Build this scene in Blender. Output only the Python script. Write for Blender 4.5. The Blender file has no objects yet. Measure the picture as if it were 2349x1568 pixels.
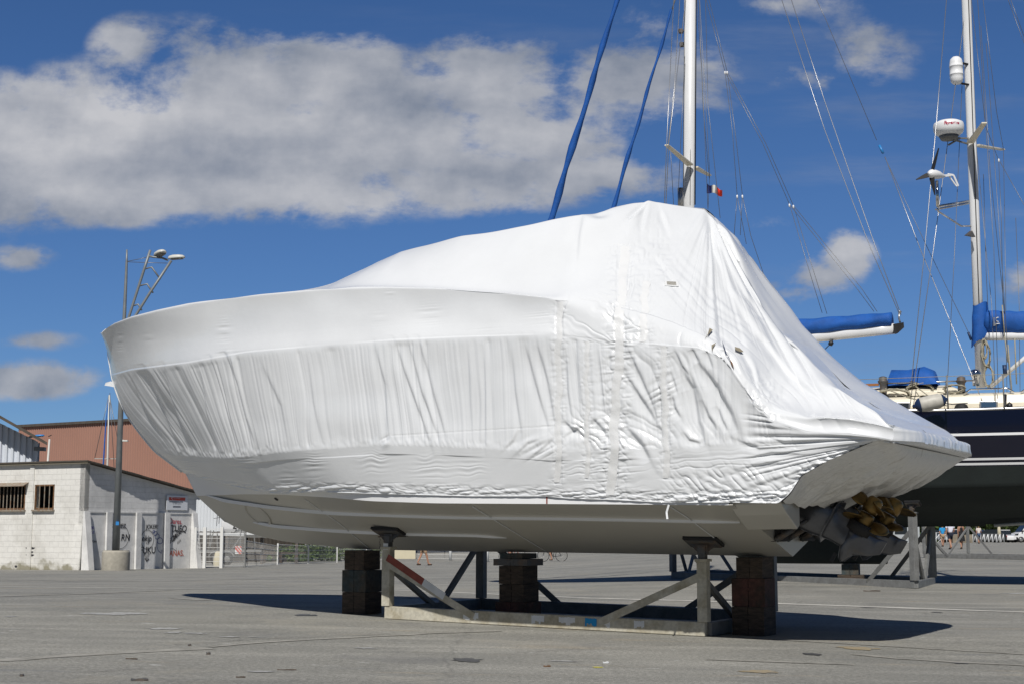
import bpy, bmesh, math, random
import numpy as np
from mathutils import Vector, Matrix
from mathutils.bvhtree import BVHTree
random.seed(7)
S = bpy.context.scene
COL = S.collection
# ------------------------------------------------------------------ camera model
F = 2349*50/36; CX, CY = 1174.5, 784.0
EH = 1.10
PT = math.atan((1215-CY)/F)
cp, sp = math.cos(PT), math.sin(PT)
CAM = Vector((0, 0, EH))
def ray(x, y):
    a, b, c = x-CX, F, CY-y
    return Vector((a, cp*b - sp*c, sp*b + cp*c)).normalized()
def at(x, y, Y):
    d = ray(x, y); return CAM + d*(Y/d.y)
def proj(X, Y, Z):
    dz = Z-EH
    dep = cp*Y + sp*dz
    return CX + F*X/dep, CY - F*(-sp*Y + cp*dz)/dep
def zfrom(Y, py):
    t = (CY-py)/F
    return EH + Y*(sp+t*cp)/(cp-t*sp)
def sst(a, b, x):
    t = np.clip((x-a)/(b-a), 0, 1); return t*t*(3-2*t)
def g(x, y):
    """height of the yard: it falls gently to the right near the boat and drains to the far left"""
    xc = 7*np.tanh(x/7)
    near = -.021*xc*(1-sst(21, 33, y))
    fall = .0128*(np.sqrt((y-22)**2+16)+(y-22))*.5; left = -np.minimum(fall, .86)*(1-sst(-1, 11, x*60/np.maximum(y, 30)))
    right = -.12*sst(60, 140, y)*sst(3, 24, x) - .35*sst(130, 200, y)*sst(2, 26, x)
    return near+left+right
def gf(x, y): return float(g(np.float64(x), np.float64(y)))
def ground(x, y):
    d = ray(x, y); lo, hi = 3.0, 400.0
    prev = 3.0
    for i in range(1, 2000):
        Y = 3.0*1.003**i
        p = CAM + d*(Y/d.y)
        if p.z <= gf(p.x, p.y):
            lo, hi = prev, Y
            for _ in range(30):
                m = (lo+hi)/2; p = CAM+d*(m/d.y)
                if p.z <= gf(p.x, p.y): hi = m
                else: lo = m
            return CAM+d*(hi/d.y)
        prev = Y
    return CAM+d*(300/d.y)
def G(px, Y, up=0.0):
    X = (px-CX)/F*Y*cp
    for _ in range(3):
        z = gf(X, Y); X = (px-CX)/F*(cp*Y+sp*(z-EH))
    return Vector((X, Y, z+up))

# ------------------------------------------------------------------ materials
MATS = {}
def hexc(r, gg, b): return (r, gg, b, 1)
def mat(name, col, rough=.6, metal=0, var=0.0, vscale=4.0, bump=0.0, bscale=30.0, col2=None, cov=.5, coat=0, stretch=(1, 1, 1), soft=.15, spec=.5):
    """principled paint with procedural mottling (col2 patches by noise) and a noise bump"""
    m = bpy.data.materials.new(name); m.use_nodes = True
    nt = m.node_tree; N = nt.nodes; L = nt.links
    b = N['Principled BSDF']
    b.inputs['Base Color'].default_value = (*col, 1)
    b.inputs['Roughness'].default_value = rough; b.inputs['Metallic'].default_value = metal
    b.inputs['Coat Weight'].default_value = coat
    b.inputs['Specular IOR Level'].default_value = spec
    tc = N.new('ShaderNodeTexCoord'); mp = N.new('ShaderNodeMapping'); mp.inputs['Scale'].default_value = stretch
    L.new(tc.outputs['Object'], mp.inputs['Vector'])
    last = None
    def noise(sc, det=6, ro=.6):
        n = N.new('ShaderNodeTexNoise'); n.inputs['Scale'].default_value = sc; n.inputs['Detail'].default_value = det; n.inputs['Roughness'].default_value = ro
        L.new(mp.outputs['Vector'], n.inputs['Vector']); return n
    if var > 0 or col2:
        n = noise(vscale)
        mx = N.new('ShaderNodeMix'); mx.data_type = 'RGBA'
        mx.inputs['A'].default_value = (*col, 1)
        if col2:
            mx.inputs['B'].default_value = (*col2, 1)
            r = N.new('ShaderNodeMapRange'); r.inputs['From Min'].default_value = cov-soft; r.inputs['From Max'].default_value = cov+soft
            L.new(n.outputs['Fac'], r.inputs['Value']); L.new(r.outputs['Result'], mx.inputs['Factor'])
        else:
            mx.inputs['B'].default_value = (*[c*(1-var) for c in col], 1)
            r = N.new('ShaderNodeMapRange'); r.inputs['From Min'].default_value = .35; r.inputs['From Max'].default_value = .65
            L.new(n.outputs['Fac'], r.inputs['Value']); L.new(r.outputs['Result'], mx.inputs['Factor'])
        if var > 0 and col2:
            n2 = noise(vscale*5.3)
            m2 = N.new('ShaderNodeMix'); m2.data_type = 'RGBA'; m2.blend_type = 'MULTIPLY'
            r2 = N.new('ShaderNodeMapRange'); r2.inputs['From Min'].default_value = .3; r2.inputs['From Max'].default_value = .7
            r2.inputs['To Min'].default_value = 1-var; r2.inputs['To Max'].default_value = 1
            L.new(n2.outputs['Fac'], r2.inputs['Value'])
            m2.inputs['Factor'].default_value = 1
            L.new(mx.outputs['Result'], m2.inputs['A']); L.new(r2.outputs['Result'], m2.inputs['B'])
            mx = m2
        L.new(mx.outputs['Result'], b.inputs['Base Color'])
    if bump > 0:
        n = noise(bscale, 8, .65); bp = N.new('ShaderNodeBump'); bp.inputs['Strength'].default_value = 1; bp.inputs['Distance'].default_value = bump
        L.new(n.outputs['Fac'], bp.inputs['Height']); L.new(bp.outputs['Normal'], b.inputs['Normal'])
    MATS[name] = m
    return m
mat('wrap', (.765, .785, .805), .21, bump=.0016, bscale=9, var=.06, vscale=.9, coat=.25)
mat('wrap_dirty', (.80, .795, .77), .36, col2=(.36, .32, .25), cov=.70, soft=.10, var=.16, vscale=3.2, bump=.01, bscale=7, stretch=(1.2, 3.0, 1.2))
mat('tape', (.775, .785, .79), .2, coat=.5, bump=.004, bscale=25)
mat('gelcoat', (.50, .485, .435), .33, var=.05, vscale=1.5, coat=.2)
mat('rail_white', (.80, .81, .82), .3)
mat('rubber', (.015, .015, .016), .7, bump=.002, bscale=40)
mat('drive_metal', (.13, .135, .15), .28, metal=.55, var=.2, vscale=6, coat=.3)
mat('bronze', (.27, .175, .06), .42, metal=.85, var=.4, vscale=9)
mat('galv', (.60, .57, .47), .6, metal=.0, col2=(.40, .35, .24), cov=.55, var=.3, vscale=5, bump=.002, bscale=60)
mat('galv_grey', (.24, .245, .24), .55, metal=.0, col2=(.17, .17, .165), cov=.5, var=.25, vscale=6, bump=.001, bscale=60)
mat('steel_dark', (.12, .12, .12), .6, metal=.3, col2=(.20, .13, .08), cov=.6, var=.3, vscale=7)
mat('red_paint', (.30, .07, .045), .6, var=.3, vscale=12)
mat('white_paint', (.72, .74, .75), .5, var=.12, vscale=10)
mat('orange_tape', (.85, .36, .02), .5)
mat('blue_mark', (.10, .16, .55), .6)
mat('yellow_mark', (.75, .68, .10), .6)
mat('wood', (.14, .10, .07), .85, col2=(.05, .038, .028), cov=.5, var=.5, vscale=5, bump=.008, bscale=18, stretch=(1, 1, 6))
mat('wood_teal', (.05, .075, .08), .8, col2=(.10, .075, .05), cov=.52, var=.5, vscale=4, bump=.006, bscale=18)
mat('wood_red', (.15, .06, .045), .85, col2=(.06, .045, .032), cov=.5, var=.5, vscale=4, bump=.008, bscale=18)
mat('asphalt_line', (.62, .60, .54), .8, var=.35, vscale=3)
mat('white_wall', (.78, .77, .73), .9, col2=(.58, .565, .52), cov=.62, var=.10, vscale=.9, bump=.012, bscale=5)
mat('conc_wall', (.80, .795, .78), .9, col2=(.60, .60, .59), cov=.55, var=.12, vscale=1.0, bump=.01, bscale=5)
mat('conc_ring', (.47, .44, .37), .9, col2=(.36, .34, .29), cov=.55, var=.2, vscale=1.5, bump=.008, bscale=14)
mat('moss', (.16, .14, .06), .95, var=.4, vscale=8)
mat('roof_dark', (.10, .085, .07), .9, var=.3, vscale=3)
mat('rust', (.22, .12, .06), .9, var=.5, vscale=9)
mat('bar_cream', (.30, .27, .22), .8, col2=(.22, .11, .05), cov=.58, vscale=9)
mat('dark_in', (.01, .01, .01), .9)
mat('terracotta', (.37, .20, .150), .6, var=.08, vscale=.25)
mat('shed_white', (.62, .66, .72), .5, var=.08, vscale=.6)
mat('shed_white2', (.66, .69, .72), .5, var=.05, vscale=.6)
mat('blue_canvas', (.006, .10, .42), .75, var=.25, vscale=3, bump=.01, bscale=9)
mat('blue_lamp', (.03, .22, .55), .4)
mat('navy', (.002, .003, .014), .18, coat=.25)
mat('antifoul', (.012, .019, .018), .8, var=.3, vscale=2, bump=.003, bscale=20)
mat('cream', (.76, .70, .56), .35, var=.05, vscale=2)
mat('mast_white', (.74, .75, .76), .3, var=.04, vscale=2)
mat('alloy', (.45, .45, .45), .35, metal=.8)
mat('wire', (.20, .20, .20), .4, metal=.6)
mat('rope', (.42, .39, .30), .9, var=.4, vscale=60)
mat('chrome', (.7, .7, .7), .08, metal=1)
mat('teak', (.30, .12, .04), .6)
mat('black', (.012, .012, .013), .5)
mat('fender_white', (.56, .54, .48), .5, var=.2, vscale=8)
mat('fence_white', (.70, .70, .68), .5)
mat('lamp_grey', (.25, .27, .28), .5, metal=.3, var=.2, vscale=3)
mat('lamp_white', (.60, .60, .56), .4)
mat('glass_dark', (.02, .025, .03), .05)
mat('skin', (.42, .22, .14), .55)
mat('hair_brown', (.06, .03, .015), .8)
mat('hair_blond', (.36, .24, .11), .8)
mat('shirt_white', (.72, .72, .82), .9, var=.08, vscale=6)
mat('shorts_navy', (.012, .018, .035), .9)
mat('dress_black', (.012, .012, .014), .9, col2=(.5, .5, .48), cov=.66, vscale=14, soft=.02)
mat('top_blue', (.02, .28, .60), .9)
mat('top_pale', (.62, .52, .46), .9, col2=(.72, .70, .66), cov=.5, vscale=8)
mat('shorts_denim', (.05, .09, .17), .9)
mat('shorts_tan', (.40, .28, .18), .9)
mat('shoe', (.05, .03, .02), .8)
mat('car_dark', (.015, .017, .02), .25, coat=.5)
mat('car_white', (.75, .76, .77), .3, coat=.4)
mat('car_grey', (.25, .26, .27), .3, metal=.3, coat=.4)
mat('tyre', (.02, .02, .02), .9)
mat('tail_red', (.5, .01, .01), .3)
mat('leaf', (.045, .085, .02), .8, col2=(.09, .13, .03), cov=.5, vscale=1.2)
mat('leaf_ivy', (.07, .12, .03), .8, col2=(.12, .16, .05), cov=.5, vscale=3)
mat('bark', (.08, .06, .045), .95)
mat('purple', (.10, .06, .42), .8)
mat('spray_black', (.03, .03, .035), .8)
mat('spray_blue', (.02, .05, .22), .8)
mat('spray_red', (.50, .05, .08), .8)
mat('spray_orange', (.55, .12, .07), .8)
mat('sign_red', (.58, .06, .03), .5)
mat('sign_white', (.72, .74, .78), .5)
mat('text_dark', (.05, .05, .07), .6)
mat('text_red', (.45, .03, .08), .6)
mat('flag_blue', (.01, .03, .20), .8); mat('flag_white', (.68, .66, .60), .8); mat('flag_red', (.70, .05, .02), .8)
mat('dinghy', (.75, .76, .77), .4)
mat('cream_wall', (.62, .57, .42), .9, var=.1, vscale=1)
mat('stone_wall', (.30, .26, .20), .95, var=.4, vscale=2, bump=.02, bscale=4)
mat('grey_bldg', (.42, .45, .47), .8, var=.1, vscale=.4)
mat('anode', (.35, .36, .34), .6)
mat('stain', (.25, .22, .16), .9)
mat('hole_navy', (.01, .03, .09), .5)

def crinkle(m, sc, dist):
    nt = m.node_tree; N = nt.nodes; L = nt.links; b = N['Principled BSDF']; tc = N.new('ShaderNodeTexCoord')
    n = N.new('ShaderNodeTexNoise'); n.noise_type = 'RIDGED_MULTIFRACTAL'; n.inputs['Scale'].default_value = sc; n.inputs['Detail'].default_value = 5; n.inputs['Roughness'].default_value = .45; n.inputs['Distortion'].default_value = .35; L.new(tc.outputs['Object'], n.inputs['Vector'])
    msk = N.new('ShaderNodeTexNoise'); msk.inputs['Scale'].default_value = 1.1; L.new(tc.outputs['Object'], msk.inputs['Vector'])
    mr = N.new('ShaderNodeMapRange'); mr.inputs['From Min'].default_value = .42; mr.inputs['From Max'].default_value = .62; mr.inputs['To Min'].default_value = .15; L.new(msk.outputs['Fac'], mr.inputs['Value'])
    mu = N.new('ShaderNodeMath'); mu.operation = 'MULTIPLY'; L.new(n.outputs['Fac'], mu.inputs[0]); L.new(mr.outputs[0], mu.inputs[1])
    bp = N.new('ShaderNodeBump'); bp.inputs['Distance'].default_value = dist; L.new(mu.outputs[0], bp.inputs['Height'])
    old = b.inputs['Normal'].links[0].from_socket if b.inputs['Normal'].links else None
    if old: L.new(old, bp.inputs['Normal'])
    L.new(bp.outputs[0], b.inputs['Normal'])
crinkle(MATS['wrap'], 2.2, .004); crinkle(MATS['wrap_dirty'], 1.6, .012)
# ------------------------------------------------------------------ object helpers
def tag(o, label=None, cat=None, group=None, kind=None):
    if label: o['label'] = label
    if cat: o['category'] = cat
    if group: o['group'] = group
    if kind: o['kind'] = kind
    return o
def empty(name, loc, label=None, cat=None, group=None, rz=0):
    o = bpy.data.objects.new(name, None); COL.objects.link(o); o.location = loc; o.rotation_euler = (0, 0, rz)
    o.empty_display_size = .2
    return tag(o, label, cat, group)
class MB:
    """collects shapes in world coordinates, then links them as one mesh object"""
    def __init__(s): s.v = []; s.f = []; s.smooth = []
    def add(s, vs, fs, smooth=False):
        o = len(s.v); s.v += [tuple(v) for v in vs]
        for f in fs: s.f.append(tuple(i+o for i in f)); s.smooth.append(smooth)
        return s
    def box(s, c, hx, hy, hz):
        """c centre; hx,hy,hz half-extent vectors"""
        c, hx, hy, hz = Vector(c), Vector(hx), Vector(hy), Vector(hz)
        vs = [c+hx*i+hy*j+hz*k for i in (-1, 1) for j in (-1, 1) for k in (-1, 1)]
        if hx.cross(hy).dot(hz) < 0: vs = [c-hx*i+hy*j+hz*k for i in (-1, 1) for j in (-1, 1) for k in (-1, 1)]
        return s.add(vs, [(0, 1, 3, 2), (4, 6, 7, 5), (0, 4, 5, 1), (2, 3, 7, 6), (0, 2, 6, 4), (1, 5, 7, 3)])
    def abox(s, x0, x1, y0, y1, z0, z1):
        return s.box(((x0+x1)/2, (y0+y1)/2, (z0+z1)/2), ((x1-x0)/2, 0, 0), (0, (y1-y0)/2, 0), (0, 0, (z1-z0)/2))
    def beam(s, a, b, w, h, side=None):
        """rectangular bar from a to b; w along side vector, h the other way"""
        a, b = Vector(a), Vector(b); d = b-a
        if side is None: side = Vector((0, 0, 1)).cross(d) if abs(d.normalized().z) < .95 else Vector((1, 0, 0))
        side = Vector(side); side = (side - side.project(d)).normalized(); up = d.normalized().cross(side)
        return s.box((a+b)/2, d/2, side*w/2, up*h/2)
    def tube(s, pts, r, n=8, r2=None, cap=True):
        pts = [Vector(p) for p in pts]; k = len(pts)
        rs = r if isinstance(r, (list, tuple)) else [r + ((r2 if r2 is not None else r)-r)*i/max(k-1, 1) for i in range(k)]
        vs = []; ref = None
        for i, p in enumerate(pts):
            d = (pts[min(i+1, k-1)]-pts[max(i-1, 0)]).normalized()
            if ref is None: ref = Vector((0, 0, 1)) if abs(d.z) < .9 else Vector((1, 0, 0))
            u = (ref-ref.project(d)).normalized(); w = d.cross(u); ref = u
            for j in range(n):
                t = 2*math.pi*j/n; vs.append(p+(u*math.cos(t)+w*math.sin(t))*rs[i])
        fs = [(i*n+j, i*n+(j+1) % n, (i+1)*n+(j+1) % n, (i+1)*n+j) for i in range(k-1) for j in range(n)]
        o = len(s.f); s.add(vs, fs, True)
        if cap:
            base = len(s.v)-k*n
            s.f.append(tuple(base+j for j in reversed(range(n)))); s.smooth.append(False)
            s.f.append(tuple(base+(k-1)*n+j for j in range(n))); s.smooth.append(False)
        return s
    def lathe(s, c, prof, n=16, axis=(0, 0, 1), sx=1.0):
        """prof: (radius, height) along axis from c"""
        c = Vector(c); a = Vector(axis).normalized(); r0 = Vector((1, 0, 0)) if abs(a.x) < .9 else Vector((0, 1, 0))
        u = (r0-r0.project(a)).normalized(); w = a.cross(u); vs = []
        for r, h in prof:
            for j in range(n):
                t = 2*math.pi*j/n; vs.append(c+a*h+(u*math.cos(t)*sx+w*math.sin(t))*r)
        k = len(prof)
        fs = [(i*n+j, i*n+(j+1) % n, (i+1)*n+(j+1) % n, (i+1)*n+j) for i in range(k-1) for j in range(n)]
        return s.add(vs, fs, True)
    def prism(s, poly, d):
        """poly: list of 3D points, extruded by vector d"""
        poly = [Vector(p) for p in poly]; d = Vector(d); n = len(poly)
        nrm = sum(((poly[i]-poly[0]).cross(poly[(i+1) % n]-poly[0]) for i in range(1, n-1)), Vector())
        if nrm.dot(d) > 0: poly = poly[::-1]
        vs = poly+[p+d for p in poly]
        fs = [tuple(range(n)), tuple(reversed(range(n, 2*n)))]+[(i, n+i, n+(i+1) % n, (i+1) % n) for i in range(n)]
        fs = [f if k == 0 else f for k, f in enumerate(fs)]
        return s.add(vs, fs)
    def build(s, name, m, parent=None, bevel=0.0, matidx=None, recalc=True):
        me = bpy.data.meshes.new(name)
        origin = Vector((0, 0, 0))
        if parent is not None:
            origin = parent.matrix_basis.translation.copy()
            p = parent
            while p.parent: p = p.parent; origin += p.matrix_basis.translation
            rz = 0
        else:
            xs = np.array(s.v); origin = Vector((float((xs[:, 0].min()+xs[:, 0].max())/2), float((xs[:, 1].min()+xs[:, 1].max())/2), float(xs[:, 2].min())))
        me.from_pydata([tuple(Vector(v)-origin) for v in s.v], [], s.f)
        me.polygons.foreach_set('use_smooth', s.smooth)
        if recalc:
            bm = bmesh.new(); bm.from_mesh(me); bmesh.ops.recalc_face_normals(bm, faces=bm.faces); bm.to_mesh(me); bm.free()
        me.materials.append(MATS[m] if isinstance(m, str) else m)
        o = bpy.data.objects.new(name, me); COL.objects.link(o)
        if parent is not None: o.parent = parent
        else: o.location = origin
        if bevel > 0:
            b = o.modifiers.new('bevel', 'BEVEL'); b.width = bevel; b.segments = 2; b.limit_method = 'ANGLE'; b.angle_limit = math.radians(40)
        return o
def grid_mesh(name, P, m, parent=None, smooth=True, flip=False, tri_close=None):
    """P: array (rows, cols, 3) of world points"""
    r, c, _ = P.shape
    o3 = Vector((0, 0, 0))
    if parent is not None:
        p = parent; o3 = p.matrix_basis.translation.copy()
        while p.parent: p = p.parent; o3 += p.matrix_basis.translation
    V = (P.reshape(-1, 3)-np.array(o3)).astype(np.float32)
    i, j = np.meshgrid(np.arange(r-1), np.arange(c-1), indexing='ij')
    a = (i*c+j).ravel(); q = np.stack([a, a+1, a+c+1, a+c], 1)
    if flip: q = q[:, ::-1]
    me = bpy.data.meshes.new(name)
    me.vertices.add(len(V)); me.vertices.foreach_set('co', V.ravel())
    me.loops.add(q.size); me.loops.foreach_set('vertex_index', q.ravel().astype(np.int32))
    me.polygons.add(len(q)); me.polygons.foreach_set('loop_start', np.arange(0, q.size, 4, dtype=np.int32)); me.polygons.foreach_set('loop_total', np.full(len(q), 4, np.int32))
    me.polygons.foreach_set('use_smooth', np.full(len(q), smooth))
    me.update(calc_edges=True); me.validate()
    me.materials.append(MATS[m] if isinstance(m, str) else m)
    o = bpy.data.objects.new(name, me); COL.objects.link(o)
    if parent is not None: o.parent = parent
    return o
def textmesh(name, s, origin, xd, ud, h, m, parent=None, shear=0.0, thick=.002, align='LEFT', bold=0.0):
    cu = bpy.data.curves.new(name, 'FONT'); cu.body = s; cu.size = 1.0; cu.shear = shear; cu.extrude = 0; cu.align_x = align; cu.offset = bold
    t = bpy.data.objects.new('tmp', cu); COL.objects.link(t)
    bpy.context.view_layer.update()
    me = bpy.data.meshes.new_from_object(t.evaluated_get(bpy.context.evaluated_depsgraph_get()))
    bpy.data.objects.remove(t); bpy.data.curves.remove(cu)
    xd, ud = Vector(xd).normalized(), Vector(ud).normalized(); nd = xd.cross(ud)
    o3 = Vector((0, 0, 0))
    if parent is not None:
        p = parent; o3 = p.matrix_basis.translation.copy()
        while p.parent: p = p.parent; o3 += p.matrix_basis.translation
    k = h/.72
    for v in me.vertices: v.co = Vector(origin)+xd*v.co.x*k+ud*v.co.y*k-o3
    me.materials.clear(); me.materials.append(MATS[m])
    o = bpy.data.objects.new(name, me); COL.objects.link(o)
    if parent is not None: o.parent = parent
    return o
def icurve(pts, x):
    p = np.array(sorted(pts)); return np.interp(x, p[:, 0], p[:, 1])
def pchip(pts, x):
    """monotone cubic through control points"""
    p = np.array(sorted(pts), float); X, Y = p[:, 0], p[:, 1]
    h = np.diff(X); dl = np.diff(Y)/h; n = len(X); m = np.zeros(n)
    for i in range(1, n-1):
        if dl[i-1]*dl[i] > 0:
            w1 = 2*h[i]+h[i-1]; w2 = h[i]+2*h[i-1]; m[i] = (w1+w2)/(w1/dl[i-1]+w2/dl[i])
    m[0], m[-1] = dl[0], dl[-1]
    x = np.clip(x, X[0], X[-1]); i = np.clip(np.searchsorted(X, x)-1, 0, n-2)
    t = (x-X[i])/h[i]; t2, t3 = t*t, t*t*t
    return (2*t3-3*t2+1)*Y[i]+(t3-2*t2+t)*h[i]*m[i]+(-2*t3+3*t2)*Y[i+1]+(t3-t2)*h[i]*m[i+1]
_rs = np.random.RandomState(11); _T = _rs.rand(64, 256); _T2 = _rs.rand(32, 128, 128)
def n1(x, k=0):
    i = np.floor(x).astype(int); f = x-i; f = f*f*(3-2*f); t = _T[k % 64]
    return t[i % 256]*(1-f)+t[(i+1) % 256]*f
def n2(x, y, k=0):
    i = np.floor(x).astype(int); f = x-i; f = f*f*(3-2*f); j = np.floor(y).astype(int); h = y-j; h = h*h*(3-2*h); t = _T2[k % 32]
    a = t[i % 128, j % 128]; b = t[(i+1) % 128, j % 128]; c = t[i % 128, (j+1) % 128]; d = t[(i+1) % 128, (j+1) % 128]
    return (a*(1-f)+b*f)*(1-h)+(c*(1-f)+d*f)*h
def ridge(v, p=1.6): return (1-np.abs(2*v-1))**p

# ------------------------------------------------------------------ world, sun, camera
AZ, EL = math.radians(8.5), math.radians(47)      # light travels away from the camera, a little to the right
sunv = Vector((math.sin(AZ)*math.cos(EL), math.cos(AZ)*math.cos(EL), -math.sin(EL)))
sl = bpy.data.lights.new('sun', 'SUN'); sl.energy = 4.1; sl.angle = math.radians(.5); sl.color = (1, .96, .90)
so = bpy.data.objects.new('sun', sl); COL.objects.link(so); so.rotation_euler = sunv.to_track_quat('-Z', 'Y').to_euler()
so.location = (-5, -30, 40)
cam = bpy.data.cameras.new('camera'); cam.lens = 50; cam.sensor_width = 36; cam.clip_end = 3000; cam.clip_start = .1
co = bpy.data.objects.new('camera', cam); COL.objects.link(co); co.location = CAM; co.rotation_euler = (math.pi/2+PT, 0, 0)
S.camera = co
S.view_settings.view_transform = 'Standard'; S.view_settings.look = 'None'; S.view_settings.gamma = 1
S.view_settings.exposure = 0.0
W = bpy.data.worlds.new('World'); S.world = W; W.use_nodes = True
nt = W.node_tree; N = nt.nodes; L = nt.links
bg = N['Background']
sky = N.new('ShaderNodeTexSky'); sky.sky_type = 'NISHITA'; sky.sun_disc = False; sky.sun_elevation = EL
sky.sun_rotation = math.pi + AZ
sky.altitude = 0; sky.air_density = .8; sky.dust_density = .15; sky.ozone_density = 4.0
bg.inputs['Strength'].default_value = .062
tc = N.new('ShaderNodeTexCoord'); sx = N.new('ShaderNodeSeparateXYZ'); L.new(tc.outputs['Generated'], sx.inputs[0])
def M(op, a, b=None, c=None, clamp=False):
    n = N.new('ShaderNodeMath'); n.operation = op; n.use_clamp = clamp
    for k, v in enumerate((a, b, c)):
        if v is None: continue
        if isinstance(v, (int, float)): n.inputs[k].default_value = v
        else: L.new(v, n.inputs[k])
    return n.outputs[0]
ay = M('MAXIMUM', M('ABSOLUTE', sx.outputs['Y']), .05)
tx = M('DIVIDE', sx.outputs['X'], ay); tz = M('DIVIDE', sx.outputs['Z'], ay)
cxyz = N.new('ShaderNodeCombineXYZ'); L.new(tx, cxyz.inputs[0]); L.new(tz, cxyz.inputs[1]); L.new(M('MULTIPLY', M('SIGN', sx.outputs['Y']), 3.0), cxyz.inputs[2])
def wn(scale, det=8, ro=.6, vec=None, dist=0, stretch=None):
    n = N.new('ShaderNodeTexNoise'); n.inputs['Scale'].default_value = scale; n.inputs['Detail'].default_value = det; n.inputs['Roughness'].default_value = ro; n.inputs['Distortion'].default_value = dist
    v = cxyz.outputs[0]
    if stretch:
        mp = N.new('ShaderNodeMapping'); mp.inputs['Scale'].default_value = stretch[0]; mp.inputs['Rotation'].default_value = (0, 0, stretch[1]); L.new(v, mp.inputs['Vector']); v = mp.outputs[0]
    L.new(v, n.inputs['Vector']); return n.outputs['Fac']
def tpx(x, y):
    d = ray(x, y); return d.x/d.y, d.z/d.y
blobs = [(40, 350, 300, 150, 1), (250, 310, 260, 150, 1), (300, 110, 85, 70, .8), (470, 250, 210, 175, 1), (600, 170, 120, 90, .95), (760, 180, 140, 105, 1), (850, 130, 80, 50, .7),
         (780, 330, 350, 150, 1.0), (1130, 190, 190, 110, .95), (1200, 320, 230, 90, .75), (1080, 400, 280, 80, 1), (1350, 405, 230, 52, .95), (1450, 180, 230, 105, .75), (300, 440, 360, 72, 1), (640, 430, 280, 66, 1), (1330, 250, 160, 90, .6),
         (1940, 590, 62, 55, 1.0), (1885, 640, 75, 45, .85), (1830, 675, 90, 36, .55), (2000, 110, 120, 85, .48), (1850, 180, 100, 55, .42), (50, 590, 75, 32, .6), (60, 870, 150, 42, .85), (80, 780, 120, 26, .4), (1800, 10, 260, 40, .36),
         (1500, 60, 90, 60, .35), (2340, 640, 60, 60, .5), (2300, 820, 90, 40, .4), (1750, 520, 120, 30, .3)]
dens = None
wz = M('MULTIPLY', M('SUBTRACT', wn(9, 4), .5), .035)
for (bx, by, rx, ry, amp) in blobs:
    cx_, cz_ = tpx(bx, by)
    rxx, rzz = rx/F*1.25, ry/F*1.25
    a = M('DIVIDE', M('SUBTRACT', tx, cx_), rxx); b = M('DIVIDE', M('SUBTRACT', tz, cz_), rzz)
    r2 = M('SQRT', M('ADD', M('MULTIPLY', a, a), M('MULTIPLY', b, b)))
    e = M('MULTIPLY', M('SUBTRACT', 1.25, r2), amp)
    dens = e if dens is None else M('SMOOTH_MAX', dens, e, .25)
front = M('GREATER_THAN', sx.outputs['Y'], 0.0)
dens = M('MULTIPLY', M('MAXIMUM', dens, 0.0), front)
fl = wn(13, 12, .60, dist=.3, stretch=((.72, 1.15, 1), .12)); fl2 = wn(38, 9, .62, stretch=((.7, 1.2, 1), .12))
tex = M('ADD', M('MULTIPLY', M('SUBTRACT', fl, .5), 3.2), M('MULTIPLY', M('SUBTRACT', fl2, .5), 1.3))
cm = N.new('ShaderNodeMapRange'); cm.interpolation_type = 'SMOOTHSTEP'; cm.inputs['From Min'].default_value = .17; cm.inputs['From Max'].default_value = .72
L.new(M('ADD', M('MULTIPLY', dens, 1.0), M('MULTIPLY', tex, M('MINIMUM', M('MULTIPLY', dens, 2.0), .75))), cm.inputs['Value'])
# thin streaks low on the right and wisps high up
ci = N.new('ShaderNodeMapRange'); ci.interpolation_type = 'SMOOTHSTEP'; ci.inputs['From Min'].default_value = .50; ci.inputs['From Max'].default_value = .85; ci.inputs['To Max'].default_value = .5
L.new(wn(3.0, 9, .6, stretch=((1.0, 7.0, 1), math.radians(-8))), ci.inputs['Value'])
cirw = M('MULTIPLY', ci.outputs[0], M('MULTIPLY_ADD', tx, 2.0, .45, clamp=True))
alpha = M('MAXIMUM', M('MULTIPLY', cm.outputs[0], .93), M('MULTIPLY', cirw, .8))
ccol = N.new('ShaderNodeMix'); ccol.data_type = 'RGBA'
ccol.inputs['A'].default_value = (3.7, 4.2, 5.2, 1); ccol.inputs['B'].default_value = (9.4, 9.4, 9.7, 1)
cs = N.new('ShaderNodeMapRange'); cs.inputs['From Min'].default_value = .36; cs.inputs['From Max'].default_value = .62
L.new(M('ADD', M('MULTIPLY', wn(7, 7, .5, stretch=((.55, 1.5, 1), .1)), .8), M('MULTIPLY', wn(20, 7, .55, stretch=((.6, 1.3, 1), .1)), .2)), cs.inputs['Value'])
upv = N.new('ShaderNodeVectorMath'); upv.operation = 'ADD'; L.new(cxyz.outputs[0], upv.inputs[0]); upv.inputs[1].default_value = (-.006, .018, 0)
lit = M('MULTIPLY', M('SUBTRACT', wn(15, 6, .55), 0.0), 1.0); nsh = N.new('ShaderNodeTexNoise'); nsh.inputs['Scale'].default_value = 15; nsh.inputs['Detail'].default_value = 6; nsh.inputs['Roughness'].default_value = .55; L.new(upv.outputs[0], nsh.inputs['Vector'])
relief = M('MULTIPLY', M('SUBTRACT', lit, nsh.outputs['Fac']), 1.3)
L.new(M('ADD', M('MULTIPLY', cs.outputs[0], M('MULTIPLY_ADD', M('MINIMUM', dens, 1.0), .5, .5)), relief, clamp=True), ccol.inputs['Factor'])
hs = N.new('ShaderNodeMix'); hs.data_type = 'RGBA'; hs.blend_type = 'MULTIPLY'; hs.inputs['Factor'].default_value = 1
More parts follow.
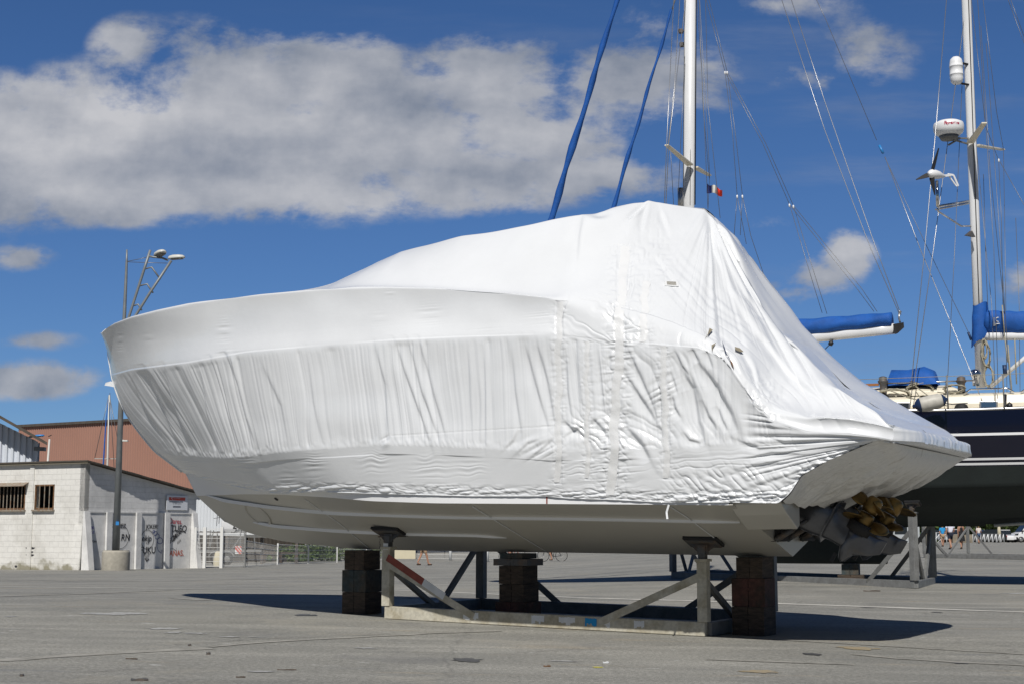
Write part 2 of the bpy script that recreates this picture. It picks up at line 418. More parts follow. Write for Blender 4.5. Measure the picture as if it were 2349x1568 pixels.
L.new(sky.outputs[0], hs.inputs['A']); tint = N.new('ShaderNodeMix'); tint.data_type = 'RGBA'; tint.inputs['A'].default_value = (.62, .80, 1.06, 1); tint.inputs['B'].default_value = (.64, .92, 1.24, 1); L.new(M('MULTIPLY', tz, 3.0, clamp=True), tint.inputs['Factor']); L.new(tint.outputs['Result'], hs.inputs['B'])
mxs = N.new('ShaderNodeMix'); mxs.data_type = 'RGBA'
L.new(alpha, mxs.inputs['Factor']); L.new(hs.outputs['Result'], mxs.inputs['A']); L.new(ccol.outputs['Result'], mxs.inputs['B'])
dim = N.new('ShaderNodeMapRange'); dim.inputs['From Min'].default_value = -.4; dim.inputs['From Max'].default_value = .75; dim.inputs['To Min'].default_value = .33; L.new(sx.outputs['Y'], dim.inputs['Value'])
fin = N.new('ShaderNodeVectorMath'); fin.operation = 'SCALE'; L.new(mxs.outputs['Result'], fin.inputs[0]); L.new(dim.outputs[0], fin.inputs['Scale'])
L.new(fin.outputs[0], bg.inputs['Color'])

# ------------------------------------------------------------------ ground
def build_ground():
    xs = np.unique(np.concatenate([np.arange(-40, 40, .5), np.linspace(-900, -40, 40), np.linspace(40, 900, 40)]))
    ys = np.unique(np.concatenate([np.arange(-30, 60, .5), np.arange(60, 240, 3), np.linspace(240, 1500, 40)]))
    X, Y = np.meshgrid(xs, ys, indexing='ij'); P = np.stack([X, Y, g(X, Y)], -1)
    m = bpy.data.materials.new('asphalt'); m.use_nodes = True; nt = m.node_tree; N = nt.nodes; L = nt.links
    b = N['Principled BSDF']; b.inputs['Roughness'].default_value = .9; b.inputs['Specular IOR Level'].default_value = .25
    tc = N.new('ShaderNodeTexCoord')
    def mp(sc, rz=0):
        q = N.new('ShaderNodeMapping'); q.inputs['Scale'].default_value = sc; q.inputs['Rotation'].default_value = (0, 0, rz); L.new(tc.outputs['Object'], q.inputs['Vector']); return q.outputs[0]
    def nz(v, sc, det=6, ro=.6):
        n = N.new('ShaderNodeTexNoise'); n.inputs['Scale'].default_value = sc; n.inputs['Detail'].default_value = det; n.inputs['Roughness'].default_value = ro; L.new(v, n.inputs['Vector']); return n.outputs['Fac']
    def mr(v, a, b_, c=0, d=1):
        r = N.new('ShaderNodeMapRange'); r.inputs['From Min'].default_value = a; r.inputs['From Max'].default_value = b_; r.inputs['To Min'].default_value = c; r.inputs['To Max'].default_value = d; L.new(v, r.inputs['Value']); return r.outputs[0]
    def mix(f, a, b_, mode='MIX'):
        x = N.new('ShaderNodeMix'); x.data_type = 'RGBA'; x.blend_type = mode
        for k, v in (('Factor', f), ('A', a), ('B', b_)):
            if isinstance(v, tuple): x.inputs[k].default_value = (*v, 1)
            elif isinstance(v, (int, float)): x.inputs[k].default_value = v
            else: L.new(v, x.inputs[k])
        return x.outputs['Result']
    one = mp((1, 1, 1))
    c = mix(mr(nz(one, .22, 5), .35, .65), (.20, .198, .18), (.275, .268, .238))
    c = mix(mr(nz(mp((.35, 1.6, 1), .18), .9, 7), .48, .68, 0, .7), c, (.34, .33, .295))         # pale worn tracks
    c = mix(mr(nz(mp((.5, 2.2, 1), .10), .8, 6), .60, .70, 0, .55), c, (.33, .28, .20))     # brown dirt
    c = mix(mr(nz(mp((.7, 3, 1), .12), 1.3, 6), .62, .69, 0, .5), c, (.16, .165, .17))      # dark stains
    c = mix(mr(nz(mp((1.0, 2.6, 1), .05), 1.5, 8, .7), .655, .675, 0, .8), c, (.52, .52, .50))         # paint scuffs
    c = mix(1.0, c, mr(nz(one, 30, 5, .75), .35, .65, .66, 1.36), 'MULTIPLY')
    c = mix(1.0, c, mr(nz(one, 140, 3, .8), .35, .65, .6, 1.42), 'MULTIPLY')
    sp_ = N.new('ShaderNodeTexVoronoi'); sp_.inputs['Scale'].default_value = 55; L.new(one, sp_.inputs['Vector'])
    c = mix(mr(sp_.outputs['Distance'], .10, .16, .55, 0), c, (.55, .53, .48))
    c = mix(mr(nz(one, .55, 5, .55), .60, .66, 0, .35), c, (.15, .15, .15))
    c = mix(mr(nz(mp((1, 1, 1), 1.1), .33, 7, .6), .585, .60, 0, .30), c, (.33, .31, .26))
    # cracks
    ns = N.new('ShaderNodeTexNoise'); ns.inputs['Scale'].default_value = .9; ns.inputs['Detail'].default_value = 5; L.new(one, ns.inputs['Vector'])
    wv = N.new('ShaderNodeVectorMath'); wv.operation = 'ADD'; L.new(one, wv.inputs[0]); L.new(ns.outputs['Color'], wv.inputs[1])
    vo = N.new('ShaderNodeTexVoronoi'); vo.feature = 'DISTANCE_TO_EDGE'; vo.inputs['Scale'].default_value = .16; L.new(wv.outputs[0], vo.inputs['Vector'])
    c = mix(mr(vo.outputs['Distance'], .0012, .004, .3, 0), c, (.11, .11, .105))
    L.new(c, b.inputs['Base Color'])
    bp = N.new('ShaderNodeBump'); bp.inputs['Strength'].default_value = .6; bp.inputs['Distance'].default_value = .006; L.new(nz(one, 90, 5, .75), bp.inputs['Height']); L.new(bp.outputs[0], b.inputs['Normal'])
    MATS['asphalt'] = m
    o = grid_mesh('ground', P, 'asphalt'); tag(o, kind='structure')
build_ground()
def ribbon(name, pts, w, m, up=.004, ragged=0.0, seg=.35):
    """painted line on the yard: pts are (px,py) seen in the photograph, laid as a sheet on the ground"""
    W3 = [ground(*p) for p in pts]
    P = []
    for a, b in zip(W3[:-1], W3[1:]):
        n = max(2, int((b-a).length/seg))
        for i in range(n): P.append(a.lerp(b, i/n))
    P.append(W3[-1])
    vs = []
    for i, p in enumerate(P):
        d = (P[min(i+1, len(P)-1)]-P[max(i-1, 0)]); d.z = 0; s = Vector((-d.y, d.x, 0)).normalized()
        ww = w/2*(1+ragged*(random.random()-.5)); o_ = s*ragged*w*.2*(random.random()-.5)
        for q in (p+s*ww+o_, p-s*ww+o_): vs.append((q.x, q.y, gf(q.x, q.y)+up))
    mb = MB(); mb.add(vs, [(2*i, 2*i+1, 2*i+3, 2*i+2) for i in range(len(P)-1)])
    o = mb.build(name, m); tag(o, kind='structure'); return o
# ------------------------------------------------------------------ shrink wrapped motor yacht
PSI = math.radians(29)
Fw = np.array([-math.cos(PSI), math.sin(PSI), 0]); Nn = np.array([-math.sin(PSI), -math.cos(PSI), 0]); O3 = np.array([3.08, 15.97, 0])
def BP(u, v, z): return Vector(O3+Fw*u+Nn*v+np.array([0, 0, z]))
def bxy(u, v): return O3[0]+Fw[0]*u+Nn[0]*v, O3[1]+Fw[1]*u+Nn[1]*v
yacht = empty('motor_yacht', (3.08-4.5*math.cos(PSI), 15.97+4.5*math.sin(PSI), .8), 'large motor yacht sealed in white shrink wrap standing on a steel cradle and timber blocks', 'motor yacht')
def fit(u, b, curve, side=1):
    """height of a line seen at pixel curve, lying at half breadth b(u)"""
    X, Y = bxy(u, b*side); z = np.full_like(u, 2.0)
    for _ in range(8):
        px, py = proj(X, Y, z); z = zfrom(Y, icurve(curve, px))
    return z
def L_(w, u0, u1): return u0+(u1-u0)*w
UR0, UR1 = -1.62, 10.64
bR = lambda u: pchip([(-1.62, 1.72), (-1.5, 1.85), (-1.2, 1.95), (0, 2.00), (3, 1.98), (5.5, 1.91), (7, 1.74), (8.3, 1.46), (9.2, 1.08), (9.8, .72), (10.15, .43), (10.36, .18), (10.45, 0)], u)
bK = lambda u: pchip([(-1.62, 1.74), (-1.5, 1.87), (-1.2, 1.96), (0, 2.04), (3, 2.055), (5.5, 1.965), (7, 1.71), (8.2, 1.32), (9.2, .80), (9.85, .38), (10.15, .16), (10.32, 0)], u)
bB = lambda u: pchip([(-1.62, 1.72), (-1.2, 1.90), (0, 1.97), (3, 2.02), (5, 1.89), (6.5, 1.50), (7.6, .96), (8.5, .52), (9.1, .2), (9.41, 0)], u)
bC = lambda u: pchip([(-1.62, 1.70), (-1.2, 1.86), (0, 1.90), (3, 1.92), (4.5, 1.78), (6, 1.36), (7.2, .86), (8.1, .44), (8.6, .16), (8.84, 0)], u)
bH = lambda u: pchip([(-.9, 1.85), (0, 1.875), (3, 1.895), (4.5, 1.73), (5.8, 1.22), (7, .74), (7.9, .36), (8.35, .14), (8.60, 0)], u)
cR = [(222, 763), (232, 763), (238, 757), (247, 750), (262, 741), (300, 727), (360, 712), (430, 697), (520, 683), (600, 675), (740, 663), (880, 659), (1000, 661), (1150, 671), (1290, 685), (1400, 708), (1500, 738), (1600, 772), (1680, 818), (1730, 895), (1770, 935), (1850, 955), (1950, 960), (2010, 972), (2060, 985)]
cK = [(247, 862), (300, 848), (430, 832), (560, 808), (700, 795), (800, 787), (900, 780), (1100, 770), (1270, 765), (1430, 776), (1600, 787), (1660, 812), (1720, 905), (1770, 965), (1850, 990), (1950, 995), (2010, 1003), (2060, 1012)]
cB = [(350, 1032), (375, 1040), (430, 1045), (520, 1050), (620, 1037), (750, 1028), (870, 1018), (1000, 1020), (1250, 1035), (1400, 1030), (1600, 1022), (1700, 1015), (1840, 1032), (2010, 1008), (2060, 1015)]
cC = [(407, 1081), (434, 1087), (480, 1101), (530, 1113), (600, 1127), (645, 1132), (720, 1127), (850, 1131), (1080, 1137), (1250, 1137), (1300, 1142), (1400, 1145), (1535, 1152), (1650, 1151), (1785, 1153), (1812, 1130), (1838, 1090), (1900, 1055), (2010, 1009), (2060, 1017)]
cH = [(430, 1136), (455, 1136), (560, 1132), (640, 1133), (760, 1140), (850, 1148), (1000, 1153), (1348, 1155), (1773, 1158), (1900, 1160)]
bS = lambda u: pchip([(-1.64, 1.70), (-1.3, 1.62), (-.8, 1.30), (-.2, .85), (.4, .38), (.9, .12), (1.2, .35), (1.46, .60), (1.95, 1.10), (3.2, 1.28), (4.5, 1.22), (5.6, .95), (6.6, .70), (7.4, .62), (8.6, .6), (9.6, .35), (10.2, .15), (10.43, 0)], u)
cS = [(660, 673), (700, 668), (740, 662), (770, 652), (800, 640), (838, 617), (870, 599), (920, 577), (950, 569), (1060, 540), (1170, 522), (1290, 500), (1335, 491), (1362, 479), (1440, 464), (1480, 457), (1550, 470), (1612, 480), (1632, 485)]
cSf = [(1600, 478), (1632, 485), (1700, 550), (1760, 630), (1840, 730), (1900, 795), (2000, 880), (2090, 940), (2180, 990), (2209, 1022), (2250, 1045)]
def smooth1(a, k):
    if k < 1: return a
    ker = np.ones(2*k+1)/(2*k+1); p = np.pad(a, k, mode='edge'); return np.convolve(p, ker, 'valid')
def lines(n):
    w = np.linspace(0, 1, n); k = max(1, n//400)
    uR = L_(w, UR0, 10.45); uK = L_(w, UR0, 10.32); uB = L_(w, UR0, 9.41); uC = L_(w, UR0, 8.84)
    R = (uR, bR(uR), fit(uR, bR(uR), cR)); K = (uK, bK(uK), fit(uK, bK(uK), cK))
    B = (uB, bB(uB), fit(uB, bB(uB), cB)); C = (uC, bC(uC), fit(uC, bC(uC), cC))
    uS = L_(w, UR0, 10.43); b = bS(uS)
    zn = fit(uS, b, cS); zf = fit(uS, b, cSf, -1)
    zs = np.where(uS > .9, zn, zf)
    bl = sst(6.0, 7.2, uS); tipf = sst(10.42, 9.6, uS); zs = zs*(1-bl)+(R[2]+.03*tipf)*bl
    zs = np.maximum(zs, R[2]+.015*tipf)
    zs = np.where(uS < -1.1, np.maximum(zs, R[2]+.03), zs)
    zs = smooth1(zs, k)
    Sx = (uS, b, zs)
    zt = zs+np.where(uS > .9, .03*tipf, -.10*sst(.9, .2, uS)*sst(-1.6, -.9, uS))
    T = (uS, b*0, zt)
    out = []
    for (u, bb, z) in (T, Sx, R, K, B, C):
        z = smooth1(z, k) if True else z
        X, Y = bxy(u, bb); out.append(np.stack([u, bb, z], -1))
    return w, out
def section(n, counts):
    """loft through T,S,R,K,B,C in boat coordinates -> (rows, n, 3) plus row parameter"""
    w, ln = lines(n); rows = []; par = []
    T, Sx, R, K, B, C = ln
    def seg(A, Bq, m, k, bulge=None, pw=1.0):
        for i in range(m):
            s = i/m; p = A*(1-s**pw)+Bq*(s**pw)
            if bulge is not None: p = p+bulge(s, A, Bq)
            rows.append(p); par.append(k+s)
    uu = Sx[:, 0]
    def b_SR(s, A, Bq):
        # cabin side: steep house side then side deck forward; catenary tent aft
        q = np.zeros_like(A); e = 4*s*(1-s)
        hgt = A[:, 2]-Bq[:, 2]
        house = sst(1.3, 2.2, uu)*(1-sst(5.5, 7.0, uu))
        q[:, 2] = -house*hgt*.26*e*s**1.5 - sst(.6, -.6, uu)*hgt*.16*e
        q[:, 1] = house*.04*e - sst(.6, -.6, uu)*.05*e
        return q
    def b_RK(s, A, Bq):
        q = np.zeros_like(A); q[:, 1] = -.035*4*s*(1-s); return q
    def b_KB(s, A, Bq):
        q = np.zeros_like(A); q[:, 1] = -.015*np.sin(math.pi*s)*sst(9.6, 8, A[:, 0]); q[:, 0] = .13*np.sin(math.pi*s)*sst(8.6, 10.2, A[:, 0]); return q
    seg(T, Sx, counts[0], 0, lambda s, A, Bq: np.stack([0*uu, 0*uu, .04*(1-s*s)*(uu > .9)*s*0], -1))
    seg(Sx, R, counts[1], 1, b_SR); seg(R, K, counts[2], 2, b_RK); seg(K, B, counts[3], 3, b_KB); seg(B, C, counts[4], 4)
    rows.append(C); par.append(5.0)
    return w, np.stack(rows, 0), np.array(par), ln
def to_world(P, side):
    u, v, z = P[..., 0], P[..., 1]*side, P[..., 2]
    X, Y = bxy(u, v); return np.stack([X, Y, z], -1)
def normals(Wd):
    du = np.gradient(Wd, axis=1); dr = np.gradient(Wd, axis=0); n = np.cross(du, dr)
    return n/np.maximum(np.linalg.norm(n, axis=-1, keepdims=True), 1e-9)
def gauss(x, y, cx, cy, rx, ry): return np.exp(-((x-cx)/rx)**2-((y-cy)/ry)**2)
def fold(px, py, pts, w, h):
    """one hanging fold: a crest with a soft side and a steep side, dying out at both ends"""
    pts = np.array(pts, float); seg = np.diff(pts, axis=0); ln = np.hypot(seg[:, 0], seg[:, 1]); cum = np.concatenate([[0], np.cumsum(ln)]); best = np.full(px.shape, 1e9); sd = np.zeros(px.shape); tt = np.zeros(px.shape)
    for i in range(len(seg)):
        d = seg[i]/ln[i]; rx, ry = px-pts[i, 0], py-pts[i, 1]; t = np.clip(rx*d[0]+ry*d[1], 0, ln[i]); ox, oy = rx-t*d[0], ry-t*d[1]; ds = np.hypot(ox, oy); m = ds < best
        best = np.where(m, ds, best); sd = np.where(m, ox*d[1]-oy*d[0], sd); tt = np.where(m, (t+cum[i])/cum[-1], tt)
    env = np.sin(math.pi*np.clip(tt*.94+.03, 0, 1))**.7
    soft = np.where(sd < 0, np.exp(-(sd/(w*1.9))**2), np.exp(-(sd/(w*.55))**2)); tail = np.exp(-((best)/(w*3.2))**2)
    return h*env*(soft-.35*np.exp(-((sd-w*1.3)/(w*.9))**2)*(sd > 0))*tail
FOLDS = [([(1557, 846), (1585, 891), (1598, 968), (1612, 1004)], 13, .060), ([(1598, 832), (1639, 886), (1675, 952), (1690, 990)], 12, .055), ([(1432, 862), (1475, 927), (1505, 975)], 10, .042), ([(1430, 977), (1466, 1016), (1489, 1058)], 11, .045),
         ([(1434, 792), (1458, 846), (1491, 919), (1508, 972)], 8, .030), ([(1545, 800), (1562, 840), (1580, 862)], 7, .028), ([(1585, 795), (1600, 830)], 6, .025), ([(1618, 800), (1632, 845)], 6, .022), ([(1608, 915), (1622, 955), (1645, 990)], 8, .038), ([(1640, 930), (1655, 965), (1668, 990)], 7, .030),
         ([(1229, 790), (1253, 878), (1273, 992)], 8, .030), ([(1200, 790), (1222, 870), (1256, 985)], 8, .026), ([(1170, 800), (1180, 900), (1195, 1000)], 7, .020), ([(1296, 800), (1300, 900), (1310, 960)], 6, .018), ([(1315, 795), (1322, 860), (1330, 950)], 6, .018), ([(1370, 800), (1378, 880), (1386, 960)], 7, .026), ([(1358, 960), (1380, 985), (1395, 1010)], 8, .030),
         ([(1292, 1005), (1318, 985), (1340, 978)], 6, .022), ([(1290, 965), (1312, 985), (1340, 1002)], 7, .028), ([(1225, 1045), (1250, 1025), (1272, 1006)], 6, .028), ([(1190, 1038), (1212, 1018), (1238, 1008)], 6, .024), ([(1160, 1030), (1180, 1010), (1190, 985)], 5, .018),
         ([(1540, 905), (1545, 935), (1560, 960)], 7, .032), ([(1535, 850), (1545, 880), (1552, 905)], 6, .020), ([(1565, 990), (1580, 1010), (1610, 1018)], 7, .028), ([(1720, 1050), (1770, 1040), (1835, 1042)], 6, .022), ([(1700, 1075), (1760, 1065), (1815, 1062)], 6, .022), ([(1690, 1010), (1740, 1030), (1850, 1022)], 7, .030), ([(1750, 1000), (1800, 1015), (1900, 1010)], 6, .018),
         ([(860, 800), (880, 880), (886, 1000)], 7, .022), ([(905, 790), (935, 880), (985, 1020)], 7, .026), ([(935, 790), (965, 900), (1005, 1012)], 7, .026), ([(960, 785), (990, 900), (1022, 1010)], 7, .022), ([(1108, 790), (1112, 900), (1112, 1030)], 5, .016), ([(1072, 800), (1075, 900), (1082, 1020)], 6, .014),
         ([(508, 800), (540, 880), (560, 960), (588, 1030)], 9, .036), ([(482, 830), (512, 930), (545, 1030)], 7, .030), ([(455, 850), (470, 950), (500, 1035)], 7, .026), ([(600, 840), (640, 930), (655, 1010)], 8, .016), ([(700, 810), (715, 920), (735, 1010)], 7, .014), ([(330, 850), (360, 920), (395, 1000), (420, 1030)], 8, .034), ([(300, 870), (335, 950), (375, 1010)], 7, .028), ([(375, 850), (395, 930), (425, 1010)], 7, .028)]
TOPF = [([(1479, 460), (1462, 478), (1440, 502)], 5, .030), ([(1480, 462), (1476, 490), (1470, 530)], 7, .018), ([(1512, 480), (1522, 505), (1530, 530)], 6, .016), ([(1628, 486), (1650, 560), (1700, 660), (1760, 740)], 8, .030), ([(1632, 490), (1680, 580), (1740, 680), (1830, 790)], 8, .030), ([(1638, 495), (1700, 600), (1790, 730), (1880, 840)], 7, .026), ([(1625, 488), (1640, 570), (1668, 650)], 7, .022), ([(1660, 640), (1710, 730), (1800, 850), (1900, 930)], 8, .022), ([(1335, 492), (1325, 540), (1320, 600)], 10, .014), ([(1445, 610), (1440, 660), (1420, 700), (1400, 730)], 6, .026), ([(1452, 620), (1452, 660), (1440, 690)], 5, .018), ([(1300, 688), (1290, 720), (1284, 750)], 4, .016), ([(1500, 590), (1530, 625), (1560, 665)], 5, .016), ([(1380, 690), (1400, 715), (1405, 745)], 5, .018), ([(1700, 800), (1725, 850), (1738, 900)], 5, .016), ([(1745, 955), (1775, 990), (1820, 1003)], 5, .018)]
def wrinkles(P, par, px, py, seed=0):
    """height of folds in metres for every vertex of the film"""
    r, n = px.shape; s = par[:, None]+np.zeros((1, n)); d = np.zeros((r, n))
    iK = int(np.argmin(np.abs(par-3))); pxK = px[iK][None, :]+np.zeros((r, 1))
    k = seed
    # ---- pleats hanging from the rub rail
    t = np.clip(s-3, 0, 1); on = (s >= 3) & (s <= 4.02)
    mS = .30+.70*sst(6.6, 9.4, P[..., 0]); oU = np.argsort(P[iK, :, 0]); pxU = np.interp(P[..., 0], P[iK, oU, 0], px[iK, oU])
    pxK = pxK*mS+pxU*(1-mS)
    q = pxK + (n2(pxK/140, t*1.2, 1+k)-.5)*40*t + (n2(pxK/45, t*2.2, 2+k)-.5)*12*t
    A = np.interp(pxK, [230, 260, 330, 480, 540, 575, 620, 640, 760, 850, 900, 960, 1100, 1160, 1262, 1270, 1290, 1300, 1380, 1420, 1700, 1790, 1850], [.006, .010, .013, .014, .015, .012, .005, .006, .006, .008, .012, .011, .007, .006, .009, .003, .003, .008, .007, .006, .007, .006, .0])
    f = .50*ridge(n1(q/9.5, 3+k), 1.3)+.85*ridge(n1(q/23, 4+k), 1.9)*n2(q/40, t*3, 3+k)*1.6+.22*ridge(n1(q/4.2, 5+k), 1.2)
    env = sst(0, .07, t)*(1-sst(.86+.10*n1(q/28, 6+k), 1.0, t)); env *= .55+.75*n2(q/33, t*2.0, 4+k)
    d += np.where(on, (f-.45)*A*env*1.55, 0)
    # puckers where the pleats are strapped down
    puck = np.exp(-((t-.965)/.035)**2)*on
    d += puck*A*1.0*(n2(q/5, t*20, 5+k)-.5)
    # ---- big diagonal folds near the stern quarter
    D = sst(1400, 1440, px)*(1-sst(1690, 1760, px+.0*py))*sst(.03, .15, t)*(1-sst(.85, 1.0, t))*on
    q2 = px-.42*(py-780)+(n2(px/60, py/60, 6+k)-.5)*34
    fd = ridge(n1(q2/30, 7+k), 2.2)+.4*ridge(n1(q2/12, 8+k), 1.5)
    d += D*.012*(fd-.35)
    if seed == 0:
        for pts_, w_, h_ in FOLDS: d += fold(px, py, pts_, w_, h_*.72)*(s > 2.9)
        for pts_, w_, h_ in TOPF: d += fold(px, py, pts_, w_, h_)*(s < 2.9)
        for (x0, y0, x1, y1) in ((899, 998, 1262, 977), (1240, 977, 1430, 968)): d += .004*np.exp(-((py-(y0+(y1-y0)*(px-x0)/(x1-x0)))/1.2)**2)*((px > x0) & (px < x1))
        d += .05*gauss(px, py, 1372, 487, 26, 12)*(s < 2)
    D2 = sst(1290, 1330, px)*(1-sst(1500, 1540, px))*sst(.55, .75, t)*(1-sst(.95, 1.05, t))*on
    q3 = py-.45*px+(n2(px/30, py/30, 7+k)-.5)*26
    d += D2*.014*(ridge(n1(q3/17, 9+k), 1.8)-.4)
    D3 = gauss(px, py, 1228, 1022, 45, 20)+gauss(px, py, 1520, 905, 25, 50)*.8+gauss(px, py, 885, 1012, 9, 13)*1.2
    d += D3*.032*(ridge(n1((py+.55*px)/13, 10+k), 1.6)-.4)
    # ---- belly band: horizontal ripples beside the straps and in patches
    b4 = (s >= 4) & (s <= 5.01); t4 = np.clip(s-4, 0, 1)
    patch = sum(gauss(px, py, a, b, c, e) for a, b, c, e in [(990, 1075, 42, 26), (1080, 1072, 30, 22), (860, 1062, 32, 22), (720, 1068, 22, 26), (560, 1060, 20, 24), (1330, 1090, 40, 30), (1372, 1090, 30, 40), (1440, 1085, 40, 30), (1620, 1075, 60, 30), (1560, 1080, 30, 28), (430, 1080, 20, 30), (660, 1100, 18, 18), (1700, 1060, 60, 25)])
    d += np.where(b4, np.minimum(patch, 1)*.007*(ridge(n1((py+.06*px+(n2(px/25, py/25, 8+k)-.5)*10)/6.5, 11+k), 1.4)-.45), 0)
    cr = sst(.72, .92, t4)*(1-.75*sst(.965, 1.0, t4))*b4*(1-.9*sst(440, 380, px)); cr2 = cr*np.interp(px, [380, 700, 1200, 1500, 1560, 1900], [.5, .9, .75, 1.0, 1.6, 1.5])
    d += cr2*.026*(ridge(n2(px/26, (py+.05*px)/7, 9+k), 1.4)-.45)+cr2*.010*(ridge(n2(px/12, (py-.2*px)/5, 10+k), 1.3)-.45)
    d += np.exp(-((t4-.985)/.02)**2)*b4*.006
    q5 = sst(1500, 1600, px)*b4*sst(.2, .6, t4)
    d += q5*.014*(ridge(n2((px-.9*py)/14, (py+.25*px)/22, 11+k), 1.8)-.45)
    # stern quarter: fans that pull into the platform corner
    st = sst(1690, 1760, px)*((s > 3) & (s < 5.01))
    ang = np.arctan2(py-1000, 2080-px); d += st*.022*(ridge(n1(ang*34, 12+k), 1.6)-.4)*sst(0, .3, np.clip(s-3, 0, 2))
    # ---- topsides band between the rim and the rub rail: smooth, a few puckered patches
    on3 = (s >= 2) & (s < 3)
    p3 = sum(gauss(px, py, a, b, c, e)*h for a, b, c, e, h in [(512, 765, 14, 34, 1.2), (340, 776, 12, 9, .6), (275, 790, 7, 26, .6), (985, 722, 26, 22, .8), (895, 672, 10, 12, .8), (1245, 728, 34, 14, .7), (545, 812, 26, 8, 1), (870, 735, 16, 20, .4), (430, 700, 30, 5, .5), (1110, 752, 30, 8, .3)])
    d += np.where(on3, p3*.008*(ridge(n1((py+.08*px)/6.0, 13+k), 1.3)-.4), 0)
    # ---- strap of tape running down the quarter, with crumpled film round it
    def strap(x0, y0, x1, y1, hw, h, cw, ca):
        tt = np.clip((py-y0)/(y1-y0), 0, 1); xc = x0+(x1-x0)*tt; inside = (py > y0) & (py < y1)
        dist = np.abs(px-xc); core = 1-sst(hw-1.5, hw+1.5, dist)
        return inside*(core*h + np.exp(-((dist-hw)/cw)**2)*ca*((.6*ridge(n2(px/30, (py+.12*px)/7.5, 12+k), 1.6)+.5*ridge(n2((px+py*.5)/16, (py-.9*px)/15, 24+k), 1.8)-.42))*.62), core*inside
    for a in [(1430, 560, 1402, 1138, 13, .007, 22, .030), (1480, 640, 1475, 790, 12, .004, 12, .016), (1283, 690, 1280, 1110, 9, .006, 11, .016), (1345, 780, 1348, 1100, 7, .003, 10, .014), (1520, 790, 1530, 1100, 9, .004, 12, .014)]:
        h, core = strap(*a); d = d*(1-.75*core)+h
    # crumpled seam above the rub rail, left and right of the strap
    d += gauss(px, py, 1400, 720, 75, 60)*.016*(ridge(n1((py-.55*px+(n2(px/20, py/20, 13+k)-.5)*14)/10, 14+k), 1.5)-.4)*(s > 1)*(s < 3.05)
    # ---- tent folds fanning from the pole
    rr = np.hypot(px-1628, py-478); th = np.arctan2(py-478, px-1628)
    ft = (s < 3.0)*sst(12, 70, rr)*(1-sst(330, 640, rr))*sst(.2, .5, th)*(1-sst(1.75, 2.3, th))
    d += ft*.045*(ridge(n1(th*17, 15+k), 1.5)-.4)*np.interp(th, [.4, .9, 1.2, 1.7], [.9, 1.2, 1.0, .3])
    d += (s < 3.0)*sst(12, 70, rr)*(1-sst(200, 450, rr))*.010*(ridge(n1(th*46, 16+k), 1.3)-.4)*sst(.2, .5, th)*(1-sst(1.5, 1.9, th))
    q6 = py-1.02*px+(n2(px/70, py/70, 14+k)-.5)*25
    z6 = sum(gauss(px, py, a, b, c, e) for a, b, c, e in [(1690, 760, 70, 60), (1560, 640, 50, 60), (1740, 890, 26, 50), (1850, 905, 90, 30), (1990, 920, 70, 40), (1620, 690, 70, 30)])
    d += (s < 3.05)*np.minimum(z6, 1)*.010*(ridge(n1(q6/11, 17+k), 1.4)-.45)
    d += (s < 3.2)*gauss(px, py, 1745, 925, 40, 55)*.014*(ridge(n2(px/9, py/9, 15+k), 1.3)-.45)
    d += (s < 3.1)*gauss(px, py, 1495, 600, 55, 75)*.012*(ridge(n2(px/11, py/12, 16+k), 1.4)-.45)
    # slow unevenness of stretched film
    d += (n2(px/75, py/60, 17+k)-.5)*.022*(s < 4.2)*sst(0, .4, s)+(n2(px/190, py/150, 18+k)-.5)*.03*(s < 3)*sst(0, .4, s)
    # keep the seams along the centreline still
    d *= 1-sst(.985, 1.0, np.linspace(0, 1, n))[None, :]
    return d
def wrap_side(side, n, counts):
    w, P, par, ln = section(n, counts); Wd = to_world(P, side)
    nr = normals(Wd)*(-side)
    Wn = to_world(P, 1); px, py = proj(Wn[..., 0], Wn[..., 1], Wn[..., 2])
    # soften the creases between panels a little (row direction)
    aft = (sst(2.0, 1.3, P[..., 0])*sst(-1.05, -.5, P[..., 0]))[1:-1, :, None]*((par > .9) & (par < 3.6))[1:-1, None, None]
    tent = (sst(1.2, .6, P[..., 0]))[1:-1, :, None]*(par < 1.9)[1:-1, None, None]
    nit = 3 if len(par) < 250 else 3
    for it in range(3):
        Wd[1:-1] = Wd[1:-1]*.5+(Wd[:-2]+Wd[2:])*.25
    kn = ((par > 2.72) & (par < 3.16))[1:-1, None, None]*.9
    for it in range(int((len(par)/398)**2*16)+1): Wd[1:-1] += ((Wd[:-2]+Wd[2:])*.5-Wd[1:-1])*kn
    for it in range(int((len(par)/398)**2*260)+4):
        Wd[1:-1] += ((Wd[:-2]+Wd[2:])*.5-Wd[1:-1])*.9*aft
    d = wrinkles(P, par, px, py, 0 if side > 0 else 3)
    return Wd+nr*d[..., None], P, par, ln, px, py
NEAR, Pn, parn, LN, PXn, PYn = wrap_side(1, 1500, (8, 110, 60, 130, 90))
cover = grid_mesh('shrink_wrap', NEAR, 'wrap', yacht, flip=True)
FARW, Pf, parf, LF, _, _ = wrap_side(-1, 420, (6, 50, 24, 40, 24))
cover2 = grid_mesh('shrink_wrap', FARW, 'wrap', yacht)
cover2.name = 'shrink_wrap_panel'; cover.name = 'shrink_wrap_panel'
# taped seam down the stem
seam = [NEAR[i, -4]*.5+to_world(Pn[i:i+1, -4:-3, :], -1)[0, 0]*.5 for i in range(int(np.argmin(np.abs(parn-2.12))), len(parn), 12)]
seam = [Vector(p)+Vector(Fw)*.012 for p in seam]
MB().tube(seam, .022, 8).build('seam_tape', 'tape', yacht)
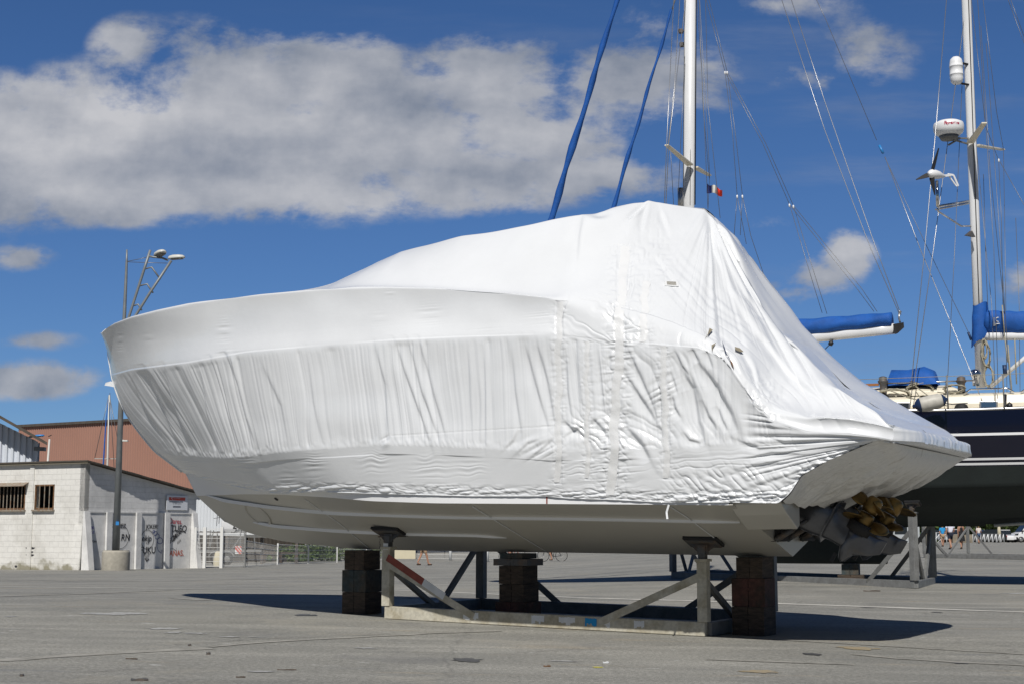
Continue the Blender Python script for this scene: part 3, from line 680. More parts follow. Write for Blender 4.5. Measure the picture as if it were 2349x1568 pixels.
# end cap over the edge of the swimming platform (rounded) and the dirty film under it
def ringcap():
    T, Sx, R, K, B, C = LF
    a = FARW[:, 0, :]; b = NEAR[:, 0, :]
    iS, iK = int(np.argmin(np.abs(parf-1))), int(np.argmin(np.abs(parf-5.0)))
    m = 26; fa = a[iS:iK+1]; js = np.linspace(0, len(fa)-1, m); FA = np.stack([np.interp(js, np.arange(len(fa)), fa[:, k]) for k in range(3)], -1)
    iS2, iK2 = int(np.argmin(np.abs(parn-1))), int(np.argmin(np.abs(parn-5.0)))
    fb = b[iS2:iK2+1]; js = np.linspace(0, len(fb)-1, m); FB = np.stack([np.interp(js, np.arange(len(fb)), fb[:, k]) for k in range(3)], -1)
    q = 260; s = np.linspace(0, 1, q)
    t = np.linspace(0, 1, m)
    out = np.zeros((m, q, 3))
    for j in range(q):
        bul = .16*(1-abs(2*s[j]-1)**6)
        base = FB*(1-s[j])+FA*s[j]
        prof = np.sin(math.pi*np.clip(t, 0, 1))**.55
        wr = .014*(n2(np.full(m, s[j]*55), t*4+s[j]*3, 19)-.5)*np.sin(math.pi*t)*(1-abs(2*s[j]-1)**8)+.012*(n1(np.full(m, s[j]*21), 30)-.5)*np.sin(math.pi*t)
        out[:, j] = base-Fw[None, :]*((bul*prof+wr)[:, None])
    return out
cap = grid_mesh('shrink_wrap_panel', ringcap(), 'wrap', yacht, flip=True)
def under():
    """film pulled from the platform edge down to the transom"""
    n = 120; m = 240
    Cn = LN[5]; uu = Cn[:, 0]; sel = np.linspace(-1.62, -.56, n)
    bz = np.interp(sel, uu, Cn[:, 2]); bb = np.interp(sel, uu, Cn[:, 1])
    v = np.linspace(-1, 1, m)
    P = np.zeros((n, m, 3)); P[..., 0] = sel[:, None]; P[..., 1] = bb[:, None]*v[None, :]
    t = np.linspace(0, 1, n)[:, None]
    zflat = bz[0]+(1.36-bz[0])*t**.48
    edge = np.abs(v)[None, :]**4
    P[..., 2] = zflat*(1-edge)+bz[:, None]*edge
    e = np.sin(math.pi*t)*(1-np.abs(v[None, :])**8)
    a = v[None, :]*26+t*3
    wr = .075*(ridge(n2(a*.5+0*t, t*3+a*.16, 20), 1.3)-.4)+.025*(ridge(n2(a*1.4, t*5+a*.5, 21), 1.3)-.4)
    P[..., 2] += wr*e
    P[..., 0] += .05*(n2(v[None, :]*9+0*t, t*0+3, 22)-.5)*t
    P[..., 2] += -.05*t**6*(n2(v[None, :]*14+0*t, t*0+1, 23))
    return P
U = under(); Uw = to_world(U, 1)
grid_mesh('underside_film', Uw, 'wrap_dirty', yacht, flip=True)

# hull below the film

def hull_rows(n=260):
    w = np.linspace(0, 1, n)
    uH = L_(w, 0.0, 8.60); H = np.stack([uH, bH(uH), smooth1(fit(uH, bH(uH), cH), 3)], -1)
    uC2 = L_(w, 0.0, 8.84); Cz = np.interp(uC2, LN[5][:, 0], LN[5][:, 2]); Cb = np.maximum(bC(uC2)-.03, 0)
    top = np.stack([uC2+.0, Cb, Cz+.22], -1); top[:, 1] = np.maximum(bC(uC2)-.025, 0)
    top[:, 0] = L_(w, 0, 8.97)
    # keel / stem centreline from its silhouette
    ks = [(515, 1194), (560, 1217), (600, 1229), (650, 1240), (750, 1251), (830, 1258), (1000, 1262), (1348, 1267), (1803, 1275)]
    ku = []
    for x, y in ks:
        u = 4.0
        for _ in range(60):
            X, Y = bxy(u, 0); z = zfrom(Y, y); p, _y = proj(X, Y, z); u -= (p-x)*(-1/170.)*-1*.6 if False else (x-p)*(1/170.)*.6
        ku.append((u, float(zfrom(bxy(u, 0)[1], y))))
    ku = sorted(ku); uk = L_(w, 0.0, ku[-1][0]); zk = smooth1(pchip(ku, uk), 2)
    Kl = np.stack([uk, uk*0, zk], -1)
    return w, top, H, Kl, ku
hw, Htop, HH, HK, KU = hull_rows()
def hull_part(side):
    rows = []
    for i in range(6): s = i/6; rows.append(Htop*(1-s)+HH*s)
    for i in range(19):
        s = i/18; p = HH*(1-s)+HK*s; q = p.copy(); fwd = sst(.45, 1.0, hw)
        q[:, 1] += fwd*.10*np.sin(math.pi*s)*HH[:, 1].clip(0, .6); rows.append(q)
    return to_world(np.stack(rows, 0), side)
HN = hull_part(1); HF = hull_part(-1)
HALL = np.concatenate([HN, HF[::-1][1:]], 0)
hull = grid_mesh('hull', np.concatenate([HN[6:], HF[6:][::-1][1:]], 0), 'gelcoat', yacht, flip=True)
grid_mesh('boot_band', HN[:7], 'rail_white', yacht, flip=True); grid_mesh('boot_band', HF[:7], 'rail_white', yacht)
es = hull.modifiers.new('crease', 'EDGE_SPLIT'); es.split_angle = math.radians(22)
# transom, with the V of the bottom
t0 = [BP(*HH[0]), BP(*HK[0]), BP(HH[0, 0], -HH[0, 1], HH[0, 2]), BP(0, -1.78, 1.55), BP(0, 1.78, 1.55)]
MB().prism(t0, Vector(-Fw)*.04).build('transom', 'gelcoat', yacht)
# bottom wings either side of the drives
zH0, zK0 = float(HH[0, 2]), float(HK[0, 2])
def bot(v): return zK0+(zH0-zK0)*abs(v)/float(HH[0, 1])
for sd in (1, -1):
    sec = [(1.22, bot(1.22)-.02), (1.30, bot(1.22)-.06), (1.62, bot(1.62)-.03), (1.815, zH0), (1.82, zH0+.03), (1.22, zH0+.03)]
    poly = [BP(.02, sd*v, z) for v, z in sec]
    mb = MB(); a0 = poly; a1 = [BP(-.52, sd*v, z+.01) for v, z in sec]
    mb.add(a0+a1, [tuple(range(6)), tuple(reversed(range(6, 12)))]+[(i, 6+i, 6+(i+1) % 6, (i+1) % 6) for i in range(6)])
    mb.build('hull_wing', 'gelcoat', yacht, bevel=.012)
    tb = MB(); tb.box(BP(-.22, sd*1.0, bot(1.0)+.03), Vector(Fw)*.17, Vector(Nn)*.20, Vector((0, 0, .012)))
    tb.box(BP(-.06, sd*1.0, bot(1.0)+.05), Vector(Fw)*.03, Vector(Nn)*.12, Vector((0, 0, .04)))
    tb.tube([BP(-.07, sd*1.0, bot(1)+.13), BP(-.30, sd*1.0, bot(1)+.05)], .03)
    tb.build('trim_tab', 'rubber', yacht)
# spray rails and the stern-to-keel seam follow the bottom surface
bvh_me = MB();
vs = HALL.reshape(-1, 3); rr, cc = HALL.shape[:2]
bvh = BVHTree.FromPolygons([tuple(v) for v in vs], [(i*cc+j, i*cc+j+1, (i+1)*cc+j+1, (i+1)*cc+j) for i in range(rr-1) for j in range(cc-1)])
def hullpts(px_pts, n):
    out = []; xs = [p[0] for p in px_pts]; ys = [p[1] for p in px_pts]
    for i in range(n):
        t = i/(n-1)*(len(xs)-1); k = min(int(t), len(xs)-2); f = t-k
        x = xs[k]*(1-f)+xs[k+1]*f; y = ys[k]*(1-f)+ys[k+1]*f
        h = bvh.ray_cast(CAM, ray(x, y))
        if h[0] is not None: out.append((h[0], h[1]))
    return out
def rail(pts, wmax, name='spray_rail'):
    hp = hullpts(pts, 60)
    # smooth
    P = [h[0] for h in hp]; P = [(P[max(i-1, 0)]+P[i]*2+P[min(i+1, len(P)-1)])/4 for i in range(len(P))]
    for side in (1, -1):
        mb = MB(); vs = []; k = len(P)
        for i, p in enumerate(P):
            t = i/(k-1); w = wmax*min(1, (1-t)*9+.12, t*9+.05)
            rel = np.array(p)-O3; u = rel.dot(Fw); v = rel.dot(Nn); z = p.z
            nrm = hp[i][1]
            nu, nv, nz = np.array(nrm).dot(Fw), np.array(nrm).dot(Nn), nrm.z
            # flat shelf facing down: outer lip stands proud of the bottom
            o1 = (u, v-.02, z+.006-.03); q = [(u, v+w*.5, z+w*.22+.006), (u, v+w*.42, z-w*.10), (u, v-w*.52, z-w*.16), (u, v-w*.5, z-w*.0)]
            for (a, b, c) in q: vs.append(BP(a, b*side, c))
        fs = [(4*i+j, 4*i+(j+1) % 4, 4*i+4+(j+1) % 4, 4*i+4+j) for i in range(k-1) for j in range(4)]
        fs += [(0, 1, 2, 3), (4*k-4, 4*k-3, 4*k-2, 4*k-1)]
        mb.add(vs, fs); mb.build(name, 'rail_white', yacht)
rail([(470, 1134), (520, 1149), (615, 1163), (710, 1173), (774, 1178), (1018, 1186), (1348, 1190), (1600, 1195), (1735, 1198)], .12)
rail([(578, 1197), (639, 1208), (782, 1219), (920, 1225), (1092, 1228), (1165, 1233)], .11)
def cord(pts, r, m, name, n=24, off=.012):
    hp = hullpts(pts, n)
    if len(hp) < 2: return
    MB().tube([h[0]+(h[1] if h[1].y < 0 else -h[1])*off for h in hp], r, 6).build(name, m, yacht)
cord([(1084, 1158), (1120, 1180), (1257, 1264)], .006, 'white_paint', 'lashing_cord')
cord([(1540, 1160), (1575, 1182), (1652, 1240)], .006, 'white_paint', 'lashing_cord')
cord([(700, 1142), (780, 1198), (846, 1254)], .005, 'white_paint', 'lashing_cord')
h = hullpts([(634, 1143), (634, 1143)], 2)
if h:
    p, nn = h[0]; nn = nn if nn.y < 0 else -nn
    MB().lathe(p+nn*.004, [(.0, .0), (.03, .0), (.028, .006), (.0, .006)], 14, nn).build('drain_hole', 'black', yacht)
# bow thruster tunnel recess
h = hullpts([(590, 1178), (590, 1178)], 2)
if h:
    p, nn = h[0]; nn = nn if nn.y < 0 else -nn
    ring = MB(); ring.lathe(p-nn*.02, [(.20, -.05), (.23, .02), (.215, .032), (.19, .028), (.175, -.05)], 32, nn); ring.build('thruster_tunnel', 'gelcoat', yacht)
# hanging end of tape
p0 = hullpts([(1541, 1160), (1541, 1160)], 2)
if p0:
    a = p0[0][0]+Vector(Nn)*.05
    MB().beam(a+Vector((0, 0, .05)), a+Vector((-.035, 0, -.06)), .02, .004).beam(a+Vector((-.035, 0, -.06)), a+Vector((-.03, -.02, -.13)), .02, .004).build('tape_end', 'wrap', yacht)
# film mesh lookup for small fittings on the wrap
sub = NEAR[::2, ::3]; rr, cc = sub.shape[:2]
fb = BVHTree.FromPolygons([tuple(v) for v in sub.reshape(-1, 3)], [(i*cc+j, i*cc+j+1, (i+1)*cc+j+1, (i+1)*cc+j) for i in range(rr-1) for j in range(cc-1)])
def film(x, y, off=.0):
    h = fb.ray_cast(CAM, ray(x, y))
    p, nn = h[0], h[1]; nn = nn if nn.dot(CAM-p) > 0 else -nn
    return p+nn*off, nn
def patch(name, pts, m, off=.006, th=.004):
    P = [film(x, y, off) for x, y in pts]; c = sum((p for p, _ in P), Vector())/len(P)
    nn = sum((q for _, q in P), Vector()).normalized()
    return MB().prism([p for p, _ in P], nn*th).build(name, m, yacht)
# vent label with slits
v1, nn = film(1540, 653, .01); ux = Vector(Nn).cross(nn); ux = (Vector((1, 0, 0))-Vector((1, 0, 0)).project(nn)).normalized(); uy = nn.cross(ux)
vp = MB(); vp.box(v1, ux*.075, uy*.045, nn*.006); vent = vp.build('vent_patch', 'tape', yacht, bevel=.004)
sl_ = MB()
for i in range(5): sl_.box(v1+uy*(.026-.013*i)+nn*.008, ux*.05, uy*.0016, nn*.002)
sl_.build('slit', 'stain', yacht)
# strips of repair tape running down the quarter
for x0, y0, x1, y1, hw_ in ((1432, 566, 1402, 1134, 12), (1481, 645, 1475, 785, 10), (1283, 692, 1280, 1105, 8), (1345, 782, 1348, 1095, 6), (1520, 792, 1530, 1095, 8)):
    rows = []
    for i in range(90):
        t = i/89; xc = x0+(x1-x0)*t+2.2*math.sin(t*17)+1.2*math.sin(t*41); y = y0+(y1-y0)*t
        rows.append([tuple(film(xc+hw_*q*(.82+.12*math.sin(t*29+q)), y, .003+.003*(1-abs(q)))[0]) for q in (-1, -.5, 0, .5, 1)])
    grid_mesh('tape_strip', np.array(rows), 'tape', yacht)
# tears in the film
patch('tear', [(1655, 786), (1660, 796), (1668, 812), (1676, 830), (1679, 836), (1673, 828), (1666, 812), (1659, 798)], 'hole_navy', .022)
patch('tear', [(1672, 826), (1679, 834), (1683, 848), (1677, 838)], 'rust', .022)
patch('tear', [(1626, 757), (1634, 762), (1628, 768), (1616, 781), (1620, 772)], 'stain', .024)
patch('tear', [(1684, 800), (1695, 803), (1702, 810), (1696, 811), (1685, 807)], 'stain', .024)
patch('tear', [(1633, 795), (1641, 790), (1636, 800), (1635, 808)], 'stain', .022)
# red number on the boot band
c = hullpts([(1255, 1146), (1255, 1146)], 2)
if c:
    p, nn = c[0]; nn = nn if nn.y < 0 else -nn
    textmesh('number_sticker', '1', p+nn*.006-Vector(-Fw)*.03+Vector((0, 0, -.035)), Vector(-Fw), Vector((0, 0, 1)), .085, 'red_paint', yacht, bold=.02)
# loose tail of tape at the stem
a = BP(10.22, .02, 0); a.z = at(247, 878, a.y).z
MB().add([a, a+Vector((-.06, .0, .03)), a+Vector((-.14, .02, .01)), a+Vector((-.16, .03, -.03)), a+Vector((-.07, 0, -.045)), a+Vector((0, 0, -.06))], [(0, 1, 4, 5), (1, 2, 3, 4)]).build('tape_end', 'wrap', yacht)

# ------------------------------------------------------------------ stern drives with twin propellers
def drive(v0, n):
    th = math.radians(58)
    piv = BP(-.20, v0, 1.22)
    A = Vector(-Fw)*math.cos(th)+Vector((0, 0, math.sin(th)))       # propeller axis, aft and up
    Dn = Vector(-Fw)*math.sin(th)-Vector((0, 0, math.cos(th)))      # down the leg
    Sd = Vector(Nn)
    d = empty('stern_drive', tuple(piv)); d.parent = yacht; d.location = piv-Vector(yacht.location)
    def lp(a, dd, s=0): return piv+A*a+Dn*dd+Sd*s
    # lofted leg: (distance down the leg, a front, a rear, half width)
    prof = [(-.18, .0, .36, .12), (-.02, -.04, .40, .14), (.14, -.05, .42, .14), (.26, -.03, .42, .12), (.36, .0, .40, .08), (.47, .02, .38, .065), (.58, .02, .35, .085), (.66, .0, .33, .10), (.74, .01, .32, .075), (.80, .05, .31, .03), (.88, .09, .31, .014), (.98, .17, .33, .010)]
    vs = []; k = 20
    for dd, a0, a1, hw_ in prof:
        for j in range(k):
            t = 2*math.pi*j/k; ca, sa = math.cos(t), math.sin(t)
            aa = (a0+a1)/2+(a1-a0)/2*math.copysign(abs(ca)**.75, ca); ss = hw_*math.copysign(abs(sa)**.85, sa)*(1 if ca < .2 else 1-.25*ca)
            vs.append(lp(aa, dd, ss))
    fs = [(i*k+j, i*k+(j+1) % k, (i+1)*k+(j+1) % k, (i+1)*k+j) for i in range(len(prof)-1) for j in range(k)]+[tuple(range(k)), tuple(reversed(range((len(prof)-1)*k, len(prof)*k)))]
    MB().add(vs, fs, True).build('leg', 'drive_metal', d)
    # cavitation plate
    pl = [(-.06, 0), (.0, .11), (.16, .16), (.38, .16), (.44, .12), (.44, -.12), (.38, -.16), (.16, -.16), (.0, -.11)]
    MB().prism([lp(a, .36, s) for a, s in pl], Dn*.018).build('cavitation_plate', 'drive_metal', d, bevel=.004)
    MB().lathe(lp(-.08, .66), [(.0, -.04), (.04, -.01), (.085, .10), (.105, .22), (.108, .38), (.0, .38)], 20, A).build('torpedo', 'drive_metal', d)
    ex = MB(); ex.lathe(lp(.25, .66), [(.108, 0), (.135, .0), (.135, .11), (.118, .12), (.108, .02)], 22, A)
    ex.build('exhaust_ring', 'rubber', d)
    ex = MB(); ex.box(lp(.41, .22), A*.05, Dn*.12, Sd*.16); ex.build('exhaust_ring', 'rubber', d, bevel=.01)
    MB().box(lp(-.10, .60, .105), A*.05, Dn*.02, Sd*.004).build('water_intake', 'black', d)
    # yoke and bellows to the transom
    yk = MB(); yk.box(BP(-.05, v0, 1.14), Vector(Fw)*.06, Sd*.17, Vector((0, 0, .16))); yk.tube([BP(-.04, v0, 1.2), lp(-.06, .02)], .10, 14); yk.build('gimbal_housing', 'rubber', d, bevel=.01)
    for s in (-1, 1):
        r = MB(); r.tube([BP(-.06, v0+s*.18, 1.0), lp(.10, .18, s*.17)], .022, 8); r.tube([BP(-.06, v0+s*.18, 1.0), BP(-.06, v0+s*.18, 1.0).lerp(lp(.10, .18, s*.17), .55)], .034, 8); r.build('trim_ram', 'steel_dark', d)
    def blade(hub, ang, rr, chord, pitch, rake, hand):
        vs = []; nr = 8; nc = 6
        e1 = Dn*math.cos(ang)+Sd*math.sin(ang); e2 = A.cross(e1)*hand
        for i in range(nr):
            t = i/(nr-1); rad = .055+(rr-.055)*t; c = chord*(math.sin(math.pi*min(.06+t*.90, 1))**.55)*(.62+.55*t)*(1 if t < .95 else .72)
            pt = pitch*(1.25-.55*t)
            for j in range(nc):
                q = j/(nc-1)-.5; camber = .10*c*(1-4*q*q)
                vs.append(hub+e1*rad*math.cos(q*c/rad*.6)+(e2*math.cos(pt)+A*math.sin(pt))*(q*c)+A*(rake*t+camber*math.cos(pt)))
        fs = [(i*nc+j, i*nc+j+1, (i+1)*nc+j+1, (i+1)*nc+j) for i in range(nr-1) for j in range(nc-1)]
        return vs, fs
    for q, (off, nb, rr, hand) in enumerate(((.38, 3, .285, 1), (.57, 3, .265, -1))):
        hub = lp(off, .66); pe = MB(); pe.lathe(hub-A*.07, [(.0, 0), (.085, .0), (.092, .04), (.082, .14), (.06 if q else .078, .165), (.0, .17)], 20, A)
        po = pe.build('propeller', 'bronze', d)
        for b_ in range(nb):
            vs, fs = blade(hub, n*.5+q*.9+b_*2*math.pi/nb, rr, .23, math.radians(33), .02, hand)
            bm_ = MB(); bm_.add(vs, fs, True); bo = bm_.build('blade', 'bronze', d)
            bo.parent = po; so_ = bo.modifiers.new('thick', 'SOLIDIFY'); so_.thickness = .007; so_.offset = 0
drive(.44, 0); drive(-.44, 1.3)
# ------------------------------------------------------------------ cradles and keel blocks
def cradle(PL, PR, width, hN, hF, label, mats, pads=True, group=None, post=.115, beam_h=.15, rev=False, tops=None, back=None):
    """PL, PR: near corners on the ground; width: depth to the far beam"""
    PL, PR = Vector(PL), Vector(PR)
    ax = (PR-PL); ln = ax.length; ax.normalize()
    bk = Vector((-ax.y, ax.x, 0)).normalized(); bk = bk if bk.y > 0 else -bk
    if back is not None: bk = Vector(back).normalized()
    z0 = min(PL.z, PR.z)
    root = empty('boat_cradle', tuple((PL+PR)/2), label, 'boat cradle', group)
    def P(a, b, z):
        p = PL+ax*(a*ln)+bk*(b*width); base = PL.z+(PR.z-PL.z)*a
        return Vector((p.x, p.y, base+z))
    m1, m2 = mats
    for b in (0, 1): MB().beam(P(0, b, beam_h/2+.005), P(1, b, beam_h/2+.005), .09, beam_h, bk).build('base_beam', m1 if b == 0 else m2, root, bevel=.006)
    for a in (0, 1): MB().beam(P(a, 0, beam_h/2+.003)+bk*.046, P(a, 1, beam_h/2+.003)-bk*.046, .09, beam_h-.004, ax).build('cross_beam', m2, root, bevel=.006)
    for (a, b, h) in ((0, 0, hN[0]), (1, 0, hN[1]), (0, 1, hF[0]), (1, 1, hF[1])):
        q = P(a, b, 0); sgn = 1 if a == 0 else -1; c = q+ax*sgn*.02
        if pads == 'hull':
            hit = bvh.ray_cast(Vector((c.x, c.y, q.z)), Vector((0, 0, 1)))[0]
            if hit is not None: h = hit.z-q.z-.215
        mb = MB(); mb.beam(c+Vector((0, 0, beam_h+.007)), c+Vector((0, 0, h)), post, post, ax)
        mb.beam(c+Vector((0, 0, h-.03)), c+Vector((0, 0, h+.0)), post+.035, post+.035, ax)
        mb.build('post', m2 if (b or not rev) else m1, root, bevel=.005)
        if pads:
            n_ = bk if b == 0 else -bk
            tp = c+Vector((0, 0, h)); top = tp+Vector((0, 0, tops if tops else .20))
            mb = MB(); mb.beam(tp, top, .075, .075, ax); mb.box(top+Vector((0, 0, -.03)), ax*.06, bk*.02, Vector((0, 0, .05))); inn = mb.build('jack_tube', 'steel_dark', root)
            tilt = (n_+Vector((0, 0, -.36))).normalized() if False else Vector((n_.x, n_.y, -.34)).normalized()
            nrm = ax.cross(tilt).normalized(); nrm = nrm if nrm.z > 0 else -nrm
            cc = top+nrm*.02
            pad = MB(); pad.box(cc+nrm*.035, ax*.20, tilt*.13, nrm*.018); po = pad.build('pad', 'rubber', root, bevel=.006)
            pl = MB(); pl.prism([cc+ax*.18+tilt*.11+nrm*.014, cc+ax*.18-tilt*.11+nrm*.014, cc-ax*.18-tilt*.11+nrm*.014, cc-ax*.18+tilt*.11+nrm*.014], -nrm*.012)
            pl.prism([cc+ax*.16+nrm*.002, cc-ax*.16+nrm*.002, cc-ax*.05-nrm*.09, cc+ax*.05-nrm*.09], tilt*.01)
            pl.build('pad_plate', 'steel_dark', root)
        # long brace along the beam, and a short one across
        q2 = P(a+sgn*(.31 if b == 0 else .30)*(4.1/ln), b, .09); off = -bk*.052 if b == 0 else bk*.052
        mb = MB(); mb.beam(c+Vector((0, 0, h*.78))+off, q2+off, .012, .085, bk); mb.build('brace', m1 if b == 0 else m2, root)
        mb = MB(); mb.beam(c+Vector((0, 0, h*.70))+bk*(.06 if b == 0 else -.06), P(a, .46 if b == 0 else .54, .12)+ax*sgn*.02, .06, .06, ax); mb.build('brace', m2, root)
    return root, P, ax, bk
cA = ground(886, 1418); cB = ground(1620, 1459)
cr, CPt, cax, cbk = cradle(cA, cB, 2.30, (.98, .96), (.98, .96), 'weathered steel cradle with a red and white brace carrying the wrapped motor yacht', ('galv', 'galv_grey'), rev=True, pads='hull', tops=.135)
# paint marks on the near beam, brace and posts
def mark(a0, a1, z0_, z1_, m, off=.0475):
    o = CPt(a0, 0, 0)-cbk*off; mb = MB(); n = 7
    for i in range(n):
        s0 = a0+(a1-a0)*i/n; s1 = a0+(a1-a0)*(i+1)/n; lo = z0_+random.random()*.045
        A_, B_ = CPt(s0, 0, lo)-cbk*off, CPt(s1, 0, lo)-cbk*off
        C_, D_ = CPt(s1, 0, z1_-random.random()*.01)-cbk*off, CPt(s0, 0, z1_-random.random()*.01)-cbk*off
        mb.add([A_, B_, C_, D_], [(0, 1, 2, 3)])
    mb.build('paint_mark', m, cr, recalc=False)
for a0, a1, m in ((.27, .32, 'white_paint'), (.49, .53, 'white_paint'), (.575, .625, 'white_paint'), (.70, .73, 'white_paint'), (.655, .69, 'top_blue'), (.80, .83, 'white_paint')): mark(a0, a1, .04, .14, m)
c0 = CPt(0, 0, 0)+cax*.02; q2 = CPt(.31*(4.1/(cB-cA).length), 0, .09)
b0 = c0+Vector((0, 0, .98*.78)); 
for (s0, s1, m) in ((.02, .44, 'red_paint'), (.44, .68, 'white_paint')):
    MB().beam(b0.lerp(q2, s0)-cbk*.062, b0.lerp(q2, s1)-cbk*.062, .004, .088, cbk).build('paint_mark', m, cr)
MB().beam(c0+Vector((0, 0, .84))-cbk*.061, c0+Vector((0, 0, .92))-cbk*.061, .004, .07, cbk).build('paint_mark', 'white_paint', cr)
# chain on the left post
ch = MB()
for i in range(9):
    p = c0+Vector((-.10, -.0, .98-.032*i))-cbk*.01; ch.beam(p, p+Vector((.004*(-1)**i, 0, -.028)), .008, .012)
ch.beam(c0+Vector((-.13, 0, 1.0)), c0+Vector((.12, 0, 1.0)), .016, .016).build('chain', 'steel_dark', cr)

def block(c, w, d, h, rz, m, label, group):
    c = Vector(c); X = Vector((math.cos(rz), math.sin(rz), 0)); Y = Vector((-math.sin(rz), math.cos(rz), 0))
    mb = MB(); 
    for s in (-1, 1):   # two baulks bolted side by side
        mb.box(c+X*(s*w/4)+Vector((0, 0, h/2)), X*(w/4-.003), Y*d/2, Vector((0, 0, h/2)))
    # cast hand-hold slots and bolt heads
    mb.box(c-Y*(d/2+.0015)+Vector((0, 0, h*.62)), X*.05, Y*.0015, Vector((0, 0, .012)))
    o = mb.build('timber_block', m, None, bevel=.012); return tag(o, label, 'timber block', group)
rzb = -PSI
def stack(u, tiers, name, grp, wbase):
    x, y = bxy(u, 0); z = gf(x, y); n = len(tiers)
    for i, (w, h, m, dx, lab) in enumerate(tiers):
        d = .37 if w < .45 else .40
        cx_, cy_ = x+dx*math.cos(rzb), y+dx*math.sin(rzb)
        block((cx_, cy_, z+.001), w, d, h-.004, rzb+random.uniform(-.03, .03), m, lab, grp); z += h
KZ = lambda u: float(np.interp(u, HK[::-1, 0] if HK[0, 0] > HK[-1, 0] else HK[:, 0], HK[::-1, 2] if HK[0, 0] > HK[-1, 0] else HK[:, 2]))
def tiers_for(u, fr, spec):
    x, y = bxy(u, 0); H = KZ(u)-.012-gf(x, y); return [(w, H*f, m, dx, lab) for f, (w, m, dx, lab) in zip(fr, spec)]
def u_at(px):
    u = 4.0
    for _ in range(50):
        X, Y = bxy(u, 0); p, _q = proj(X, Y, .5); u += (p-px)/170*.6
    return u
ua, ub, uc = u_at(831), u_at(1189), u_at(1728)
stack(ua, tiers_for(ua, (.345, .345, .31), [(.37, 'wood', 0, 'dark timber block on the ground at the bow end, bottom of the left stack'), (.38, 'wood_teal', 0, 'wide dark teal timber block, middle of the left stack under the bow'), (.31, 'wood', .0, 'brown timber block touching the keel at the top of the left stack')]), 's', 'timber blocks under the motor yacht keel', .4)
stack(ub, tiers_for(ub, (.30, .255, .265, .10, .08), [(.44, 'wood_red', 0, 'reddish timber block on the ground, bottom of the middle stack'), (.35, 'wood', .01, 'plain timber block second from the ground in the middle stack'), (.34, 'wood', .0, 'cracked timber block just below the long plate in the middle stack'), (.48, 'steel_dark', 0, 'long flat bearer plate jutting out both sides of the middle stack'), (.32, 'wood_teal', 0, 'thin packing block touching the keel above the middle stack')]), 's', 'timber blocks under the motor yacht keel', .4)
stack(uc, tiers_for(uc, (.37, .36, .27), [(.38, 'wood', 0, 'large dark timber block on the ground under the stern, bottom of the right stack'), (.39, 'wood_red', 0, 'reddish timber block in the middle of the right stack under the stern'), (.31, 'wood', .02, 'narrow timber block touching the keel at the top of the right stack')]), 's', 'timber blocks under the motor yacht keel', .4)

# ------------------------------------------------------------------ ketch on the right
P2 = math.radians(20)
A2 = Vector((math.cos(P2), -math.sin(P2), 0)); N2v = Vector((-math.sin(P2), -math.cos(P2), 0)); OB = Vector((9.88, 30, 0))
def KP(l, v, z): return OB-A2*l+N2v*v+Vector((0, 0, z))      # l metres forward of the mizzen mast
ket = empty('sailing_ketch', (OB.x-3, OB.y+1, .4), 'big navy hulled two masted sailing ketch standing ashore behind the wrapped yacht', 'sailing boat')
def ksec(l):
    """half section at station l: list of (v, z), sheer first"""
    t = (l+4.2)/(11.6+4.2)
    bm_ = 2.0*(1-abs(2*t-.92)**2.6*.75) if t < .95 else 2.0*.36
    bm_ = max(.03, 2.0*(math.sin(math.pi*min(max(.16+.84*t, 0), 1))**.62) if t > .45 else 2.0*(1-.30*((.45-t)/.45)**2))
    zs_ = 3.46+.055*max(0, l-1)*.9+.012*max(0, -l)
    zk = float(np.interp(l, [-4.2, -3, -1.5, 0, 2, 5, 8, 10, 11.2, 11.6], [2.1, 1.55, 1.30, 1.22, 1.15, 1.12, 1.35, 1.9, 2.7, 3.6]))
    zb = 2.36
    q = [(bm_, zs_), (bm_*1.0, zs_-.30), (bm_*.995, 2.95), (bm_*.96, 2.52), (bm_*.93, zb), (bm_*.86, 2.0), (bm_*.66, 1.66), (bm_*.34, 1.40), (.0, zk)]
    out = [(v, max(z, zk+.0)) for v, z in q[:5]]
    for i, (v, z) in enumerate(q[5:8]): out.append((v, zk+(zb-zk)*((.66, .36, .14)[i])))
    out.append((0, zk)); return out
ls = np.linspace(-4.2, 11.6, 60)
def kstrip(name, i0, i1, m, off=0.0, z0=None, z1=None, sub_=6):
    for side in (1, -1):
        rows = []
        for l in ls:
            sc = ksec(l); arr = np.array(sc[i0:i1+1]); t = np.linspace(0, len(arr)-1, sub_*(len(arr)-1)+1)
            vv = np.interp(t, range(len(arr)), arr[:, 0]); zz = np.interp(t, range(len(arr)), arr[:, 1])
            rows.append([tuple(KP(l, side*(v+(off if v > .05 else 0)), z)) for v, z in zip(vv, zz)])
        grid_mesh(name, np.array(rows), m, ket, flip=(side < 0))
kstrip('topsides', 0, 4, 'navy'); kstrip('bottom', 4, 8, 'antifoul')
def band(name, zc, hh, m, fz=None):
    for side in (1, -1):
        rows = []
        for l in ls:
            sc = ksec(l); zs_ = sc[0][1]; z = zc+(zs_-3.46)*.5
            pts = [(float(np.interp(-q, [-a[1] for a in sc[:6]], [a[0] for a in sc[:6]]))+.004, q) for q in (z+hh/2, z-hh/2)]
            rows.append([tuple(KP(l, side*v, q)) for v, q in pts])
        grid_mesh(name, np.array(rows), m, ket, flip=(side < 0))
band('cove_stripe', 2.985, .05, 'rail_white'); band('boot_stripe', 2.50, .045, 'rail_white'); band('boot_stripe', 2.405, .045, 'rail_white')
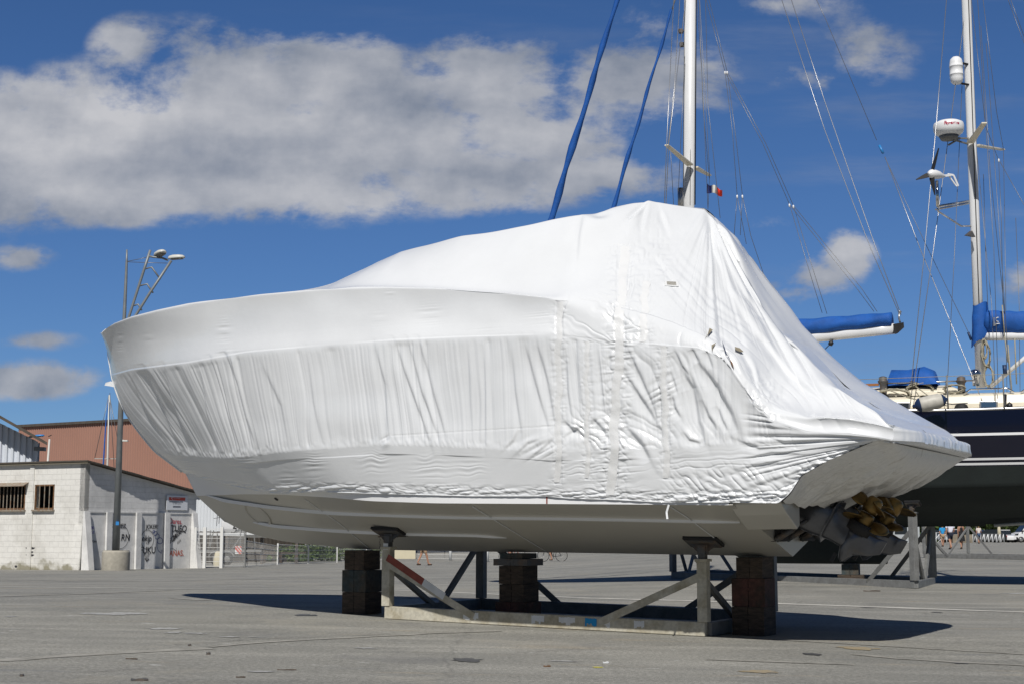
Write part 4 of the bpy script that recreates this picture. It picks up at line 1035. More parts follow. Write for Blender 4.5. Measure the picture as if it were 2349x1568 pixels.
# deck, toe rail
dk = []
for l in ls:
    b_, z = ksec(l)[0]; dk.append([tuple(KP(l, v, z-.02)) for v in np.linspace(-b_, b_, 7)])
grid_mesh('deck', np.array(dk), 'cream', ket)
for side in (1, -1):
    MB().tube([KP(l, side*(ksec(l)[0][0]-.02), ksec(l)[0][1]+.02) for l in ls], .035, 6).build('toe_rail', 'alloy', ket)
# transom
sc = ksec(-4.2); MB().prism([KP(-4.2, v, z) for v, z in sc]+[KP(-4.2, -v, z) for v, z in reversed(sc[:-1])], A2*.03).build('stern_panel', 'navy', ket)
# keel and skeg
def foil(name, prof, m):
    vs = []; k = 16
    for l0, l1, hwd, z in prof:
        for j in range(k):
            t = 2*math.pi*j/k; vs.append(KP((l0+l1)/2+(l1-l0)/2*math.cos(t), hwd*math.sin(t), z))
    n = len(prof); fs = [(i*k+j, i*k+(j+1) % k, (i+1)*k+(j+1) % k, (i+1)*k+j) for i in range(n-1) for j in range(k)]+[tuple(range(k)), tuple(reversed(range((n-1)*k, n*k)))]
    MB().add(vs, fs, True).build(name, m, ket)
foil('keel', [(1.75, 6.6, .22, 1.5), (1.85, 6.1, .17, 1.05), (1.95, 5.4, .15, .62), (1.98, 5.05, .14, .44), (2.0, 4.8, .10, .385)], 'antifoul')
foil('skeg', [(-.4, 1.6, .12, 1.5), (-.0, 1.35, .08, 1.18)], 'antifoul')
foil('rudder', [(-3.7, -2.7, .08, 1.9), (-3.6, -2.8, .06, .75)], 'antifoul')
MB().tube([KP(-.2, .35, 1.20), KP(-1.2, .3, 1.27)], .035, 8).build('propeller_shaft', 'anode', ket)
# coachroof: aft (lower) house with windows, forward raised house
def house(name, l0, l1, v, z0, z1, m, slope0=.0, slope1=.0, cam=.06, tv=.12):
    n = 20; rows = []
    prof = [(v, z0), (v-.02, z0+(z1-z0)*.5), (v-tv*.7, z1-.05), (v-tv-.05, z1), (v*.5, z1+cam), (0, z1+cam*1.3)]
    prof = prof+[(-a, b) for a, b in reversed(prof[:-1])]
    for l, s in ((l0, slope0), (l0+.001, 0), (l1-.001, 0), (l1, slope1)):
        pass
    A_ = [KP(l0-(z-z0)/(z1-z0)*(-slope0), a, z) for a, z in prof]; B_ = [KP(l1-(z-z0)/(z1-z0)*slope1, a, z) for a, z in prof]
    k = len(prof); mb = MB(); mb.add(A_+B_, [(i, i+1, k+i+1, k+i) for i in range(k-1)]+[tuple(range(k)), tuple(reversed(range(k, 2*k)))])
    return mb.build(name, m, ket, bevel=.02)
house('cabin', -3.4, 1.1, 1.30, 3.44, 3.86, 'cream', .1, .2)
house('cabin', 1.12, 6.9, 1.30, 3.44, 3.84, 'cream', .0, .5)
house('raised_cabin', .15, 4.9, 1.05, 3.87, 4.06, 'cream', .35, .1)
MB().beam(KP(3.2, 1.0, 4.13), KP(1.95, 1.0, 4.13), .05, .05).build('teak_trim', 'teak', ket)
hr = MB()
hr.tube([KP(1.9, 1.0, 4.15), KP(.0, 1.0, 4.15)], .016, 6); 
for l in (1.8, 1.2, .6, .05): hr.tube([KP(l, 1.0, 4.05), KP(l, 1.0, 4.15)], .012, 6)
hr.build('track_rail', 'alloy', ket)
hr = MB(); hr.tube([KP(.25, 1.2, 3.86), KP(.12, 1.2, 3.95), KP(-.6, 1.2, 3.95), KP(-.72, 1.2, 3.87)], .016, 8)
hr.build('grab_rail', 'chrome', ket)
hr = MB(); hr.tube([KP(-.85, 1.2, 3.86), KP(-.95, 1.2, 3.93), KP(-2.2, 1.2, 3.93)], .016, 8); hr.build('grab_rail', 'chrome', ket)
for x0, x1, y0, y1, m in ((2054, 2088, 922, 937, 'glass_dark'), (2247, 2289, 919, 935, 'chrome')):
    def onside(x, y, vv=1.32):
        d = ray(x, y); q = (OB+N2v*vv-CAM).dot(N2v)/d.dot(N2v); return CAM+d*q
    a, b, c, d_ = onside(x0, y1), onside(x1, y1), onside(x1, y0), onside(x0, y0)
    fr = MB(); fr.prism([a, b, c, d_], N2v*.02); f = fr.build('window_frame', 'alloy', ket, bevel=.01)
    cc = (a+b+c+d_)/4; pn = MB(); pn.prism([cc+(p-cc)*.82+N2v*.022 for p in (a, b, c, d_)], N2v*.006); o = pn.build('pane', m, ket); 
# winches
def winch(l, v, z, h=.25):
    mb = MB(); mb.lathe(KP(l, v, z), [(.0, 0), (.115, 0), (.12, .03), (.085, .06), (.07, h*.45), (.075, h*.62), (.105, h*.72), (.11, h*.78), (.085, h*.82), (.085, h*.95), (.04, h), (.0, h)], 18); return mb.build('winch', 'steel_dark', ket)
def lof(px): # station on side plane v=1 for pixel column
    l = 0.0
    for _ in range(40):
        p = KP(l, 1.0, 4.1); q, _y = proj(p.x, p.y, p.z); l += (q-px)/105*.7
    return l
winch(lof(2026), 1.0, 3.86, .44); winch(lof(2093), .9, 4.05, .17); winch(lof(2205), 1.0, 3.86, .38)
def coil(c, rx, rz, turns, r, m, name, parent, seed=1, par=None):
    rnd = random.Random(seed); pts = []
    for i in range(turns*14+1):
        t = i/14*2*math.pi; k = 1+rnd.uniform(-.16, .16); pts.append(Vector(c)+A2*math.cos(t)*rx*k+N2v*(rnd.uniform(-.03, .03)+.02*math.sin(t*.3))+Vector((0, 0, math.sin(t)*rz*k)))
    MB().tube(pts, r, 5).build(name, m, parent)
coil(KP(lof(2050), 1.15, 3.88), .32, .13, 6, .013, 'rope', 'rope_coil', ket, 3)
coil(KP(lof(2110), 1.0, 4.0), .28, .12, 5, .013, 'rope', 'rope_coil', ket, 4)
coil(KP(lof(2190), 1.15, 3.98), .20, .08, 5, .012, 'rope', 'rope_coil', ket, 5)
for (x0, y0, x1, y1) in ((2030, 890, 2140, 925), (2100, 885, 2172, 930), (2100, 895, 2130, 930), (2150, 898, 2222, 902)):
    MB().tube([at(x0, y0, 28.9), at((x0+x1)/2, (y0+y1)/2+4, 28.8), at(x1, y1, 28.7)], .012, 5).build('rope', 'rope', ket)
# spray hood (blue canvas) between the masts
hd = []
for (l, w_, zt) in ((0, 1.25, .0), (.10, 1.2, .36), (.35, 1.15, .46), (.75, 1.1, .40), (1.15, 1.05, .42), (1.30, 1.05, .0)):
    hd.append([tuple(KP(lof(2139)-.1+l*.83, math.cos(a)*w_*.9, 4.10+zt*abs(math.sin(a))**.5)) for a in np.linspace(0, math.pi, 17)])
grid_mesh('spray_hood', np.array(hd), 'blue_canvas', ket)
mb = MB(); mb.lathe(KP(lof(2237)+.0, .6, 4.08), [(.07, 0), (.075, .16), (.10, .2), (.11, .26), (.08, .33), (0, .35)], 14); mb.build('cowl_vent', 'chrome', ket)
mb = MB(); mb.lathe(KP(lof(2205), 1.45, 3.45), [(.13, 0), (.15, .08), (.12, .16), (.05, .2), (0, .2)], 12); mb.tube([KP(lof(2190), 1.5, 3.52), KP(lof(2206), 1.6, 3.56), KP(lof(2218), 1.5, 3.50)], .02, 6); mb.build('deck_vent', 'rubber', ket)
# stanchions and lifelines
for px in (2175, 2304):
    b_ = at(px, 938, 28.05); MB().tube([b_, b_+Vector((0, 0, .68))], .016, 6).build('stanchion', 'galv_grey', ket)
MB().tube([at(1960, 870, 28.4), at(2176, 862, 28.05), at(2420, 853, 27.4)], .006, 5).build('lifeline', 'rope', ket)
# fender lying on the side deck: its own thing
fa, fb_ = at(2101, 930, 28.1), at(2168, 915, 28.0); ax_ = (fb_-fa); L0 = ax_.length
f = empty('fender', tuple((fa+fb_)/2-Vector((0, 0, .15))), 'grubby white cylindrical fender with blue ends lying on the ketch side deck', 'fender')
MB().lathe(fa, [(0, 0), (.07, .0), (.125, .05), (.145, .12), (.15, L0*.5), (.145, L0-.12), (.11, L0-.04), (.06, L0), (0, L0)], 20, ax_).build('body', 'fender_white', f)
MB().lathe(fa, [(0, -.07), (.035, -.06), (.04, -.02), (.075, -.004), (.128, .048), (.142, .085)], 20, ax_).build('end_cap', 'hole_navy', f)
MB().lathe(fa, [(.128, L0-.055), (.115, L0-.035), (.065, L0+.006), (.035, L0+.03), (0, L0+.06)], 20, ax_).build('end_cap', 'hole_navy', f)

# masts
def mastp(name, pts, w, d, m='mast_white', parent=ket):
    """oval mast through points"""
    vs = []; k = 18
    for p in pts:
        for j in range(k):
            t = 2*math.pi*j/k; vs.append(Vector(p)+A2*math.cos(t)*w/2+N2v*math.sin(t)*d/2)
    n = len(pts); mb = MB(); mb.add(vs, [(i*k+j, i*k+(j+1) % k, (i+1)*k+(j+1) % k, (i+1)*k+j) for i in range(n-1) for j in range(k)]+[tuple(range(k)), tuple(reversed(range((n-1)*k, n*k)))], True)
    return mb.build(name, m, parent)
YA, YB = 32.14, 30.0
mA = mastp('main_mast', [at(1577, 960, YA), at(1580, 400, YA), at(1584, -260, YA-.2)], .275, .19)
mB_ = mastp('mizzen_mast', [at(2250, 888, YB), at(2236, 500, YB), at(2215, -40, YB), at(2212, -130, YB)], .20, .15)
def trk(name, pts, r, m='black'):
    MB().tube(pts, r, 5).build(name, m, ket)
trk('sail_track', [at(2246, 700, YB-.09), at(2222.5, 20, YB-.09), at(2217, -130, YB-.09)], .010)
trk('sail_track', [at(1593.5, 470, YA-.03), at(1595, 200, YA-.03), at(1597.5, -260, YA-.2)], .022)
trk('halyard', [at(1567, 470, YA-.11), at(1570, 60, YA-.11), at(1572, -200, YA-.3)], .008, 'wire')
trk('halyard', [at(1583, 470, YA-.11), at(1585, 200, YA-.11), at(1587, -200, YA-.3)], .007, 'wire')
# small mast fittings
for (x, y) in ((1564, 103), (1562, 72)):
    mb = MB(); p = at(x, y, YA-.05); mb.box(p, A2*.05, N2v*.05, Vector((0, 0, .05))); mb.beam(p, p+A2*.14, .03, .03); mb.build('steaming_light', 'steel_dark', ket, bevel=.01)
mb = MB(); mb.tube([at(1562, 480, YA-.1), at(1561, 432, YA-.1)], .07, 10); mb.build('furler_drum', 'alloy', ket)
# spreaders
def spreader(name, a, b, w0, w1, m='mast_white'):
    a, b = Vector(a), Vector(b); d = (b-a).normalized(); s = Vector((0, 0, 1)).cross(d).normalized(); u = d.cross(s)
    vs = [a+s*w0/2+u*.02, a-s*w0/2+u*.02, a-s*w0/2-u*.02, a+s*w0/2-u*.02, b+s*w1/2+u*.015, b-s*w1/2+u*.015, b-s*w1/2-u*.015, b+s*w1/2-u*.015]
    MB().add(vs, [(0, 1, 2, 3), (7, 6, 5, 4), (0, 4, 5, 1), (1, 5, 6, 2), (2, 6, 7, 3), (3, 7, 4, 0)]).build(name, m, ket, bevel=.006)
spreader('spreader', at(1583, 379, YA-.15), at(1529, 333, YA-1.5), .16, .10, 'cream'); spreader('spreader', at(1594, 384, YA+.1), at(1628, 403, YA+1.3), .16, .10, 'cream')
spreader('spreader', at(2226, 328, YB-.1), at(2258, 282, YB-1.3), .16, .11, 'cream'); spreader('spreader', at(2240, 334, YB+.1), at(2301, 344, YB+1.3), .14, .10, 'cream')
# furled headsails in blue sleeves
def sleeve(name, a, b, r, seed):
    rnd = random.Random(seed); a, b = Vector(a), Vector(b); n = 44; ns = 12; vs = []; d = (b-a).normalized(); u = d.cross(Vector((0, 1, 0))).normalized(); w = d.cross(u)
    for i in range(n):
        t = i/(n-1); rr_ = r*(.45+.75*t-.22*t*t)*(1+.10*math.sin(t*37+seed)+.08*math.sin(t*83))
        c = a.lerp(b, t)+u*.012*math.sin(t*29+seed)
        for j in range(ns):
            th = 2*math.pi*j/ns+t*14; vs.append(c+(u*math.cos(th)*(1+.16*math.cos(2*(th-t*30)))+w*math.sin(th))*rr_)
    MB().add(vs, [(i*ns+j, i*ns+(j+1) % ns, (i+1)*ns+(j+1) % ns, (i+1)*ns+j) for i in range(n-1) for j in range(ns)], True).build(name, 'blue_canvas', ket)
sleeve('furled_sail', at(1493, -260, YA+.1), at(1160, 850, 34.3), .095, 1)
sleeve('furled_sail', at(1541, 22, YA+.1), at(1296, 850, 33.6), .062, 5)
trk('forestay', [at(1541, 24, YA+.1), at(1552, -10, YA), at(1590, -160, YA)], .014, 'rope')
# booms with stack packs
def boom(name, a, b, r, m='mast_white'):
    return mastp2(name, a, b, r)
def oval(name, a, b, rh, rv, m, parent=ket, n=12, sag=0.0, wob=0.0, seed=0, flat=0):
    a, b = Vector(a), Vector(b); d = (b-a).normalized(); s = Vector((0, 0, 1)).cross(d).normalized(); u = d.cross(s); k = 18; vs = []
    for i in range(n):
        t = i/(n-1)
        for j in range(k):
            th = 2*math.pi*j/k; q = 1+wob*math.sin(th*3+t*21+seed)*math.sin(t*17+seed*2)
            rv_ = rv*(1-flat*t); c = a.lerp(b, t)+Vector((0, 0, -sag*4*t*(1-t)))
            vs.append(c+s*math.cos(th)*rh*q*(1-flat*.3*t)+u*math.sin(th)*rv_*q)
    return MB().add(vs, [(i*k+j, i*k+(j+1) % k, (i+1)*k+(j+1) % k, (i+1)*k+j) for i in range(n-1) for j in range(k)]+[tuple(range(k)), tuple(reversed(range((n-1)*k, n*k)))], True).build(name, m, parent)
bE = at(2052, 754, 30.0); bS_ = at(1612, 800, YA-.1)
oval('boom', bS_, bE, .085, .115, 'mast_white')
oval('sail_cover', at(1612, 772, YA-.1), at(2046, 733, 30.02), .17, .205, 'blue_canvas', n=60, wob=.12, seed=1, flat=.25)
MB().prism([at(2050, 743, 29.9), at(2073, 739, 29.85), at(2074, 751, 29.85), at(2060, 764, 29.9), at(2050, 764, 29.9)], Vector((0, .16, 0))).build('boom_end', 'black', ket)
mb = MB(); mb.tube([at(2065, 740, 29.9), at(2062, 730, 29.9), at(2063, 718, 29.9)], .02, 6); mb.lathe(at(2064, 716, 29.9), [(0, -.04), (.045, 0), (0, .05)], 10); mb.build('shackle', 'alloy', ket)
mb = MB(); mb.lathe(at(1906, 787, 30.6), [(0, -.06), (.05, -.04), (.055, .03), (0, .07)], 10, (.5, 0, .8)); mb.tube([at(1912, 778, 30.6), at(1906, 787, 30.6), at(1893, 800, 30.6)], .01, 5); mb.build('mainsheet_block', 'black', ket)
oval('boom', at(2258, 772, YB-.05), at(2450, 770, YB-.9), .08, .085, 'mast_white')
oval('sail_cover', at(2262, 736, YB-.05), at(2450, 746, YB-.9), .17, .235, 'blue_canvas', n=30, wob=.07, seed=2)
slv = []
for i, (y, r) in enumerate(((698, .15), (712, .155), (730, .17), (750, .16), (768, .165), (787, .13))):
    c = at(2246+(3 if i < 2 else 2)-(i == 5)*5, y, YB); slv.append([tuple(c+A2*math.cos(t)*r*(1+.05*math.sin(t*5+i))+N2v*math.sin(t)*r*.95+Vector((0, 0, .04*math.sin(t*2+i)+(.06*math.cos(t) if i == 5 else 0)))) for t in np.linspace(0, 2*math.pi, 25)])
grid_mesh('mast_sleeve', np.array(slv), 'blue_canvas', ket)
MB().prism([at(2279, 728, YB-.30), at(2300, 728, YB-.32), at(2300, 745, YB-.32), at(2279, 748, YB-.30)], Vector((0, .02, 0))).build('cover_window', 'car_grey', ket)
mb = MB(); 
c = at(2290, 733, YB-.34); mb.tube([c+Vector((math.cos(t)*.05, 0, math.sin(t)*.045)) for t in np.linspace(0, 6.3, 16)], .009, 6); mb.beam(c+Vector((-.06, 0, -.09)), c+Vector((.06, 0, -.08)), .012, .018); mb.build('winch_emblem', 'white_paint', ket)
MB().tube([at(2272, 887, YB-.2), at(2420, 762, YB-.7)], .045, 10).build('vang', 'mast_white', ket)
for i, (x, y, rx, rz, m) in enumerate(((2262, 812, .08, .25, 'rope'), (2268, 862, .09, .22, 'rope'), (2258, 800, .05, .2, 'rope'))):
    coil(at(x, y, YB-.2), rx, rz, 6, .014, m, 'rope_coil', ket, 20+i)
# radar dome, canister, wind generator, floodlight
c = at(2176, 296, YB-.55)
rd = empty('r', (0, 0, 0)); bpy.data.objects.remove(rd)
mb = MB(); mb.lathe(c+Vector((0, 0, -.16)), [(0, .0), (.20, .0), (.285, .06), (.315, .13), (.318, .22), (.30, .28), (.22, .32), (0, .335)], 32); rdm = mb.build('radar_dome', 'rail_white', ket)
mb = MB(); mb.lathe(c+Vector((0, 0, -.235)), [(0, 0), (.17, .0), (.21, .075), (0, .08)], 20); mb.beam(c+Vector((0, 0, -.20)), at(2222, 318, YB), .05, .03); mb.beam(c+Vector((.1, 0, -.24)), at(2222, 331, YB), .03, .03); mb.tube([at(2176, 333, YB-.5), at(2198, 320, YB-.4)], .02, 6); mb.build('radar_bracket', 'galv_grey', ket)
# lettering wrapped on the dome
word = 'Raymarine'; nW = len(word)
for i, ch_ in enumerate(word):
    a = math.radians(-26+52*i/(nW-1))-.05; n_ = Vector((math.sin(a), -math.cos(a), 0)); t_ = Vector((math.cos(a), math.sin(a), 0))
    textmesh('lettering', ch_, c+n_*.322+Vector((0, 0, .02))-t_*.028, t_, Vector((0, 0, 1)), .062 if i else .075, 'text_red', ket, shear=.1, bold=.02)
cb = at(2195, 194, YB-.2); mb = MB(); mb.lathe(cb, [(0, .0), (.08, .01), (.125, .06), (.14, .14), (.14, .205), (.147, .21), (.147, .225), (.14, .23), (.14, .385), (.147, .39), (.147, .405), (.14, .41), (.14, .47), (.12, .56), (.07, .61), (0, .62)], 24); mb.build('radar_reflector', 'rail_white', ket)
for zz in (.04, .5): MB().beam(cb+Vector((0, 0, zz)), cb+Vector((.3, .15, zz)), .05, .03).build('reflector_bracket', 'black', ket)
hb = at(2135.6, 399, YB-1.0)
wg = MB(); bd = (at(2170, 405, YB-.7)-hb).normalized(); wg.lathe(hb-bd*.05, [(0, -.03), (.06, .0), (.095, .06), (.10, .16), (.085, .30), (.045, .42), (.03, .50)], 18, bd); wg.beam(hb+bd*.42, at(2180, 402, YB-.65), .03, .05)
wgo = wg.build('wind_generator', 'rail_white', ket)
ta = MB(); T1, T2_, T3, T4 = at(2174, 400, YB-.65), at(2187, 402, YB-.6), at(2198, 427, YB-.55), at(2193, 426, YB-.55)
for p, q, w_ in ((T1, T4, .03), (T2_, T3, .045), (T4, T3, .03), (T1, T2_, .04)): ta.beam(p, q, .015, w_)
to = ta.build('tail_fin', 'rail_white', ket)
for e in ((2152.5, 340), (2101.5, 412), (2144, 448)):
    tip = at(e[0], e[1], YB-1.0); d = tip-hb; s = d.cross(bd).normalized()
    pts = [(.02, .06), (.25, .10), (.6, .065), (1.0, .015)]; vs = []
    for t, w_ in pts:
        p = hb+d*t; vs += [p+s*w_*.5+bd*.02*(1-t), p-s*w_*.5-bd*.02*(1-t)]
    b = MB().add(vs, [(2*i, 2*i+1, 2*i+3, 2*i+2) for i in range(3)]); bo = b.build('blade', 'rubber', ket); sm = bo.modifiers.new('t', 'SOLIDIFY'); sm.thickness = .02
mb = MB(); q = at(2149, 415, YB-.85); q2_ = at(2151, 474, YB-.85); mb.tube([q+Vector((0, 0, .0)), q2_], .035, 8); mb.tube([q2_, at(2222, 462, YB)], .028, 8); mb.tube([q2_+Vector((.02, .2, -.02)), at(2222, 467, YB)], .02, 8); mb.tube([q2_, at(2152, 485, YB-.85), at(2205, 519, YB-.2), at(2228, 519, YB)], .02, 8); mb.build('generator_bracket', 'chrome', ket)
mb = MB(); mb.prism([at(2211, 541, YB-.3), at(2232, 545, YB-.1), at(2224, 530, YB-.1)], Vector((0, -.18, -.03))); mb.build('floodlight', 'steel_dark', ket, bevel=.01)
# standing and running rigging
def wire(name, pts, r=.0075, m='wire'):
    MB().tube([at(x, y, d) for x, y, d in pts], r, 5).build(name, m, ket)
e = [
 [(1546, -10, 32), (1529, 335, 30.6), (1524, 470, 30.9)], [(1560, -10, 32), (1547, 200, 31.5), (1532, 335, 30.7)], [(1574, -10, 32), (1534, 330, 30.6), (1527, 480, 31)],
 [(1538, 340, 30.7), (1545, 470, 31)], [(1571, 130, 31.9), (1556, 440, 31.6)],
 [(1598, -10, 32), (1612, 200, 31), (1624, 480, 30)], [(1603, -10, 32), (1613, 250, 32), (1627, 410, 33.3)], [(1605, 0, 32), (1628, 400, 33.2), (1624, 480, 33)],
 [(1618, -10, 32), (1624, 240, 31), (1652, 500, 30)], [(1617, -10, 32), (1663, 165, 31)], [(1624, -10, 32), (1668, 165, 31)],
 [(1663, 165, 31), (1680, 300, 30.8), (1691, 449, 30.5)], [(1668, 165, 31), (1686, 300, 30.8), (1703, 449, 30.5)], [(1663, 165, 31), (1750, 330, 31), (1811, 469, 31)], [(1668, 165, 31), (1757, 330, 31), (1820, 472, 31)],
 [(1691, 449, 30.5), (1684, 540, 30.5)], [(1691, 449, 30.5), (1712, 560, 30.6)], [(1703, 449, 30.5), (1722, 540, 30.6), (1755, 640, 30.8)], [(1703, 449, 30.5), (1698, 540, 30.6)],
 [(1811, 469, 31), (1868, 660, 30.9), (1886, 718, 30.9)], [(1820, 472, 31), (1878, 660, 30.9), (1897, 720, 30.8)], [(1811, 469, 31), (1964, 660, 30.5), (2005, 715, 30.4)], [(1820, 472, 31), (1975, 660, 30.5), (2012, 715, 30.4)],
 [(1790, -10, 31.2), (1892, 299, 30.8), (1999, 574, 30.3), (2063, 720, 29.9)], [(1812, -10, 31.4), (1892, 233, 31), (2011, 574, 30.4), (2067, 722, 29.9)],
 [(1868, -10, 31), (1892, 40, 31), (2011, 322, 30.4)], [(2030, 360, 30.3), (2112, 574, 30), (2219, 833, 29.6), (2255, 924, 28.7)], [(2030, 362, 30.3), (2130, 574, 30.2), (2219, 757, 30), (2236, 794, 30)],
 [(2172, -10, 30.2), (2148.7, 274, 29.3), (2121, 574, 28.8), (2090, 884, 28.4)], [(2214, 29, 30), (2141, 574, 29.3), (2097, 878, 28.5)], [(2207, 194, 30), (2190, 574, 29.3), (2174, 865, 28.2)],
 [(2227, -10, 30), (2260, 280, 28.8)], [(2242, -10, 30), (2280, 574, 29), (2290, 900, 28.6)], [(2254, -10, 30), (2286, 256, 30), (2302, 344, 31.2)], [(2302, 344, 31.2), (2306, 600, 30.5), (2310, 910, 29.6)],
 [(2309, -10, 30.5), (2349, 99, 30.5), (2380, 190, 30.5)], [(2315, -10, 30.4), (2352, 92, 30.4)], [(2291, 366, 30.4), (2349, 470, 30.2), (2390, 540, 30)], [(2259, 285, 28.8), (2290, 366, 30.4)],
 [(2240, 340, 30), (2262, 574, 29.8), (2275, 700, 29.5), (2284, 920, 28.5)], [(2262, 100, 30), (2296, 574, 29.5), (2318, 900, 28.7)], [(2291, 372, 30.3), (2297, 500, 30), (2301, 715, 29.9)], [(2250, 60, 30), (2272, 400, 29.6), (2305, 720, 29.6)],
 [(2330, 500, 30), (2338, 700, 30), (2340, 900, 29)], [(2256, 400, 30), (2262, 620, 29.8), (2266, 700, 29.7)]]
for k, pts in enumerate(e):
    lightm = k in (0, 1, 2, 23, 24, 26, 28, 29)
    wire('stay' if k in (23, 24, 25, 26, 27) else 'shroud', pts, .0085 if lightm else .0062, 'alloy' if lightm else 'wire')
for x, y, d in ((1663, 165, 31), (1668, 165, 31), (1691, 449, 30.5), (1703, 449, 30.5), (1811, 469, 31), (1820, 472, 31), (2291, 366, 30.4)):
    MB().lathe(at(x, y+3, d), [(0, -.04), (.02, -.02), (.02, .03), (0, .05)], 8).build('lazy_jack_block', 'rail_white', ket)
MB().tube([at(2017, 334, 30.35), at(2026, 352, 30.3)], .03, 8).build('insulator', 'blue_lamp', ket)
MB().tube([at(2221, 762, 30), at(2228, 780, 30)], .028, 8).build('insulator', 'hole_navy', ket)
MB().tube([at(2304, 836, 29.6), at(2306, 858, 29.6)], .045, 8).build('backstay_block', 'hole_navy', ket)
for (x0, y0, x1, y1) in ((2299, 700, 2304, 760), (2303, 760, 2312, 830), (2327, 760, 2332, 880), (2312, 790, 2322, 910)):
    MB().tube([at(x0, y0, 29.6), at(x1, y1, 29.5)], .014, 5).build('rope', 'rope', ket)
mb = MB(); mb.tube([at(2305, 935, 28.1), at(2306, 905, 28.4)], .03, 8); mb.lathe(at(2316, 932, 28.1), [(0, -.08), (.06, -.04), (.06, .05), (0, .1)], 10); mb.build('traveller_block', 'black', ket)
# courtesy flag: its own thing, hoisted under the spreader
fl = empty('courtesy_flag', tuple(at(1623, 446, 33)), 'small blue, white and red tricolour flag flying below the main mast spreader', 'flag')
fx0, fx1 = 1621, 1657
for i, m in enumerate(('flag_blue', 'flag_white', 'flag_red')):
    rows = []
    for t in np.linspace(i/3, (i+1)/3, 7):
        x = fx0+(fx1-fx0)*t; yt = 420+15*t+3*math.sin(t*9); yb = 441+9*t+2.5*math.sin(t*8+1); dd = 33+.22*math.sin(t*10)
        rows.append([tuple(at(x, yt+(yb-yt)*q, dd+.04*math.sin(q*3+t*5))) for q in (0, .33, .66, 1)])
    grid_mesh('stripe', np.array(rows), m, fl)

# ketch cradle, its blocks, and the empty cradle further right
kA, kB = ground(1543, 1325), ground(2101, 1349)
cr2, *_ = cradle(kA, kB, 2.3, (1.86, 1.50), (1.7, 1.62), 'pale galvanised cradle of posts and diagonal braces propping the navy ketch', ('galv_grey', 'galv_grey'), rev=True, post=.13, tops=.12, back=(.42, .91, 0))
q = KP(lof(1953)+.1, 0, 0)
def kblock(px, z0, w, h, m, lab):
    l = 3.0
    for _ in range(40):
        p = KP(l, 0, .2); qx, _y = proj(p.x, p.y, p.z); l += (qx-px)/105*.7
    p = KP(l, 0, 0); gz = gf(p.x, p.y); return block((p.x, p.y, gz+z0+.001), w, .34, h, -P2, m, lab, 'timber blocks under the ketch keel')
p = KP(2.6, 0, 0); gk = gf(p.x, p.y); hk = .385-gk
kblock(1953, 0, .55, hk*.42-.004, 'wood', 'wide timber block on the ground below the aft end of the ketch keel')
kblock(1952, hk*.42, .36, hk*.58-.008, 'wood_teal', 'teal stained timber block touching the aft end of the ketch keel')
eA, eB = ground(2120, 1278), ground(2640, 1289)
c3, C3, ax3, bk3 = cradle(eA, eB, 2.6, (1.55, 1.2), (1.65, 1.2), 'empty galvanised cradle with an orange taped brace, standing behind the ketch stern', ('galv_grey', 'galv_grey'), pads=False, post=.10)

L3 = (eB-eA).length; b3 = C3(0, 0, 1.55*.78)+ax3*.02-bk3*.07; e3 = C3(.31*4.1/L3, 0, .09)-bk3*.07
MB().beam(b3.lerp(e3, .12), b3.lerp(e3, .45), .012, .10, bk3).build('tape_mark', 'orange_tape', c3)
# ------------------------------------------------------------------ markings and scattered bits on the yard
mat('pale_tar', (.40, .385, .34), .9, col2=(.25, .24, .21), cov=.5, var=.2, vscale=6)
ribbon('parking_line', [(-60, 1345), (483, 1350.5), (760, 1351), (874, 1352), (1348, 1371), (2349, 1403), (2420, 1406)], .26, 'asphalt_line', ragged=.3, up=.006)
for i, (pts, w) in enumerate((([(-60, 1369), (180, 1362), (395, 1353)], .05), ([(700, 1362.5), (1348, 1389)], .03), ([(1640, 1321.5), (1900, 1322), (2120, 1325), (2420, 1330)], .06), ([(1500, 1317), (1640, 1320)], .06), ([(1700, 1461), (1980, 1478), (2349, 1500), (2420, 1505)], .03), ([(400, 1371), (470, 1376)], .06), ([(-60, 1330), (300, 1332), (760, 1325)], .04), ([(540, 1310), (760, 1313), (1000, 1303)], .05), ([(1690, 1290), (2100, 1291), (2420, 1296)], .05), ([(1400, 1318), (1530, 1311)], .04), ([(950, 1365), (1110, 1372)], .05), ([(980, 1328), (1160, 1325)], .05))):
    ribbon('worn_line', pts, w*3.2, 'pale_tar', ragged=.8, up=.005)
def chip(px, py, L, w, h, ang, m, lab, cat):
    p = ground(px, py); d = Vector((math.cos(ang), math.sin(ang), 0)); n = Vector((-d.y, d.x, 0)); q = []
    for t, ww in ((0, .3), (.15, 1), (.5, .8), (.8, 1.1), (1, .4)):
        for s in (-1, 1): q.append(p+d*(t-.5)*L+n*s*ww*w/2+Vector((0, 0, .001)))
    top = [v+Vector((0, 0, h*(.7+.3*math.sin(i*2.1)))) for i, v in enumerate(q)]
    k = len(q); fs = []
    for i in range(4): fs += [(2*i, 2*i+1, 2*i+3, 2*i+2), (k+2*i, k+2*i+2, k+2*i+3, k+2*i+1), (2*i, 2*i+2, k+2*i+2, k+2*i), (2*i+1, k+2*i+1, k+2*i+3, 2*i+3)]
    fs += [(0, k, k+1, 1), (2*4, 2*4+1, k+9, k+8)]
    o = MB().add(q+top, fs).build('wood_scrap' if cat == 'scrap' else 'stone', m); tag(o, lab, cat, 'litter on the asphalt')
